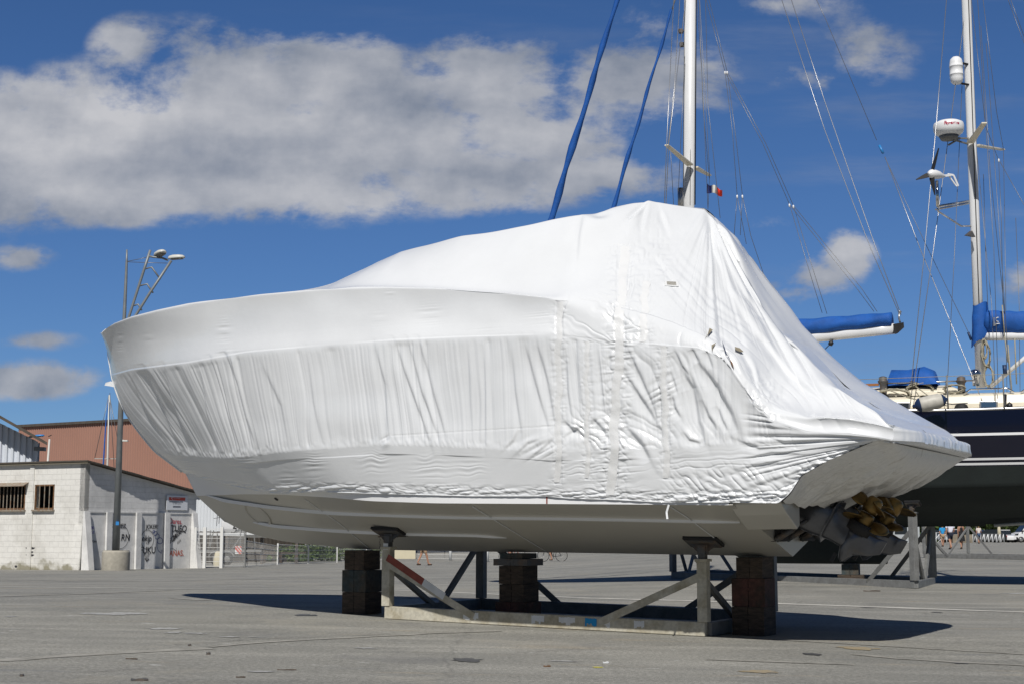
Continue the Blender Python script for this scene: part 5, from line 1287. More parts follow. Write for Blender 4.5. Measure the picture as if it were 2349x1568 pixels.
for a in ((320, 1560, .12, .035, .018, .1, 'steel_dark', 'dark flat scrap of bark at the bottom edge of the yard left of centre', 'scrap'), (302, 1511, .11, .012, .010, -.3, 'wood', 'thin brown splinter on the asphalt in the lower left', 'scrap'),
          (658, 1536, .15, .008, .008, -.02, 'wood', 'long thin twig lying on the asphalt left of centre', 'scrap'), (552, 1553, .07, .012, .010, 0, 'wood', 'short dark twig near the bottom edge of the yard', 'scrap'),
          (478, 1500, .035, .03, .022, 0, 'steel_dark', 'black pebble left of centre in the foreground', 'stone'), (435, 1480, .03, .025, .02, .5, 'steel_dark', 'black pebble beside the long asphalt seam', 'stone'),
          (50, 1550, .03, .025, .018, 0, 'steel_dark', 'dark pebble in the bottom left corner', 'stone'), (2000, 1355.0, .32, .08, .02, 0, 'wood', 'flat plank offcut lying before the ketch cradle', 'scrap'),
          (1255, 1528, .06, .035, .012, 0, 'rust', 'rust coloured chip on the asphalt at the centre', 'scrap'), (1390, 1520, .05, .02, .015, 0, 'white_paint', 'white chip on the asphalt in front of the cradle', 'stone')):
    chip(*a)
ribbon('asphalt_seam', [(-60, 1518), (30, 1512), (170, 1502), (330, 1494), (480, 1486)], .22, 'pale_tar', ragged=.7)
ribbon('asphalt_seam', [(480, 1483), (640, 1470), (800, 1462), (990, 1452), (1150, 1447)], .10, 'pale_tar', ragged=1.0, up=.005)
ribbon('asphalt_crack', [(400, 1478), (520, 1470), (640, 1463), (760, 1459), (900, 1454)], .012, 'steel_dark', ragged=1.2, up=.006, seg=.15)
ribbon('asphalt_crack', [(-60, 1553), (110, 1545), (200, 1541), (330, 1533)], .010, 'steel_dark', ragged=1.2, up=.006, seg=.15)
ribbon('asphalt_crack', [(1180, 1497), (1300, 1490), (1420, 1486), (1560, 1478)], .008, 'steel_dark', ragged=1.2, up=.006, seg=.15)
ribbon('worn_line', [(1960, 1500), (2060, 1510), (2200, 1518), (2420, 1529)], .12, 'pale_tar', ragged=.9, up=.005)
ribbon('worn_line', [(1620, 1512), (1800, 1518), (1960, 1524)], .10, 'pale_tar', ragged=.9, up=.005)
rnd_ = random.Random(5)
def blotch(px, py, rx, ry, m, n=18):
    c_ = ground(px, py); vs = [(c_.x, c_.y)]; k = []
    for i in range(n):
        t = 2*math.pi*i/n; q = rnd_.uniform(.55, 1.15); x, y = c_.x+math.cos(t)*rx*q, c_.y+math.sin(t)*ry*q; k.append((x, y, gf(x, y)+.005))
    o = MB().add([(c_.x, c_.y, gf(c_.x, c_.y)+.005)]+k, [(0, i+1, (i+1) % n+1) for i in range(n)]).build('paint_splash' if m != 'tar' else 'oil_stain', {'tar': 'oil'}.get(m, m)); tag(o, kind='structure')
mat('oil', (.085, .085, .085), .6, var=.3, vscale=9); mat('paint_old', (.50, .51, .50), .8, col2=(.27, .26, .24), cov=.5, var=.2, vscale=16); mat('paint_ochre', (.36, .27, .13), .9, col2=(.27, .25, .21), cov=.5, vscale=12)
for px, py, rx, ry, m in ((262, 1407, .42, .30, 'paint_old'), (375, 1441, .20, .16, 'paint_old'), (395, 1450, .10, .12, 'paint_old'), (450, 1452, .14, .10, 'paint_old'), (525, 1460, .10, .08, 'paint_old'), (590, 1461, .12, .05, 'paint_old'), (840, 1486, .12, .07, 'paint_old'), (945, 1369, .12, .12, 'paint_old'), (1000, 1367, .10, .10, 'paint_old'), (25, 1413, .08, .08, 'paint_old'), (600, 1540, .12, .06, 'paint_old'), (1290, 1516, .16, .06, 'paint_old'),
    (1070, 1513, .15, .22, 'tar'), (1135, 1404, .25, .22, 'tar'), (1865, 1500, .10, .14, 'tar'), (2150, 1404, .10, .10, 'tar'), (700, 1410, .16, .2, 'tar'), (1990, 1392, .12, .2, 'tar'), (2200, 1520, .08, .10, 'tar'), (1500, 1400, .2, .12, 'tar'),
    (1970, 1486, .22, .25, 'paint_ochre'), (1740, 1540, .18, .14, 'paint_ochre'), (880, 1395, .25, .2, 'paint_ochre'), (1370, 1530, .05, .04, 'yellow_mark'), (2330, 1360, .3, .2, 'paint_old'), (1660, 1375, .25, .2, 'tar')): blotch(px, py, rx, ry, m)

# ------------------------------------------------------------------ low white workshop on the left
cor = G(187, 56.0); far_ = G(446, 62.0); far_ = Vector((far_.x, far_.y, far_.z))
sdir = Vector((far_.x-cor.x, far_.y-cor.y, 0)); SL = sdir.length; sdir.normalize(); snrm = Vector((sdir.y, -sdir.x, 0))
fdir = Vector((-snrm.x, -snrm.y, 0))*1.0; fdir = Vector((-sdir.y, sdir.x, 0))     # front wall runs left and back
fnrm = -sdir
ZB = cor.z-.4
def zat(x, y, p): return zfrom(p.y, y)
ztop = zat(187, 1061, cor); zfar = zat(446, 1131, far_); zled = zat(187, 1171, cor)
wk = empty('workshop', (cor.x-3, cor.y+4, cor.z), 'low white painted blockwork workshop with barred windows and graffiti on its side wall', 'workshop')
def SP(s, o, z): return Vector((cor.x, cor.y, 0))+sdir*s+snrm*o+Vector((0, 0, z))
def FP(s, o, z): return Vector((cor.x, cor.y, 0))+fdir*s+fnrm*o+Vector((0, 0, z))
# side wall: blockwork above, precast panels below
def blockmat(name, col, mort, bw, bh, d, xax):
    m = MATS[mort].copy(); nt = m.node_tree; N = nt.nodes; L = nt.links; b = N['Principled BSDF']
    tc = N.new('ShaderNodeTexCoord'); vm = N.new('ShaderNodeVectorMath'); vm.operation = 'DOT_PRODUCT'; vm.inputs[1].default_value = xax
    L.new(tc.outputs['Object'], vm.inputs[0]); sz = N.new('ShaderNodeSeparateXYZ'); L.new(tc.outputs['Object'], sz.inputs[0])
    cb = N.new('ShaderNodeCombineXYZ'); L.new(vm.outputs['Value'], cb.inputs[0]); L.new(sz.outputs['Z'], cb.inputs[1])
    br = N.new('ShaderNodeTexBrick'); br.inputs['Scale'].default_value = 1; br.inputs['Brick Width'].default_value = bw; br.inputs['Row Height'].default_value = bh; br.inputs['Mortar Size'].default_value = .007; br.inputs['Mortar Smooth'].default_value = .3
    L.new(cb.outputs[0], br.inputs['Vector'])
    bp = N.new('ShaderNodeBump'); bp.invert = True; bp.inputs['Distance'].default_value = .007; L.new(br.outputs['Fac'], bp.inputs['Height'])
    old = [n for n in N if n.type == 'BUMP' and n != bp]
    if old: L.new(old[0].outputs[0], bp.inputs['Normal'])
    L.new(bp.outputs[0], b.inputs['Normal'])
    src = b.inputs['Base Color'].links[0].from_socket; mx = N.new('ShaderNodeMix'); mx.data_type = 'RGBA'; mx.blend_type = 'MULTIPLY'
    mr = N.new('ShaderNodeMapRange'); mr.inputs['To Min'].default_value = 1; mr.inputs['To Max'].default_value = .95; L.new(br.outputs['Fac'], mr.inputs['Value'])
    mx.inputs['Factor'].default_value = 1; L.new(src, mx.inputs['A']); L.new(mr.outputs[0], mx.inputs['B']); L.new(mx.outputs['Result'], b.inputs['Base Color'])
    # splash-back grime rising from the ground
    gr = N.new('ShaderNodeMapRange'); gr.inputs['From Min'].default_value = .55; gr.inputs['From Max'].default_value = -.05; L.new(sz.outputs['Z'], gr.inputs['Value'])
    nn = N.new('ShaderNodeTexNoise'); nn.inputs['Scale'].default_value = 1.6; nn.inputs['Detail'].default_value = 8; L.new(tc.outputs['Object'], nn.inputs['Vector'])
    ml = N.new('ShaderNodeMath'); ml.operation = 'MULTIPLY_ADD'; L.new(gr.outputs[0], ml.inputs[0]); ml.inputs[1].default_value = .38; L.new(nn.outputs['Fac'], ml.inputs[2])
    st = N.new('ShaderNodeMapRange'); st.inputs['From Min'].default_value = .70; st.inputs['From Max'].default_value = .84; st.inputs['To Max'].default_value = .8; L.new(ml.outputs[0], st.inputs['Value'])
    m3 = N.new('ShaderNodeMix'); m3.data_type = 'RGBA'; L.new(st.outputs[0], m3.inputs['Factor']); L.new(mx.outputs['Result'], m3.inputs['A']); m3.inputs['B'].default_value = (.20, .18, .10, 1)
    L.new(m3.outputs['Result'], b.inputs['Base Color'])
    m.name = name; MATS[name] = m
blockmat('block_front', None, 'white_wall', .5, .22, 0, tuple(fdir)); blockmat('block_side', None, 'conc_wall', .5, .22, 0, tuple(sdir))
T_ = .25
MB().prism([SP(0, 0, zled), SP(SL, 0, zled), SP(SL, 0, zfar), SP(0, 0, ztop)], -snrm*T_).build('side_wall', 'block_side', wk)
MB().prism([SP(0, .02, ZB), SP(SL, .02, ZB), SP(SL, .02, zled-.004), SP(0, .02, zled-.004)], -snrm*(T_+.02)).build('panel_wall', 'conc_wall', wk)
MB().prism([SP(.0, .05, zled-.05), SP(SL, .05, zled-.05), SP(SL, .05, zled+.002), SP(0, .05, zled+.002)], -snrm*.028).build('ledge', 'conc_wall', wk)
def s_of(px):
    d = ray(px, 1200); a = np.array([[d.x, -sdir.x], [d.y, -sdir.y]]); return float(np.linalg.solve(a, np.array([cor.x, cor.y]))[1])
for i, (x0, x1) in enumerate(((188, 193), (240.5, 252), (308.7, 319), (374.5, 382), (437, 446))):
    s0, s1 = s_of(x0), min(s_of(x1), SL); wtop = .12
    foot = .50 if i in (0, 4) else .15
    s1 = s0+.30
    MB().prism([SP(s0, .04, ZB), SP(s0, foot, ZB), SP(s0, wtop, zled-.02), SP(s0, .04, zled-.02)], sdir*.30).build('buttress', 'conc_wall', wk)
# front wall pieces around the windows
def f_of(px):
    d = ray(px, 1200); a = np.array([[d.x, -fdir.x], [d.y, -fdir.y]]); return float(np.linalg.solve(a, np.array([cor.x, cor.y]))[1])
FL = 9.0
w2a, w2b, w1a, w1b = f_of(122), f_of(77), f_of(55.5), f_of(55.5)+2.6
def fz(px, y): s = f_of(px); return zfrom(FP(s, 0, 0).y, y)
wt, wb = fz(100, 1110), fz(100, 1167)
def fpiece(s0, s1, z0, z1): return MB().prism([FP(s0, 0, z0), FP(s1, 0, z0), FP(s1, 0, z1), FP(s0, 0, z1)], -fnrm*T_).v
fw = MB()
for s0, s1, z0, z1 in ((0, FL, ZB, wb), (0, FL, wt, ztop), (0, w2a, wb, wt), (w2b, w1a, wb, wt), (w1b, FL, wb, wt)):
    fw.prism([FP(s0, 0, z0), FP(s1, 0, z0), FP(s1, 0, z1), FP(s0, 0, z1)], -fnrm*T_)
fw.build('front_wall', 'block_front', wk)
MB().beam(FP((w2b+w1a)/2-.1, .02, ZB), FP((w2b+w1a)/2-.1, .02, ztop-.05), .22, .05, fdir).build('pier', 'block_front', wk)
MB().prism([FP(-.02, .22, ZB), FP(.5, .22, ZB), FP(.42, .06, ztop*.35), FP(-.02, .06, ztop*.35)], -fnrm*.06).build('corner_buttress', 'block_front', wk)
for s0, s1, nb in ((w2a, w2b, 3), (w1a, w1b, 12)):
    fr = MB()
    for a, b in ((FP(s0, -.02, wb+.03), FP(s1, -.02, wb+.03)), (FP(s0, -.02, wt-.03), FP(s1, -.02, wt-.03)), (FP(s0+.03, -.02, wb), FP(s0+.03, -.02, wt)), (FP(s1-.03, -.02, wb), FP(s1-.03, -.02, wt))): fr.beam(a, b, .06, .06, fnrm)
    f = fr.build('window', 'rust', wk)
    for i in range(nb):
        s = s0+(s1-s0)*(i+1)/(nb+1); MB().beam(FP(s, .0, wb), FP(s, .0, wt), .028, .028, fnrm).build('window_bar', 'bar_cream', wk).parent = f
    MB().beam(FP(s0-.05, .06, wb-.04), FP(s1+.05, .06, wb-.04), .12, .06, fnrm).build('sill', 'bar_cream', wk)
MB().prism([FP(w1a-.15, .30, wt-.06), FP(w1b, .30, wt-.06), FP(w1b, -.0, wt+.08), FP(w1a-.15, 0, wt+.08)], Vector((0, 0, .02))).build('awning', 'bar_cream', wk)
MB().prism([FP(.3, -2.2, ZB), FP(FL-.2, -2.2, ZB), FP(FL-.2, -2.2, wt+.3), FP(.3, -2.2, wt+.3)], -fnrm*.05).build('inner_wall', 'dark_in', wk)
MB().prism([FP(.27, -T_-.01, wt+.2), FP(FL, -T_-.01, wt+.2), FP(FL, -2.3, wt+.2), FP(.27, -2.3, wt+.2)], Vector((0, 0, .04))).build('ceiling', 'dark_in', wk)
# monopitch roof falling to the back with a ragged sheet edge
slope = (zfar-ztop)/SL
rf = MB(); ov = .28; n = 30
for s0, s1 in [(i/n, (i+1)/n) for i in range(n)]:
    a = s0*(SL+.6)-.2; b = s1*(SL+.6)-.2; j = .03*math.sin(s0*23)*1
    z0_, z1_ = ztop+slope*a+.03, ztop+slope*b+.03
    rf.prism([SP(a, ov+j, z0_), SP(b, ov+j, z1_), SP(b, -FL, z1_), SP(a, -FL, z0_)], Vector((0, 0, .05)))
rf.build('roof', 'roof_dark', wk)
MB().beam(FP(-.25, .14, ztop+.04), FP(FL, .14, ztop+.04), .03, .10, fnrm).build('gutter', 'stain', wk)
# graffiti strokes on the panels
def gtext(s, px, y, h, m, sh=.1, name='graffiti', tilt=0.0, bold=.02):
    s0 = s_of(px); p = SP(s0, .0, 0); z = zfrom(p.y, y)
    xd = (sdir+Vector((0, 0, tilt))).normalized(); ud = snrm.cross(xd); ud = ud if ud.z > 0 else -ud
    # lettering reads left to right along the wall, lying a hair off the panel
    textmesh(name, s, SP(s0, .032, z), xd, ud, h*.66, m, wk, shear=sh, bold=bold*.5)
def gline(pts, m, w=.025):
    P = []
    for x, y in pts:
        s0 = s_of(x); q = SP(s0, .03, 0); P.append(SP(s0, .032, zfrom(q.y, y)))
    vs = []
    for i, p in enumerate(P):
        d = (P[min(i+1, len(P)-1)]-P[max(i-1, 0)]).normalized(); s = d.cross(snrm).normalized(); vs += [p+s*w/2, p-s*w/2]
    MB().add(vs, [(2*i, 2*i+1, 2*i+3, 2*i+2) for i in range(len(P)-1)]).build('graffiti', m, wk, recalc=False)
def circ(cx_, cy_, rx, ry, a0=0, a1=6.4, n=26): return [(cx_+rx*math.cos(a0+(a1-a0)*i/n), cy_+ry*math.sin(a0+(a1-a0)*i/n)) for i in range(n+1)]
gtext('ares', 198, 1212, .24, 'purple', .2); gtext('i.z.c', 204, 1222, .20, 'purple', .1); gtext('Kive', 211, 1243, .16, 'spray_black', .1)
gtext('SiGNEZ', 253, 1210, .28, 'spray_black', .1); gtext('RN', 277, 1239, .42, 'spray_black', .1)
gline(circ(276, 1230, 19, 27, -1.5, 1.6), 'spray_black', .02)
gtext('JOKER!', 334, 1211, .26, 'spray_black', .1)
gline(circ(338, 1236, 14.5, 22), 'spray_black', .02); gtext('ekip', 325, 1240, .38, 'spray_black', .2); gtext('=1', 334, 1248, .2, 'spray_black', .2)
gtext('FUKU', 321, 1268, .42, 'spray_black', 0)
gline([(331, 1266), (337, 1281), (342, 1266)], 'spray_black'); gline([(335, 1266), (338, 1284), (346, 1264)], 'spray_black', .02); gline([(334, 1279), (338, 1286), (343, 1280)], 'spray_black', .05)
gline(circ(352, 1218, 2.5, 3), 'spray_blue'); gline(circ(356, 1222, 4, 5), 'spray_blue'); gline(circ(360, 1229, 5, 6), 'spray_blue'); gline(circ(367, 1239, 6, 7), 'spray_blue'); gline([(361, 1238), (360, 1252), (364, 1262), (371, 1268), (372, 1260)], 'spray_blue')
gtext('Dares.', 387, 1199, .34, 'spray_red', -.1, tilt=-.04); gtext('TUEQ', 391, 1218, .42, 'spray_black', .1); gtext('SOR', 389, 1246, .32, 'spray_black', .2, tilt=.5); gtext('SENK', 402, 1233, .26, 'spray_black', .2, tilt=.5); gtext('AVY', 407, 1247, .16, 'spray_black', .2, tilt=.5)
gline(circ(403, 1222, 8, 7), 'spray_black', .03); gline([(398, 1228), (397, 1241)], 'spray_black'); gline([(401, 1228), (400, 1240)], 'spray_black')
gline([(390, 1258), (398, 1257), (404, 1262), (405, 1256)], 'spray_black', .02)
gtext('SANAS.', 384, 1274, .36, 'spray_orange', 0)
# dark streaks on the front wall
for (x, y0, w) in ((72, 1256, .5), (72, 1265, .35), (72, 1272, .45), (41, 1298, .15)):
    s = f_of(x); z = zfrom(FP(s, 0, 0).y, y0); q = MB(); vs = [FP(s+w*math.cos(t)*.5*(1+.2*math.sin(5*t)), .003, z+.05*math.sin(t)) for t in np.linspace(0, 6.28, 15)[:-1]]
    q.add(vs, [tuple(range(14))]); q.build('spray_mark', 'spray_black', wk, recalc=False)
# notice board: a thing of its own, screwed to the wall
s0, s1 = s_of(378), s_of(426); zt, zb2 = zfrom(SP(s0, 0, 0).y, 1134.7), zfrom(SP(s0, 0, 0).y, 1168)
nb = empty('notice_board', tuple(SP((s0+s1)/2, .05, zb2)), 'white notice board with a red header fixed high on the workshop side wall', 'sign')
MB().prism([SP(s0, .05, zb2), SP(s1, .05, zb2), SP(s1, .05, zt), SP(s0, .05, zt)], snrm*.02).build('panel', 'sign_white', nb)
W_ = s1-s0; H_ = zt-zb2
MB().prism([SP(s0+W_*.10, .07, zb2+H_*.66), SP(s0+W_*.88, .07, zb2+H_*.66), SP(s0+W_*.88, .07, zb2+H_*.88), SP(s0+W_*.10, .07, zb2+H_*.88)], snrm*.004).build('header', 'sign_red', nb)
sg = [(.20, .85), (.31, .85), (.30, .80), (.26, .78), (.29, .72), (.285, .68), (.27, .72), (.225, .78)]
MB().prism([SP(s0+W_*a, .074, zb2+H_*b) for a, b in [(.19, .86), (.32, .86), (.32, .84), (.215, .84), (.235, .77), (.285, .735), (.285, .68), (.27, .68), (.27, .73), (.22, .76)]], snrm*.003).build('logo', 'sign_white', nb)
for s_, xx, yy, hh, m in (('Port de Plaisance', .34, .79, .065, 'sign_white'), ('Port', .34, .70, .04, 'sign_white'), ('STATIONNEMENT à TERRE', .10, .52, .085, 'text_dark'), ('Tél : 05 46 44 46 75', .28, .40, .075, 'text_dark')):
    textmesh('lettering', s_, SP(s0+W_*xx, .0785, zb2+H_*yy), sdir, (0, 0, 1), hh*H_/.95, m, nb)
for z_, a_, b_ in ((.26, .30, .66), (.20, .30, .66)): MB().beam(SP(s0+W_*a_, .073, zb2+H_*z_), SP(s0+W_*b_, .073, zb2+H_*z_), .004, .018, snrm).build('small_print', 'text_dark', nb)

# ------------------------------------------------------------------ lamp post with concrete ring base
lb = G(265, 55.6)
lp_ = empty('lamp_post', tuple(lb), 'tall grey lamp post with two white heads, standing in a concrete ring by the workshop', 'lamp post')
ring = MB(); ring.lathe(lb+Vector((0, 0, -.1)), [(.525, 0), (.53, .02), (.53, .799), (.53, .80), (.505, .80), (.50, .80), (.50, .86), (.499, .865), (.42, .865), (.42, .86), (.42, .74), (0, .74)], 40); ring.build('concrete_base', 'conc_ring', lp_, bevel=.0)
def LPt(x, y): return at(x, y, lb.y)
MB().tube([LPt(265.5, 1270), LPt(282, 800), LPt(289, 640), LPt(290.5, 600), LPt(291, 573)], [.145, .085, .058, .045, .03], 16).build('pole', 'lamp_grey', lp_)
MB().tube([LPt(282, 790), LPt(295.4, 728), LPt(330, 620), LPt(344.8, 574)], .055, 8).build('bracket_arm', 'lamp_grey', lp_)
MB().tube([LPt(281.5, 792), LPt(311.5, 723), LPt(345, 670), LPt(393, 598)], .055, 8).build('bracket_arm', 'lamp_grey', lp_)
for pts in (((332, 617), (348, 613), (368, 641)), ((321, 655.5), (337.5, 651.5), (351, 672)), ((307.5, 701), (317, 698), (325, 712))):
    MB().tube([LPt(332, 620) if False else LPt(*p) for p in pts], .035, 6).build('rung', 'lamp_grey', lp_)
MB().tube([LPt(292, 600), LPt(322, 594), LPt(340, 589)], .012, 5).build('stay_wire', 'wire', lp_); MB().tube([LPt(292, 601), LPt(340, 603), LPt(384, 604)], .012, 5).build('stay_wire', 'wire', lp_)
mb = MB(); mb.tube([LPt(342, 588), LPt(352, 590), LPt(372, 592), LPt(385, 597)], .04, 6); mb.build('cross_arm', 'lamp_grey', lp_)
def lamphead(c, d, L, W2, H, parent):
    d = Vector(d).normalized(); s = Vector((0, 0, 1)).cross(d).normalized(); u = d.cross(s); vs = []; k = 14; st = [(0, .35, .5), (.08, .7, .8), (.3, 1, 1), (.65, 1, .95), (.9, .75, .7), (1, .35, .35)]
    for t, a, b in st:
        for j in range(k):
            th = 2*math.pi*j/k; z = math.sin(th); vs.append(Vector(c)+d*(t-.5)*L+s*math.cos(th)*W2*a+u*(max(z, -.22)*H*b))
    n = len(st); mb = MB(); mb.add(vs, [(i*k+j, i*k+(j+1) % k, (i+1)*k+(j+1) % k, (i+1)*k+j) for i in range(n-1) for j in range(k)]+[tuple(range(k)), tuple(reversed(range((n-1)*k, n*k)))], True)
    o = mb.build('lamp_head', 'lamp_white', parent)
    gl = MB(); gl.box(Vector(c)-u*H*.24, d*L*.34, s*W2*.72, u*.02); q = gl.build('lens', 'galv_grey', parent); q.parent = o; return o
lamphead(LPt(367, 583), (.6, -.8, .12), .75, .20, .16, lp_); lamphead(LPt(405, 592), (1, -.15, .05), .68, .17, .14, lp_)
mb = MB(); mb.box(LPt(287.5, 1010), (.10, 0, .0), (0, .07, 0), (0, 0, .03)); mb.tube([LPt(279, 1009), LPt(284, 1009)], .03, 6); mb.build('small_lamp', 'lamp_white', lp_, bevel=.01)
mb = MB(); mb.box(LPt(271.5, 1199)+Vector((0, -.13, 0)), (.06, 0, 0), (0, .02, 0), (0, 0, .07)); mb.build('blue_label', 'blue_lamp', lp_)

# ------------------------------------------------------------------ sheds behind
def corrug(name, a, b, z0, z1a, z1b, pitch, depth, m, parent=None, nrm=None):
    a, b = Vector(a), Vector(b); d = (b-a); d.z = 0; L = d.length; d.normalize(); nrm = Vector((d.y, -d.x, 0)); nrm = nrm if nrm.y < 0 else -nrm
    n = int(L/pitch); pts = []
    for i in range(n):
        for t, o_ in ((0, 0), (.38, 0), (.5, 1), (.88, 1)): pts.append(((i+t)*pitch, o_*depth))
    vs = []
    for s, o_ in pts:
        p = Vector((a.x, a.y, 0))+d*s+nrm*o_; t = s/L; vs += [(p.x, p.y, z0), (p.x, p.y, z1a+(z1b-z1a)*t)]
    return MB().add(vs, [(2*i, 2*i+2, 2*i+3, 2*i+1) for i in range(len(pts)-1)]).build(name, m, parent, recalc=False)
wa, wb_ = G(30, 128), G(640, 106); za, zb_ = zfrom(wa.y, 978), zfrom(wb_.y, 945)
wh = empty('warehouse', tuple((wa+wb_)/2), 'huge terracotta clad warehouse rising behind the white workshop', 'warehouse')
corrug('cladding', wa, wb_, wa.z-.5, za, zb_, .33, .06, 'terracotta', wh)
dW = (wb_-wa); dW.z = 0; dW.normalize(); nW = Vector((-dW.y, dW.x, 0))
MB().prism([Vector((wa.x, wa.y, za-.05))-nW*.25, Vector((wb_.x, wb_.y, zb_-.05))-nW*.25, Vector((wb_.x, wb_.y, zb_-.05))+nW*30, Vector((wa.x, wa.y, za-.05))+nW*30], Vector((0, 0, .22))).build('roof', 'roof_dark', wh)
MB().prism([Vector((wa.x, wa.y, wa.z))+nW*.02-dW*0, Vector((wa.x, wa.y, wa.z))+nW*29, Vector((wa.x, wa.y, za-.06))+nW*29, Vector((wa.x, wa.y, za-.06))+nW*.02], dW*.1).build('end_wall', 'terracotta', wh)
# white ribbed shed, far left
sa, sb = G(-150, 74), G(79.5, 74)
sh = empty('ribbed_shed', tuple((sa+sb)/2), 'white ribbed metal shed with a dark sloping eave at the left edge', 'shed')
zl, zr = zfrom(74, 905), zfrom(74, 1014)
corrug('cladding', sa, sb, sa.z-.3, zl, zr, .32, .10, 'shed_white', sh)
corrug('cladding', sb, sb+Vector((-5.6, 14, 0)), sb.z-.3, zr, zr, .32, .05, 'shed_white', sh)
MB().prism([at(-160, 868, 72.6), at(108, 1020, 72.6), at(108, 1020, 88), at(-160, 868, 88)], Vector((0, 0, .16))).build('roof', 'roof_dark', sh)
MB().beam(at(80, 1028, 73.5), at(104, 1029, 73.5), .3, .2).build('eave_gutter', 'galv_grey', sh)
# pale shed right of the workshop, behind the gate
pa, pb = G(444, 100), G(590, 100)
ps = empty('pale_shed', tuple((pa+pb)/2), 'pale grey ribbed shed wall behind the wire gate', 'shed')
corrug('cladding', pa, pb, pa.z-.3, zfrom(100, 1134), zfrom(100, 1128), .22, .03, 'shed_white2', ps)
MB().prism([at(440, 1135, 99.7), at(592, 1129, 99.7), at(592, 1129, 104), at(440, 1135, 104)], Vector((0, 0, .14))).build('roof', 'roof_dark', ps)
# blue street lamp and thin white pole above the roofs
q = at(90, 999, 86); sl2 = empty('street_lamp', (q.x-1.2, q.y, gf(q.x, q.y)), 'street lamp with a bright blue head behind the ribbed shed', 'street lamp')
lamphead(q, (1, 0, .08), .62, .16, .10, sl2); sl2.children[0].data.materials.clear(); sl2.children[0].data.materials.append(MATS['blue_lamp'])
MB().tube([(q.x-1.2, q.y, gf(q.x, q.y)), (q.x-1.2, q.y, q.z-.5), (q.x-.9, q.y, q.z-.15), (q.x-.3, q.y, q.z)], .06, 8).build('pole', 'lamp_grey', sl2)
q = at(113.5, 1006, 90); wp = empty('wind_vane_pole', (q.x-.2, q.y, gf(q.x, q.y)), 'thin white pole with a small wind vane in front of the terracotta wall', 'pole')
MB().tube([(q.x-.25, q.y, gf(q.x, q.y)), q], .10, 8, r2=.06).build('pole', 'lamp_white', wp); MB().beam(at(111, 1000, 90), at(118.5, 996.5, 90), .03, .05).build('vane', 'black', wp)
# distant yacht mast with blue furled sail
Yd = 95; qm = G(244, Yd); dm = empty('distant_mast', tuple(qm), 'slender mast of a distant yacht with blue furled sail, left of the lamp post', 'mast')
MB().tube([at(243, 1250, Yd), at(246, 1075, Yd), at(251, 905, Yd)], .08, 8, r2=.05).build('mast', 'lamp_white', dm)
MB().tube([at(234, 1110, Yd-1), at(236.5, 1074, Yd-1), at(243, 965, Yd-.6), at(249, 915, Yd-.2)], [.045, .055, .04, .015], 8).build('furled_sail', 'blue_canvas', dm)
MB().beam(at(217, 1050.5, Yd-.5), at(278, 1051, Yd+.5), .06, .05).build('spreader', 'lamp_white', dm)
for a, b in (((217, 1051), (250, 905)), ((278, 1051), (251, 905)), ((262, 1075), (252, 900))): MB().tube([at(*a, Yd), at(*b, Yd)], .02, 4).build('shroud', 'wire', dm)

# ------------------------------------------------------------------ wire fence and gates
def fence_panel(a, b, ha, hb, name, label, group, wires=.055, hz=None, both=True):
    a, b = Vector(a), Vector(b); root = empty(name, tuple(a), label, 'fence', group)
    d = b-a; L = math.hypot(d.x, d.y); n = max(4, int(L/wires)); mb = MB()
    for i in range(n+1):
        t = i/n; p = a.lerp(b, t); h = ha+(hb-ha)*t; mb.box(p+Vector((0, 0, h/2+.03)), (.0035, 0, 0), (0, .0035, 0), (0, 0, h/2-.02))
    mb.build('vertical_wires', 'fence_white', root)
    hw_ = MB(); k = hz or 7
    for j in range(k):
        z = .05+(1-.07)*j/(k-1); hw_.beam(a+Vector((0, 0, ha*z)), b+Vector((0, 0, hb*z)), .012, .018)
    hw_.build('rails', 'fence_white', root)
    return root
def post_(p, h, w, m, root): MB().beam(Vector(p)+Vector((0, 0, -.05)), Vector(p)+Vector((0, 0, h)), w, w, (1, 0, 0)).build('post', m, root, bevel=.005)
fx = [(447, 61.6), (468, 61.8), (507, 62), (561, 63.5), (636.5, 74), (707, 80), (772.8, 86), (840, 92), (905, 96)]
FPs = [G(px, Y) for px, Y in fx]
hs_ = [1.70, 1.70, 1.70, 1.42, 1.06, 1.0, 1.0, 1.0, 1.0]
names = ['narrow white wire fence panel against the workshop corner', 'tall white wire gate leaf between the two thick white posts', 'tall wire gate leaf in front of the boat trailer', 'sloping wire fence panel right of the gates', 'low white wire fence panel in front of the timber bearers', 'low white wire fence panel in front of the ivy', 'low white wire fence panel left of the bow block stack', 'last low wire fence panel behind the cradle post']
for i in range(len(FPs)-1):
    h0, h1 = hs_[i], hs_[i+1]
    if i == 3: h0, h1 = 1.20, .98
    r = fence_panel(FPs[i], FPs[i+1], h0 if i != 2 else 1.68, h1 if i != 2 else 1.68, 'fence_panel', names[i], 'white wire fence panels', .055 if i < 3 else (.26 if i == 3 else .12), 9 if i < 3 else 5)
    post_(FPs[i], hs_[i]+.04, .13 if i in (1, 2) else .08, 'fence_white' if i != 3 else 'galv_grey', r)
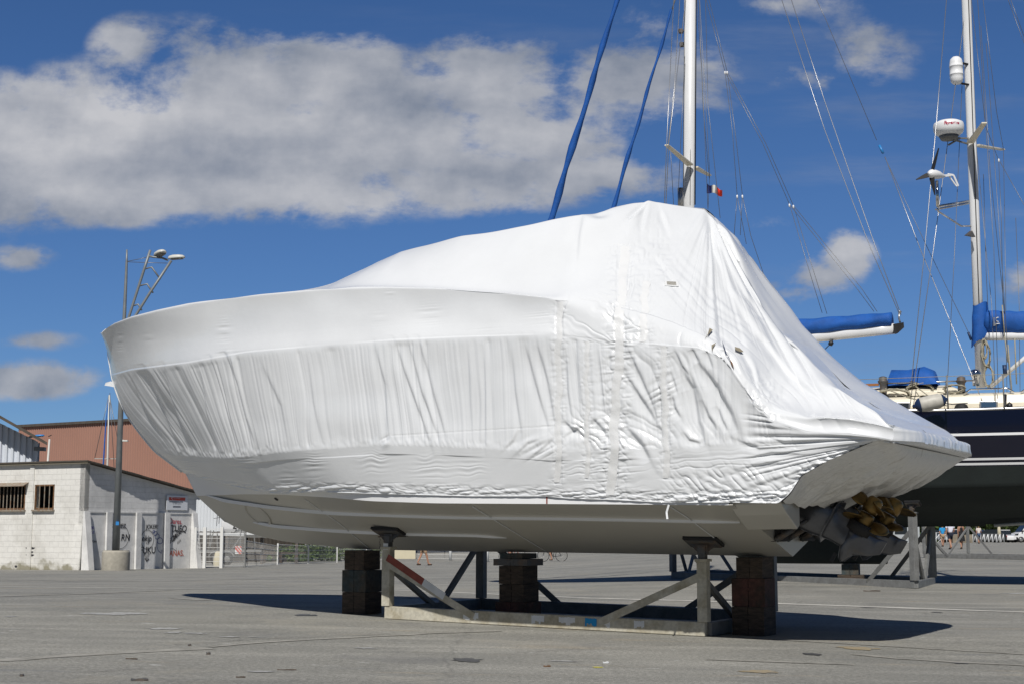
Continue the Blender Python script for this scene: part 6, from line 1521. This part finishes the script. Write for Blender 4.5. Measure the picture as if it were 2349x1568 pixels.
# behind the fence: boat trailer, white dinghy hull with its number, bearers, ivy
tb_ = G(560, 75)
tr = empty('boat_trailer', tuple(tb_), 'galvanised boat trailer with a red and white striped board behind the gate', 'boat trailer')
def TR(px, y, Y=75): return at(px, y, Y)
for y in (1262,): MB().beam(TR(455, y), TR(600, y), .10, .12).build('chassis', 'galv_grey', tr)
for px, py, px2, py2 in ((480, 1262, 483, 1215), (490, 1215, 480, 1262), (530, 1262, 550, 1232), (550, 1262, 552, 1215), (585, 1262, 583, 1225), (500, 1262, 498, 1220)): MB().beam(TR(px, py), TR(px2, py2), .06, .06).build('support_arm', 'galv_grey', tr)
for px in (495, 521):
    w = MB(); c = G(px, 74.6, .30); w.lathe(c, [(0, -.08), (.17, -.08), (.30, -.07), (.31, 0), (.30, .07), (.17, .08), (0, .08)], 20, (0, 1, 0)); wo = w.build('wheel', 'tyre', tr)
    w = MB(); w.lathe(c, [(0, -.09), (.15, -.09), (.16, -.08), (0, -.082)], 16, (0, 1, 0)); ho = w.build('rim', 'galv_grey', tr); ho.parent = wo
    MB().tube([c+Vector((math.cos(t)*.38, -.02, math.sin(t)*.38)) for t in np.linspace(.2, 2.94, 9)], .05, 6).build('mudguard', 'galv_grey', tr)
bd_ = [TR(539, 1251, 74.3), TR(554, 1251, 74.3), TR(554, 1269, 74.3), TR(539, 1269, 74.3)]
bo_ = MB().prism(bd_, (0, .02, 0)).build('warning_board', 'white_paint', tr)
for t0 in (-.35, .15, .65):
    w = .24; P4 = []
    def bp_(u, v): u = min(max(u, 0), 1); v = min(max(v, 0), 1); return bd_[0].lerp(bd_[1], u).lerp(bd_[3].lerp(bd_[2], u), v)+Vector((0, -.006, 0))
    poly = [(max(t0, 0), max(-t0, 0)), (min(t0+w, 1), max(-(t0+w), 0)), (1 if t0+w+1 > 1 else t0+w, min(1, 1-t0-w)), (min(1, t0+1), min(1, 1-t0))]
    poly = [(max(0, t0), max(0, -t0)), (t0+w if t0+w > 0 else 0, 0), (1, max(0, min(1, 1-t0-w))), (min(1, 1+t0), min(1, 1-t0))]
    MB().prism([bp_(*q) for q in poly], (0, -.004, 0)).build('stripe', 'sign_red', tr)
# the rest of the gear stacked there
for i, (px0, px1, y, m, lab) in enumerate(((450, 486, 1223, 'white_paint', 'short white spar stored on the trailer behind the gate'), (486, 560, 1224, 'white_paint', 'long white spar stored behind the gate'), (566, 600, 1222, 'white_paint', 'white spar end sticking out behind the sloping fence panel'))):
    tag(MB().beam(at(px0, y, 78), at(px1, y, 78), .12, .14).build('spar', m), lab, 'spar', 'white spars behind the gate')
dg = [(0, .30, .62), (.3, .36, .25), (1.2, .5, .06), (2.6, .62, 0), (4.4, .62, .02), (5.6, .55, .10)]
hd0 = at(511, 1220, 79); rows = []
for s, w, kz in dg:
    x = hd0.x+s*.9; base = hd0.z-.30+kz*.6
    rows.append([(x, hd0.y-w, hd0.z+.62-.03*s*0), (x, hd0.y-w*.96, hd0.z+.25), (x, hd0.y-w*.7, base+.1), (x, hd0.y, base), (x, hd0.y+w*.7, base+.1), (x, hd0.y+w, hd0.z+.62)])
dr = empty('dinghy', (hd0.x+2.5, hd0.y, gf(hd0.x, hd0.y)), 'white fishing boat hull numbered in black, raised behind the wire gate', 'boat')
grid_mesh('hull', np.array(rows), 'dinghy', dr)
MB().prism([r[0] for r in rows]+[r[5] for r in reversed(rows)], (0, 0, .03)).build('deck', 'dinghy', dr)
MB().prism([rows[0][0], rows[0][2], rows[0][3], rows[0][4], rows[0][5]], (-.03, 0, 0)).build('bow_panel', 'dinghy', dr)
textmesh('registration', '541 U', (hd0.x+.55, hd0.y-.70, hd0.z-.05), (1, 0, .06), (0, 0, 1), .50, 'black', dr, shear=.3, bold=.015)
for px, y in ((502, 1182), (497, 1187)): MB().beam(at(px, y+18, 78.6), at(px+2, y-8, 78.6), .03, .03).build('rail_post', 'wire', dr)
MB().beam(at(490, 1188, 78.6), at(512, 1184, 78.6), .03, .03).build('pulpit_rail', 'wire', dr)
for px in (520, 600, 680): MB().beam(G(px, 79), Vector((G(px, 79).x, 79, hd0.z-.2)), .15, .15, (1, 0, 0)).build('support_post', 'steel_dark', dr)
pf = G(565, 88); pf2 = G(700, 93); rt = empty('picket_fence', tuple(pf), 'dark weathered picket screen behind the trailers', 'fence')
mb = MB(); n = 44
for i in range(n): p = pf.lerp(pf2, i/n); mb.box(p+Vector((0, 0, .85)), (.045, 0, 0), (0, .02, 0), (0, 0, .88+.05*random.random()))
for i in range(40): p = pf.lerp(pf-(pf2-pf), i/40*.92); mb.box(p+Vector((0, 0, .9)), (.045, 0, 0), (0, .02, 0), (0, 0, .95+.05*random.random()))
mb.build('pickets', 'roof_dark', rt)
MB().beam(pf+Vector((0, -.04, .9)), pf2+Vector((0, -.04, .9)), .03, .08).build('rail', 'wood', rt)
# cable bollard-like concrete lumps by the gate
lump = G(500, 67.5); mb = MB(); mb.lathe(lump, [(.22, 0), (.24, .25), (.17, .62), (.12, .70), (0, .71)], 12); tag(mb.build('concrete_block', 'cream_wall'), 'small cream concrete block behind the second gate post', 'concrete block')
def leafy(name, c, rx, ry, rz, n, size, m, label, cat, group, seed, trunk=True, col='bark'):
    rnd = random.Random(seed); root = empty(name, tuple(c), label, cat, group); vs = []; fs = []
    cl = [(Vector((rnd.gauss(0, .42)*rx, rnd.gauss(0, .42)*ry, rnd.uniform(.22, .92)*rz)), rnd.uniform(.30, .55)*min(rx, rz)) for _ in range(16)]
    for i in range(n):
        cc, r = rnd.choice(cl); d = Vector((rnd.gauss(0, 1), rnd.gauss(0, 1), rnd.gauss(0, 1))).normalized()*r*rnd.random()**.35
        p = Vector(c)+cc+Vector((d.x, d.y, d.z*.8))
        if p.z < c.z+.05: p.z = c.z+.05+rnd.random()*.2
        a = Vector((rnd.gauss(0, 1), rnd.gauss(0, 1), rnd.gauss(0, 1))).normalized(); b = a.cross(Vector((rnd.gauss(0, 1), rnd.gauss(0, 1), .3))).normalized(); s = size*rnd.uniform(.6, 1.4)
        k = len(vs); vs += [p-a*s, p+b*s*.6, p+a*s, p-b*s*.6]; fs.append((k, k+1, k+2, k+3))
    MB().add(vs, fs).build('crown' if trunk else 'foliage', m, root, recalc=False)
    if trunk:
        t = MB(); t.tube([Vector(c), Vector(c)+Vector((0, 0, rz*.3)), Vector(c)+Vector((.1*rx, 0, rz*.7))], rx*.07, 8, r2=rx*.025)
        for q, _r in cl[:6]: t.tube([Vector(c)+Vector((0, 0, rz*.3)), Vector(c)+q*.6+Vector((0, 0, rz*.12)), Vector(c)+q], rx*.03, 5, r2=rx*.01)
        t.build('trunk', col, root)
    return root
for i, (px, Y, w, h, lab) in enumerate(((655, 90, 1.6, .8, 'small ivy clump behind the timber bearers'), (720, 92, 2.0, 1.25, 'dense green ivy bush behind the low fence'), (775, 94, 1.8, 1.1, 'ivy bush left of the bow block stack'), (850, 100, 1.6, 1.1, 'low shrub behind the left cradle post'))):
    leafy('ivy_bush', G(px, Y), w, .7, h, 1500, .10, 'leaf_ivy', lab, 'bush', 'ivy bushes behind the fence', 40+i, trunk=False)
for px, Y, L in ((660, 86, 2.2), (625, 85.5, 1.6)):
    p = G(px, Y, .55); tag(MB().beam(p-Vector((L/2, 0, 0)), p+Vector((L/2, 0, .05)), .18, .12).beam(p+Vector((-.5, 0, -.55)), p+Vector((-.5, 0, 0)), .18, .16, (1, 0, 0)).beam(p+Vector((.5, 0, -.55)), p+Vector((.5, 0, 0)), .18, .16, (1, 0, 0)).build('trestle', 'wood'), 'timber trestle %s behind the low wire fence' % ('in front of the ivy' if px == 660 else 'nearest the grey fence post'), 'trestle')
cw0, cw1 = G(880, 100), G(953, 100)
MB_ = MB().prism([cw0, cw1, cw1+Vector((0, 0, 1.3)), cw0+Vector((0, 0, 1.3))], (0, .3, 0)).build('boundary_wall', 'cream_wall'); tag(MB_, 'cream rendered wall end behind the walking person', 'wall')
bx = [(958, 98), (1020, 97), (1085, 96), (1165, 99)]
for i in range(3):
    fence_panel(G(*bx[i]), G(*bx[i+1]), 1.2, 1.2, 'fence_panel', ['distant wire fence panel just right of the cream wall', 'distant wire fence panel behind the walking person', 'distant wire fence panel left of the far cradle post'][i], 'white wire fence panels', .07, 5)
for px, Y, lab in ((1033, 94, 'white bollard behind the yacht right of the walking person'), (1118, 90, 'white bollard just left of the far cradle post'), (1232, 101, 'white bollard between the middle block stack and the cyclist')):
    c = G(px, Y); tag(MB().lathe(c, [(0, 0), (.09, 0), (.09, .95), (.07, 1.0), (0, 1.01)], 12).build('bollard', 'white_paint'), lab, 'bollard', 'white bollards')

# ------------------------------------------------------------------ people
def skin(name, verts, edges, radii, m, parent, sub=2):
    me = bpy.data.meshes.new(name); o3 = parent.location; me.from_pydata([tuple(Vector(v)-o3) for v in verts], edges, [])
    o = bpy.data.objects.new(name, me); COL.objects.link(o); o.parent = parent
    sk = o.modifiers.new('skin', 'SKIN'); me.skin_vertices.new()if not me.skin_vertices else None
    for v, r in zip(me.skin_vertices[0].data, radii): v.radius = (r, r) if not isinstance(r, tuple) else r
    me.skin_vertices[0].data[0].use_root = True
    s = o.modifiers.new('sub', 'SUBSURF'); s.levels = sub; s.render_levels = sub
    me.materials.append(MATS[m]); return o
def person(loc, rz, H, lab, top='shirt_white', bottom='shorts_navy', hair='hair_brown', female=False, stride=.28, arms=(.15, -.1), longhair=False, dress=False, sleeveless=False, sit=False, bag=False):
    """walking figure facing +y before rotation"""
    k = H/1.75; R = Matrix.Rotation(rz, 3, 'Z'); loc = Vector(loc)
    def w(x, y, z): return loc+R @ Vector((x*k, y*k, z*k))
    root = empty('person', tuple(loc), lab, 'person'); sh_ = .17 if female else .195; hp = .095
    pel = (0, 0, .93); J = {}
    J['pel'] = pel; J['bel'] = (0, .01, 1.08); J['che'] = (0, 0, 1.30); J['nb'] = (0, -.005, 1.44); J['nk'] = (0, .0, 1.50); J['hd'] = (0, .02, 1.60); J['tp'] = (0, .01, 1.70)
    for s, q in ((1, 'r'), (-1, 'l')):
        st = stride*s
        if sit:
            J['h'+q] = (s*hp, .02, .90); J['k'+q] = (s*hp, .36, .62 + .14*s); J['a'+q] = (s*hp, .22, .20+.14*s); J['t'+q] = (s*hp, .36, .14+.14*s)
        else:
            J['h'+q] = (s*hp, .0, .88); J['k'+q] = (s*hp*.95, st*.55+.05*(s < 0), .49); J['a'+q] = (s*hp*.85, st-.02 if s > 0 else st*1.05, .09 if s > 0 else .14); J['t'+q] = (s*hp*.95, J['a'+q][1]+.17, .035 if s > 0 else .04)
        ar = arms[0] if s > 0 else arms[1]
        J['s'+q] = (s*sh_, 0, 1.41)
        if sit: J['e'+q] = (s*(sh_+.05), .20, 1.18); J['w'+q] = (s*(sh_+.02), .44, 1.08); J['f'+q] = (s*(sh_+.01), .52, 1.06)
        else: J['e'+q] = (s*(sh_+.06), ar*.5-.03, 1.13); J['w'+q] = (s*(sh_+.05), ar+.02, .90); J['f'+q] = (s*(sh_+.04), ar+.06, .81)
    order = ['pel', 'bel', 'che', 'nb', 'nk', 'hd', 'tp', 'hr', 'kr', 'ar', 'tr', 'hl', 'kl', 'al', 'tl', 'sr', 'er', 'wr', 'fr', 'sl', 'el', 'wl', 'fl']
    rad = dict(pel=.125, bel=.115, che=.135, nb=.085, nk=.055, hd=.088, tp=.07, h=.085, k=.055, a=.038, t=.03, s=.058, e=.040, w=.026, f=.03)
    ix = {n: i for i, n in enumerate(order)}
    E = [('pel', 'bel'), ('bel', 'che'), ('che', 'nb'), ('nb', 'nk'), ('nk', 'hd'), ('hd', 'tp')]
    for q in 'rl': E += [('pel', 'h'+q), ('h'+q, 'k'+q), ('k'+q, 'a'+q), ('a'+q, 't'+q), ('che', 's'+q), ('s'+q, 'e'+q), ('e'+q, 'w'+q), ('w'+q, 'f'+q)]
    # fingers: five short chains from each palm
    V = [w(*J[n]) for n in order]; Rr = [rad.get(n, rad.get(n[0], .05))*k for n in order]; ED = [(ix[a], ix[b]) for a, b in E]
    for q, s in (('r', 1), ('l', -1)):
        f = J['f'+q]
        for j in range(5):
            a = (f[0]-s*.005, f[1]+(.022-.012*j), f[2]-.03); L = (.03, .065, .072, .066, .05)[j]
            if j == 0: a = (f[0]-s*.01, f[1]+.035, f[2]+.0)
            b = (a[0]-s*.008, a[1]+.010+(.02 if j == 0 else 0), a[2]-L)
            i0 = len(V); V += [w(*a), w(*b)]; Rr += [.0095*k, .007*k]; ED += [(ix['f'+q], i0), (i0, i0+1)]
    skin('body', V, ED, Rr, 'skin', root)
    def sub_(names, edges, scale, nm, m, extra=None):
        vs = [w(*J[n]) if isinstance(n, str) else w(*n) for n in names]; skin(nm, vs, edges, [r*k for r in scale], m, root)
    mid = lambda a, b, t: tuple(J[a][i]*(1-t)+J[b][i]*t for i in range(3))
    if sleeveless: sub_(['pel', 'bel', 'che', 'nb'], [(0, 1), (1, 2), (2, 3)], [.145, .13, .152, .10], 'top', top)
    else: sub_(['che', 'bel', 'pel', 'nb', 'sr', mid('sr', 'er', .75), 'sl', mid('sl', 'el', .75)], [(0, 1), (1, 2), (0, 3), (0, 4), (4, 5), (0, 6), (6, 7)], [.16, .145, .155, .09, .082, .068, .082, .068], 'shirt', top)
    if dress:
        mb = MB(); mb.lathe(w(0, 0, .50), [(.25*k, 0), (.22*k, .2*k), (.18*k, .42*k), (.15*k, .62*k)], 18); mb.build('skirt', bottom, root)
    else: sub_(['pel', 'hr', mid('hr', 'kr', .80), 'hl', mid('hl', 'kl', .80)], [(0, 1), (1, 2), (0, 3), (3, 4)], [.15, .105, .088, .105, .088], 'shorts', bottom)
    for q in 'rl':
        a, t = J['a'+q], J['t'+q]; sub_([(a[0], a[1]-.05, t[2]+.01), (a[0], a[1]+.05, t[2]+.012), (t[0], t[1]+.02, t[2]+.004)], [(0, 1), (1, 2)], [.042, .045, .036], 'shoe', 'shoe')
    hd = MB(); hd.lathe(w(0, -.012, 1.60), [(.088*k, -.02*k), (.097*k, .03*k), (.088*k, .09*k), (.05*k, .13*k), (0, .14*k)], 16, R @ Vector((0, -.35, 1)))
    if longhair: hd.lathe(w(0, -.06, 1.44), [(.03*k, 0), (.075*k, .05*k), (.085*k, .15*k), (.06*k, .22*k)], 14)
    hd.build('hair', hair, root)
    fc = MB()
    for s in (1, -1): fc.lathe(w(s*.032, .095, 1.61), [(0, 0), (.010*k, .002*k), (0, .006*k)], 8, R @ Vector((0, 1, 0)))
    fc.build('eyes', 'black', root)
    ns = MB(); ns.prism([w(-.012, .10, 1.575), w(.012, .10, 1.575), w(0, .10, 1.612)], R @ Vector((0, .022*k, -.004*k))); ns.build('nose', 'skin', root)
    mo = MB(); mo.box(w(0, .098, 1.548), R @ Vector((.022*k, 0, 0)), R @ Vector((0, .004*k, 0)), Vector((0, 0, .004*k))); mo.build('mouth', 'text_red', root)
    if bag:
        mb = MB(); mb.box(w(.26, -.02, 1.02), R @ Vector((.05*k, 0, 0)), R @ Vector((0, .14*k, 0)), Vector((0, 0, .11*k))); mb.tube([w(.26, .08, 1.12), w(.19, .03, 1.44), w(.24, -.1, 1.12)], .01, 5)
        o = mb.build('shoulder_bag', 'black', None, bevel=.01); tag(o, 'black shoulder bag carried by the woman in the dress', 'bag')
    return root
YP = 86
person(G(2181, YP), .12, 1.80, 'man in a white shirt and navy shorts walking away past the ketch cradle', arms=(.10, -.05))
person(G(2206, YP+1), .05, 1.66, 'woman in a black patterned sundress walking away with a shoulder bag', top='dress_black', bottom='dress_black', female=True, dress=True, sleeveless=True, longhair=True, bag=True, stride=.2, hair='hair_brown')
person(G(2163, YP+18), .0, 1.62, 'person in a bright blue top half hidden behind the man in white', top='top_blue', bottom='shorts_tan', female=True, stride=.15)
person(G(2246, 132), -.1, 1.70, 'blonde woman in a pale top and blue shorts walking near the white hoops', top='top_pale', bottom='shorts_denim', female=True, hair='hair_blond', stride=.2)
person(G(971, 72), -1.2, 1.78, 'person in tan shorts walking behind the yacht, only the legs showing', top='shirt_white', bottom='shorts_tan', stride=.26)
def bicycle(loc, rz, lab, m, rider):
    loc = Vector(loc); R = Matrix.Rotation(rz, 3, 'Z'); w = lambda x, y, z: loc+R @ Vector((x, y, z))
    root = empty('bicycle', tuple(loc), lab, 'bicycle', 'bicycles')
    for x in (-.52, .52):
        t = MB(); t.tube([w(x+.335*math.cos(a), 0, .345+.335*math.sin(a)) for a in np.linspace(0, 2*math.pi, 33)], .017, 6, cap=False); wo = t.build('wheel', 'tyre', root)
        s_ = MB()
        for j in range(12): a = j*math.pi/6; s_.tube([w(x, 0, .345), w(x+.32*math.cos(a), 0, .345+.32*math.sin(a))], .003, 4)
        s_.tube([w(x, -.03, .345), w(x, .03, .345)], .03, 8); q = s_.build('spokes', 'alloy', root); q.parent = wo
    f = MB()
    for a, b in (((-.52, 0, .345), (-.05, 0, .28)), ((-.52, 0, .345), (-.17, 0, .80)), ((-.05, 0, .28), (-.19, 0, .88)), ((-.17, 0, .78), (.36, 0, .84)), ((-.05, 0, .28), (.38, 0, .74)), ((.36, 0, .90), (.52, 0, .345))): f.tube([w(*a), w(*b)], .017, 6)
    f.build('frame', m, root); h = MB(); h.tube([w(.30, -.26, 1.0), w(.36, 0, 1.0), w(.30, .26, 1.0)], .013, 6); h.tube([w(.36, 0, .88), w(.36, 0, 1.0)], .014, 6); h.build('handlebar', 'alloy', root)
    sd = MB(); sd.box(w(-.20, 0, .93), R @ Vector((.12, 0, 0)), R @ Vector((0, .06, 0)), Vector((0, 0, .025))); sd.build('saddle', 'black', root, bevel=.015)
    cr_ = MB(); cr_.tube([w(-.05, -.10, .28), w(-.05, .10, .28)], .012, 6); cr_.tube([w(-.05, .08, .28), w(.02, .08, .42)], .012, 6); cr_.tube([w(-.05, -.08, .28), w(-.12, -.08, .14)], .012, 6); cr_.build('crank', 'steel_dark', root)
    return root
bl = G(1267, 82); bicycle(bl, math.pi, 'bicycle with large thin wheels ridden behind the middle block stack', 'car_dark', None)
person(bl+Vector((.20, 0, .10)), math.pi/2, 1.76, 'cyclist pedalling behind the yacht, only feet showing under the keel', top='shirt_white', bottom='shorts_navy', sit=True)
bl = G(1176, 86); bicycle(bl, 2.9, 'reddish bicycle seen through the cradle left of the middle block stack', 'red_paint', None)
person(bl+Vector((.20, 0, .10)), math.pi/2-.24, 1.72, 'second cyclist seen in part through the cradle', top='top_blue', bottom='shorts_navy', sit=True)

# ------------------------------------------------------------------ far right: van, cars, hoops, trees, buildings
def vehicle(loc, rz, L, W_, prof, roofprof, m, lab, cat, wr=.33, wx=(.17, .80), group=None, glass=None):
    """prof: side outline [(x,z)] lower body; roofprof: greenhouse outline; x from nose to tail"""
    loc = Vector(loc); R = Matrix.Rotation(rz, 3, 'Z'); w = lambda x, y, z: loc+R @ Vector((x-L/2, y, z)); root = empty('van' if cat == 'van' else 'parked_car', tuple(loc), lab, cat, group)
    yv = R @ Vector((0, 1, 0))
    MB().prism([w(x, -W_/2, z) for x, z in prof], yv*W_).build('body', m, root, bevel=.07)
    if roofprof: MB().prism([w(x, -W_/2+.12, z) for x, z in roofprof], yv*(W_-.24)).build('cabin', glass or 'glass_dark', root, bevel=.06); 
    if roofprof:
        t = [p for p in roofprof if p[1] > max(q[1] for q in roofprof)-.12]
        MB().prism([w(t[0][0], -W_/2+.14, t[0][1]-.02), w(t[-1][0], -W_/2+.14, t[-1][1]-.02), w(t[-1][0], -W_/2+.14, t[-1][1]+.04), w(t[0][0], -W_/2+.14, t[0][1]+.04)], yv*(W_-.28)).build('roof', m, root, bevel=.03)
    for fx_ in wx:
        for sy in (-1, 1):
            c = w(L*fx_, sy*(W_/2-.10), wr); t = MB(); t.lathe(c, [(0, -.11), (wr*.55, -.11), (wr*.95, -.10), (wr, -.05), (wr, .05), (wr*.95, .12), (wr*.55, .12), (0, .12)], 20, R @ Vector((0, sy, 0))); o = t.build('wheel', 'tyre', root)
            t = MB(); t.lathe(c, [(wr*.58, .121), (wr*.5, .135), (0, .14)], 14, R @ Vector((0, sy, 0))); q = t.build('rim', 'alloy', root); q.parent = o
    return root, w, yv
vr, vw, vy = vehicle(G(2369, 172), math.radians(2), 5.4, 2.05, [(.02, .32), (.0, .55), (.05, .82), (.25, 1.02), (.95, 1.22), (1.75, 2.12), (2.1, 2.38), (5.3, 2.40), (5.4, 2.2), (5.4, .32)], None, 'car_white', 'white panel van parked at the right edge in front of the trees', 'van', .36)
MB().prism([vw(1.12, -1.032, 1.30), vw(2.05, -1.032, 1.30), vw(2.05, -1.032, 2.0), vw(1.72, -1.032, 2.0)], -vy*.01).build('side_window', 'glass_dark', vr)
MB().prism([vw(1.02, -.9, 1.30), vw(1.02, .9, 1.30), vw(1.73, .85, 2.12), vw(1.73, -.85, 2.12)], vy.cross(Vector((0, 0, 1)))*-.06).build('windscreen', 'glass_dark', vr)
MB().prism([vw(-.04, -1.0, .30), vw(.6, -1.04, .30), vw(.55, -1.04, .62), vw(-.04, -1.0, .75)], vy*2.05).build('bumper', 'black', vr)
MB().prism([vw(2.2, -1.035, .42), vw(4.0, -1.035, .42), vw(4.0, -1.035, .58), vw(2.2, -1.035, .58)], -vy*.02).build('rubbing_strip', 'black', vr)
MB().box(vw(1.05, -1.12, 1.35), Vector((.06, 0, 0)), Vector((0, .08, 0)), Vector((0, 0, .15))).build('mirror', 'black', vr, bevel=.02)
MB().prism([vw(.10, -1.03, .86), vw(.55, -1.035, .86), vw(.65, -1.035, 1.10), vw(.22, -1.03, 1.0)], -vy*.015).build('headlight', 'glass_dark', vr)
carp = [(.0, .30), (.0, .62), (.12, .78), (1.0, .92), (3.3, .96), (4.2, .92), (4.3, .65), (4.3, .30)]; carr = [(.95, .90), (1.65, 1.42), (3.2, 1.45), (3.95, .94)]
for i, (px, Y, m, lab) in enumerate(((2188, 160, 'car_white', 'pale parked car partly hidden behind the low stone wall'), (2262, 165, 'car_dark', 'dark parked car behind the white hoops'), (2302, 168, 'car_white', 'white parked car between the dark car and the van'), (2285, 184, 'car_grey', 'grey parked car in the row behind the white one'), (2140, 170, 'car_dark', 'dark parked car seen beside the ketch cradle post'))):
    r, w_, yv = vehicle(G(px, Y), math.radians(random.choice((80, 95, 100))) if i != 1 else math.radians(5), 4.3, 1.76, carp, carr, m, lab, 'car', .31, group='cars parked along the trees')
    for sy in (-.7, .7): MB().box(w_(4.3, sy, .72), (.06, 0, 0), (0, .06, 0), (0, 0, .10)).build('tail_light', 'tail_red', r, bevel=.01)
hoop0 = None
for i in range(8):
    p = G(2236+i*9.1, 141); pts = [p+Vector((-.17, 0, 0)), p+Vector((-.15, 0, .88)), p+Vector((.13, 0, .88)), p+Vector((.17, 0, 0))]
    mb = MB(); mb.tube(pts, .032, 6); mb.tube([p+Vector((-.13, 0, .08)), p+Vector((.12, 0, .82))], .026, 6)
    o = mb.build('cycle_hoop', 'white_paint'); tag(o, 'white tubular cycle hoop in the row left of the van', 'cycle hoop', 'white cycle hoops')
for i, px in enumerate((2134, 2147, 2160)):
    p = G(px, 120); mb = MB(); mb.tube([p+Vector((-.45, 0, 0)), p+Vector((-.42, 0, 1.0)), p+Vector((.42, 0, 1.0)), p+Vector((.45, 0, 0))], .04, 6); mb.tube([p+Vector((-.4, 0, .1)), p+Vector((.38, 0, .9))], .03, 5)
    o = mb.build('barrier', 'white_paint'); tag(o, 'white tubular barrier beside the ketch cradle post', 'barrier', 'white barriers left of the walkers')
tag(MB().prism([G(2186, 146), G(2232, 146), G(2232, 146, .85), G(2186, 146, .85)], (0, .35, 0)).build('stone_wall', 'stone_wall'), 'low brown stone wall left of the cycle hoops', 'wall')
sp_ = G(2241, 150); sgn = empty('road_sign', tuple(sp_), 'slim signpost with two small plates in front of the trees', 'sign'); MB().tube([sp_, sp_+Vector((0, 0, 3.3))], .04, 8).build('pole', 'galv_grey', sgn)
MB().box(sp_+Vector((0, -.05, 2.9)), (.22, 0, 0), (0, .01, 0), (0, 0, .30)).build('sign_plate', 'purple', sgn); MB().box(sp_+Vector((0, -.05, 2.35)), (.25, 0, 0), (0, .01, 0), (0, 0, .12)).build('sign_plate', 'sign_white', sgn)
up = G(2293, 150); um = empty('closed_parasol', tuple(up), 'closed cream parasol standing between the parked cars', 'parasol')
MB().tube([up, up+Vector((0, 0, 2.3))], .03, 6).build('pole', 'lamp_white', um); MB().lathe(up+Vector((0, 0, .75)), [(.06, 0), (.20, .15), (.16, .7), (.08, 1.35), (0, 1.55)], 14).build('canopy', 'cream_wall', um)
for i, (px, Y, rx, rz) in enumerate(((2075, 205, 5, 7), (2125, 196, 6, 8.5), (2178, 200, 6.5, 9), (2232, 194, 6, 8), (2288, 198, 7, 9.5), (2345, 204, 7, 9), (2405, 200, 7, 9))):
    leafy('tree', G(px, Y, -.1), rx, rx*.8, rz, 4200, .34, 'leaf', ['tree behind the stern drives at the left end of the row', 'tree behind the ketch cradle post', 'tree above the walking couple', 'tree behind the signpost', 'broad tree above the dark parked car', 'tree rising behind the white van', 'tree at the right edge beyond the van'][i], 'tree', 'trees along the far car park', 70+i)
bg1 = G(2040, 150); b1 = empty('grey_building', tuple(bg1), 'pale grey building glimpsed between the propellers and the ketch cradle', 'building')
MB().abox(bg1.x-5, bg1.x+3.2, bg1.y, bg1.y+10, bg1.z-.3, bg1.z+3.4).build('wall', 'grey_bldg', b1); MB().abox(bg1.x-5.3, bg1.x+3.5, bg1.y-.3, bg1.y+10.3, bg1.z+3.41, bg1.z+3.6).build('roof', 'roof_dark', b1)
for i in range(3): MB().abox(bg1.x-4+i*2.3, bg1.x-2.7+i*2.3, bg1.y-.04, bg1.y-.002, bg1.z+.9, bg1.z+2.3).build('window', 'glass_dark', b1)
hp_ = G(2128, 112); h2_ = empty('lattice_post', tuple(hp_), 'weathered concrete post behind the ketch cradle', 'post'); MB().tube([hp_, hp_+Vector((0, 0, 3.4))], .17, 10).build('shaft', 'conc_ring', h2_)
MB().lathe(hp_+Vector((0, 0, 3.4)), [(.2, 0), (.2, .12), (0, .16)], 10).build('cap', 'conc_ring', h2_)
S.cycles.use_denoising = True
